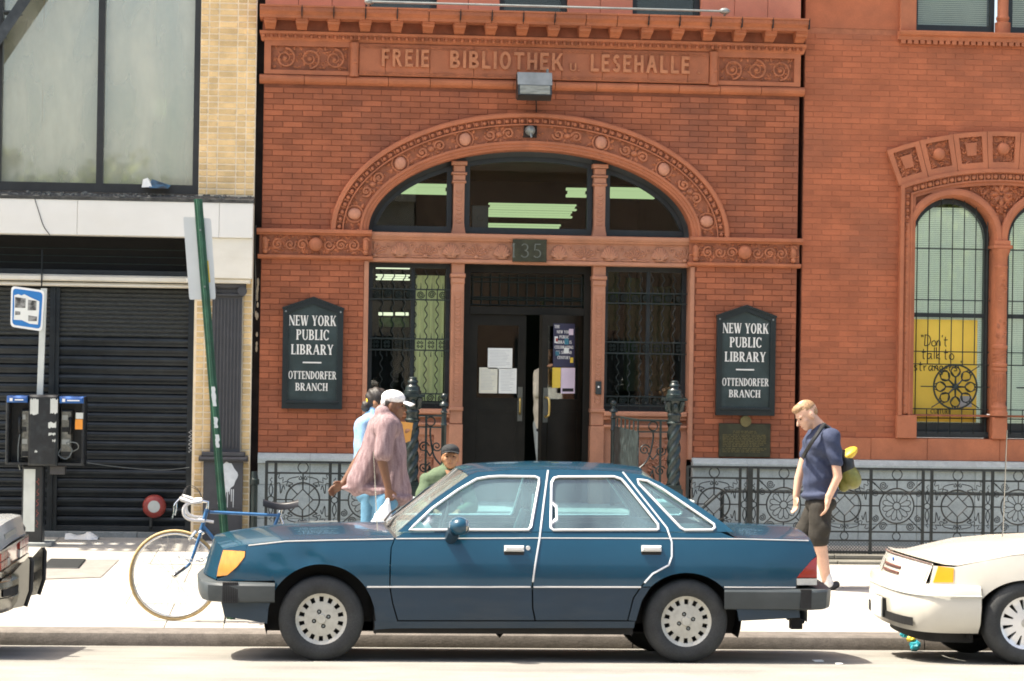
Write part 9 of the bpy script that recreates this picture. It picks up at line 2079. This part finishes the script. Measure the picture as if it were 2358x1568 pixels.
# ---- man seated on the steps
Yp = -2.3; SM = thing('person', 'man in green shirt and black cap sitting on the stoop facing the street', 'person', (J(1030, 1150).x, -2.2, walk_z(-2.3)))
b = BL(); fw = Vector((-0.06, -0.98, 0.14)); up = Vector((0, 0.1, 1)); hc = J(1037, 1053); P = head(b, hc, fw, up, 1.02); b.cap((hc+Vector((0, 0.02, -0.04)), 0.06), (J(1032, 1086, 0.05), 0.066)); b.cap((J(1027, 1100, 0.08), 0.11), (J(1027, 1190, 0.12), 0.13))
sx_ = J(1027, 1100).x; zs = 0.54
for s_ in (-1, 1):
    kn = Vector((sx_+s_*0.15, -2.55, zs+0.10)); b.cap((Vector((sx_+s_*0.09, -2.1, zs+0.05)), 0.085), (kn, 0.06), (Vector((sx_+s_*0.15, -2.55, walk_z(-2.55)+0.08)), 0.04))
    sh_ = Vector((sx_+s_*0.18, -2.22, 1.02)); el = Vector((sx_+s_*0.24, -2.35, zs+0.24)); wr2 = Vector((sx_+s_*0.10, -2.55, zs+0.20)); b.cap((sh_, 0.055), (el, 0.042), (wr2, 0.031)); hand(b, wr2, (-s_*0.6, -0.5, -0.3), (0, -0.3, -1), 0.95, 0.5, s_)
blob(b, 'body', M['sk_tan'], SM); eyes(P, SM, 1.0, 0.8)
c = BL(); c.oell(P(-0.012, 0, 0.062), fw, up, (0.108, 0.092, 0.07)); blob(c, 'cap_crown', M['capb'], SM, 0.009, 2); rows = [[tuple(P(0.08+0.055*u*(1-0.35*v*v), 0.08*v, 0.055-0.012*u-0.02*v*v)) for v in [i/5-1 for i in range(11)]] for u in (0, 0.35, 0.7, 1)]; MB().grid(rows+[[(x, y, z-0.006) for x, y, z in r] for r in rows[::-1]]).obj('cap_peak', M['capb'], SM, smooth='all')
t = BL(); t.oell(J(1027, 1103, 0.06), (1, 0, 0), (0, 0, 1), (0.215, 0.14, 0.13)); t.cap((J(1027, 1100, 0.06), 0.14), (Vector((sx_, -2.15, zs+0.12)), 0.165)); t.cap((J(1032, 1080, 0.05), 0.085), (J(1030, 1092, 0.05), 0.10))
for s_ in (-1, 1): t.cap((Vector((sx_+s_*0.18, -2.22, 1.03)), 0.075), (Vector((sx_+s_*0.25, -2.34, zs+0.25)), 0.07), (Vector((sx_+s_*0.15, -2.5, zs+0.22)), 0.055))
blob(t, 'green_shirt', M['olive'], SM, 0.011, 2, disp=folds(0.007, (30, 20, 34))); MB().add([P(0.045, -0.05, -0.125), P(0.045, 0.05, -0.125), P(0.085, 0.0, -0.24)], [(0, 1, 2)]).obj('open_collar', M['sk_tan'], SM)
j = BL(); j.oell(Vector((sx_, -2.12, zs+0.07)), (1, 0, 0), (0, 0, 1), (0.18, 0.16, 0.1))
for s_ in (-1, 1): kn = Vector((sx_+s_*0.15, -2.55, zs+0.10)); j.cap((Vector((sx_+s_*0.09, -2.1, zs+0.05)), 0.1), (kn, 0.08), (Vector((sx_+s_*0.15, -2.55, walk_z(-2.55)+0.1)), 0.065)); j.cap((Vector((sx_+s_*0.15, -2.53, walk_z(-2.55)+0.045)), 0.045), (Vector((sx_+s_*0.16, -2.72, walk_z(-2.6)+0.04)), 0.038))
blob(j, 'trousers', M['khaki'], SM, 0.012, 2)
# ---- person in the doorway
Yp = 0.22; DPn = thing('person', 'person in cream shirt and grey trousers leaving through the half open door', 'person', (J(1257, 1100).x, Yp, 0.68))
b = BL(); fw = Vector((0.25, -0.95, 0)); up = Vector((0, 0, 1)); hc = J(1262, 812, 0.05); P = head(b, hc, fw, up, 1.0); b.cap((hc+Vector((0, 0, -0.05)), 0.058), (J(1261, 845, 0.08), 0.06)); b.cap((J(1258, 870, 0.08), 0.1), (J(1256, 985, 0.06), 0.12)); b.cap((J(1272, 862, 0), 0.045), (J(1268, 880, -0.12), 0.04), (J(1262, 848, -0.16), 0.03)); hand(b, J(1262, 848, -0.16), (0, -0.8, 0.4), (0.3, 0, -1), 0.9, 0.4, 1)
for s_ in (-1, 1): x = J(1257, 1000).x+s_*0.055; b.cap((Vector((x, Yp+0.05, 1.55)), 0.06), (Vector((x+0.02, Yp, 1.15)), 0.045), (Vector((x+0.03, Yp+0.04, 0.76)), 0.04)); b.cap((Vector((x+0.03, Yp+0.06, 0.72)), 0.04), (Vector((x+0.04, Yp-0.10, 0.715)), 0.035))
blob(b, 'body', M['sk_tan'], DPn); h = BL(); h.oell(P(-0.02, 0, 0.045), fw, up, (0.105, 0.09, 0.09)); blob(h, 'hair', M['darkhair'], DPn, 0.01, 2)
t = BL(); t.oell(J(1258, 868, 0.05), (1, 0, 0), (0, 0, 1), (0.15, 0.12, 0.12)); t.cap((J(1256, 880, 0.05), 0.125), (J(1254, 940, 0.04), 0.125), (J(1255, 975, 0.04), 0.125)); t.cap((J(1240, 862, 0.02), 0.06), (J(1238, 905, -0.05), 0.052)); blob(t, 'shirt', M['cream'], DPn, 0.011, 2, disp=folds(0.006)); MB().lathe([(0.118, -0.016), (0.122, 0.0), (0.118, 0.016)], J(1256, 990, 0.04), 'z', 20, cap=False).obj('belt', M['shoe'], DPn)
j = BL(); j.oell(J(1256, 1000, 0.04), (1, 0, 0), (0, 0, 1), (0.125, 0.11, 0.1))
for s_ in (-1, 1): x = J(1257, 1000).x+s_*0.055; j.cap((Vector((x, Yp+0.05, 1.52)), 0.085), (Vector((x+0.02, Yp, 1.15)), 0.068), (Vector((x+0.03, Yp+0.04, 0.80)), 0.06))
blob(j, 'trousers', M['greyp'], DPn, 0.012, 2)
bake()
# ================================================================== the other side of the street (seen in reflections)
M['farwall'] = pm('far_brick', (0.30, 0.20, 0.14), 0.85, 0.2, 0.8); M['farpale'] = pm('far_stucco', (0.50, 0.46, 0.38), 0.85, 0.1, 0.8); M['fardark'] = pm('far_glass', (0.03, 0.04, 0.05), 0.15, 0.3, 2); M['leaf'] = pm('leaf', (0.20, 0.25, 0.05), 0.6, 0.4, 3); M['bark'] = pm('bark', (0.07, 0.05, 0.035), 0.9, 0.3, 6)
YO = -33.5; MB().add([(-60, -30.2, road_z(-30)+0.14), (60, -30.2, road_z(-30)+0.14), (60, YO, road_z(-30)+0.2), (-60, YO, road_z(-30)+0.2), (-60, -30.2, -0.2), (60, -30.2, -0.2)], [(0, 1, 2, 3), (0, 4, 5, 1)]).obj('far_sidewalk', M['walk'], kind='structure')
x = -42.0
for k, (w_, h, mt, lab) in enumerate(((9, 6.4, 'farpale', 'pale stucco house across the street with a flat cornice'), (8, 6.2, 'farwall', 'low brown brick house across the street'), (9.5, 6, 'farpale', 'wide pale house across the street with five window bays'), (8, 5.8, 'farwall', 'brown brick house across the street beside the wide pale one'), (10, 6, 'farpale', 'pale low house across the street facing the library'), (8, 6.8, 'farwall', 'tall brown brick house across the street'), (10, 6.2, 'farpale', 'pale house across the street at the far right end'))):
    B_ = thing('house', lab, 'building', (x+w_/2, YO-4, 0.3)); MB().box(x+0.02, x+w_-0.02, YO-8, YO, 0.0, h).obj('wall', M[mt], B_); MB().box(x, x+w_, YO-8, YO+0.3, h, h+0.4).obj('cornice', M[mt], B_)
    n = int(w_/1.9); src = None
    for f_ in range(int((h-1)/3)):
        for i in range(n):
            loc = (x+w_*(i+0.5)/n, YO+0.03, 1.6+f_*3.0)
            if src is None: src = MB().box(loc[0]-0.5, loc[0]+0.5, YO+0.004, YO+0.05, loc[2]-0.6, loc[2]+1.1).obj('window', M['fardark'], B_, loc=loc)
            else: inst(src, 'window', loc, B_)
    x += w_
lm = None
for k, (tx, ty, th) in enumerate(((-8.4, -31.2, 7.2), (-5.6, -31.0, 7.0), (14.0, -31.3, 6.6), (19.5, -31.1, 6.4))):
    rg = random.Random(40+k); T = thing('street_tree', ('broad leafy street tree across the road opposite the shutters', 'smaller leafy street tree across the road next to the broad one', 'tallest leafy street tree across the road well beyond the white car', 'leafy street tree across the road at the far end of the road')[k], 'tree', (tx, ty, 0.2), group='street trees across the road')
    t = MB().tube([(tx, ty, 0.2), (tx+0.1, ty, 1.5), (tx, ty+0.1, 2.8), (tx+0.1, ty, th*0.75)], [0.16, 0.12, 0.1, 0.05], 8)
    for q in range(6): a = 2*PI*q/6; t.tube([(tx, ty, 2.4+0.2*q), (tx+0.8*math.cos(a), ty+0.8*math.sin(a), 3.2+0.25*q), (tx+1.5*math.cos(a), ty+1.5*math.sin(a), 3.7+0.3*q)], [0.06, 0.04, 0.02], 5)
    t.obj('trunk', M['bark'], T, smooth=True)
    c = MB(); cl_ = [(tx+rg.gauss(0, 1.35), ty+rg.gauss(0, 1.1), th*0.70+rg.gauss(0, 0.75), rg.uniform(0.5, 1.0)) for _ in range(34)]
    for i in range(4200):
        x0, y0, z0, r = rg.choice(cl_); v = Vector((rg.gauss(0, 1), rg.gauss(0, 1), rg.gauss(0, 1))).normalized()*r*rg.random()**0.4; p = Vector((x0, y0, z0))+v
        a = Vector((rg.gauss(0, 1), rg.gauss(0, 1), rg.gauss(0, 1))).normalized(); b2 = a.orthogonal().normalized(); s_ = rg.uniform(0.09, 0.17); c.add([p-a*s_, p+b2*s_*0.6, p+a*s_, p-b2*s_*0.6], [(0, 1, 2, 3)])
    c.obj('crown', M['leaf'], T, fix=False)
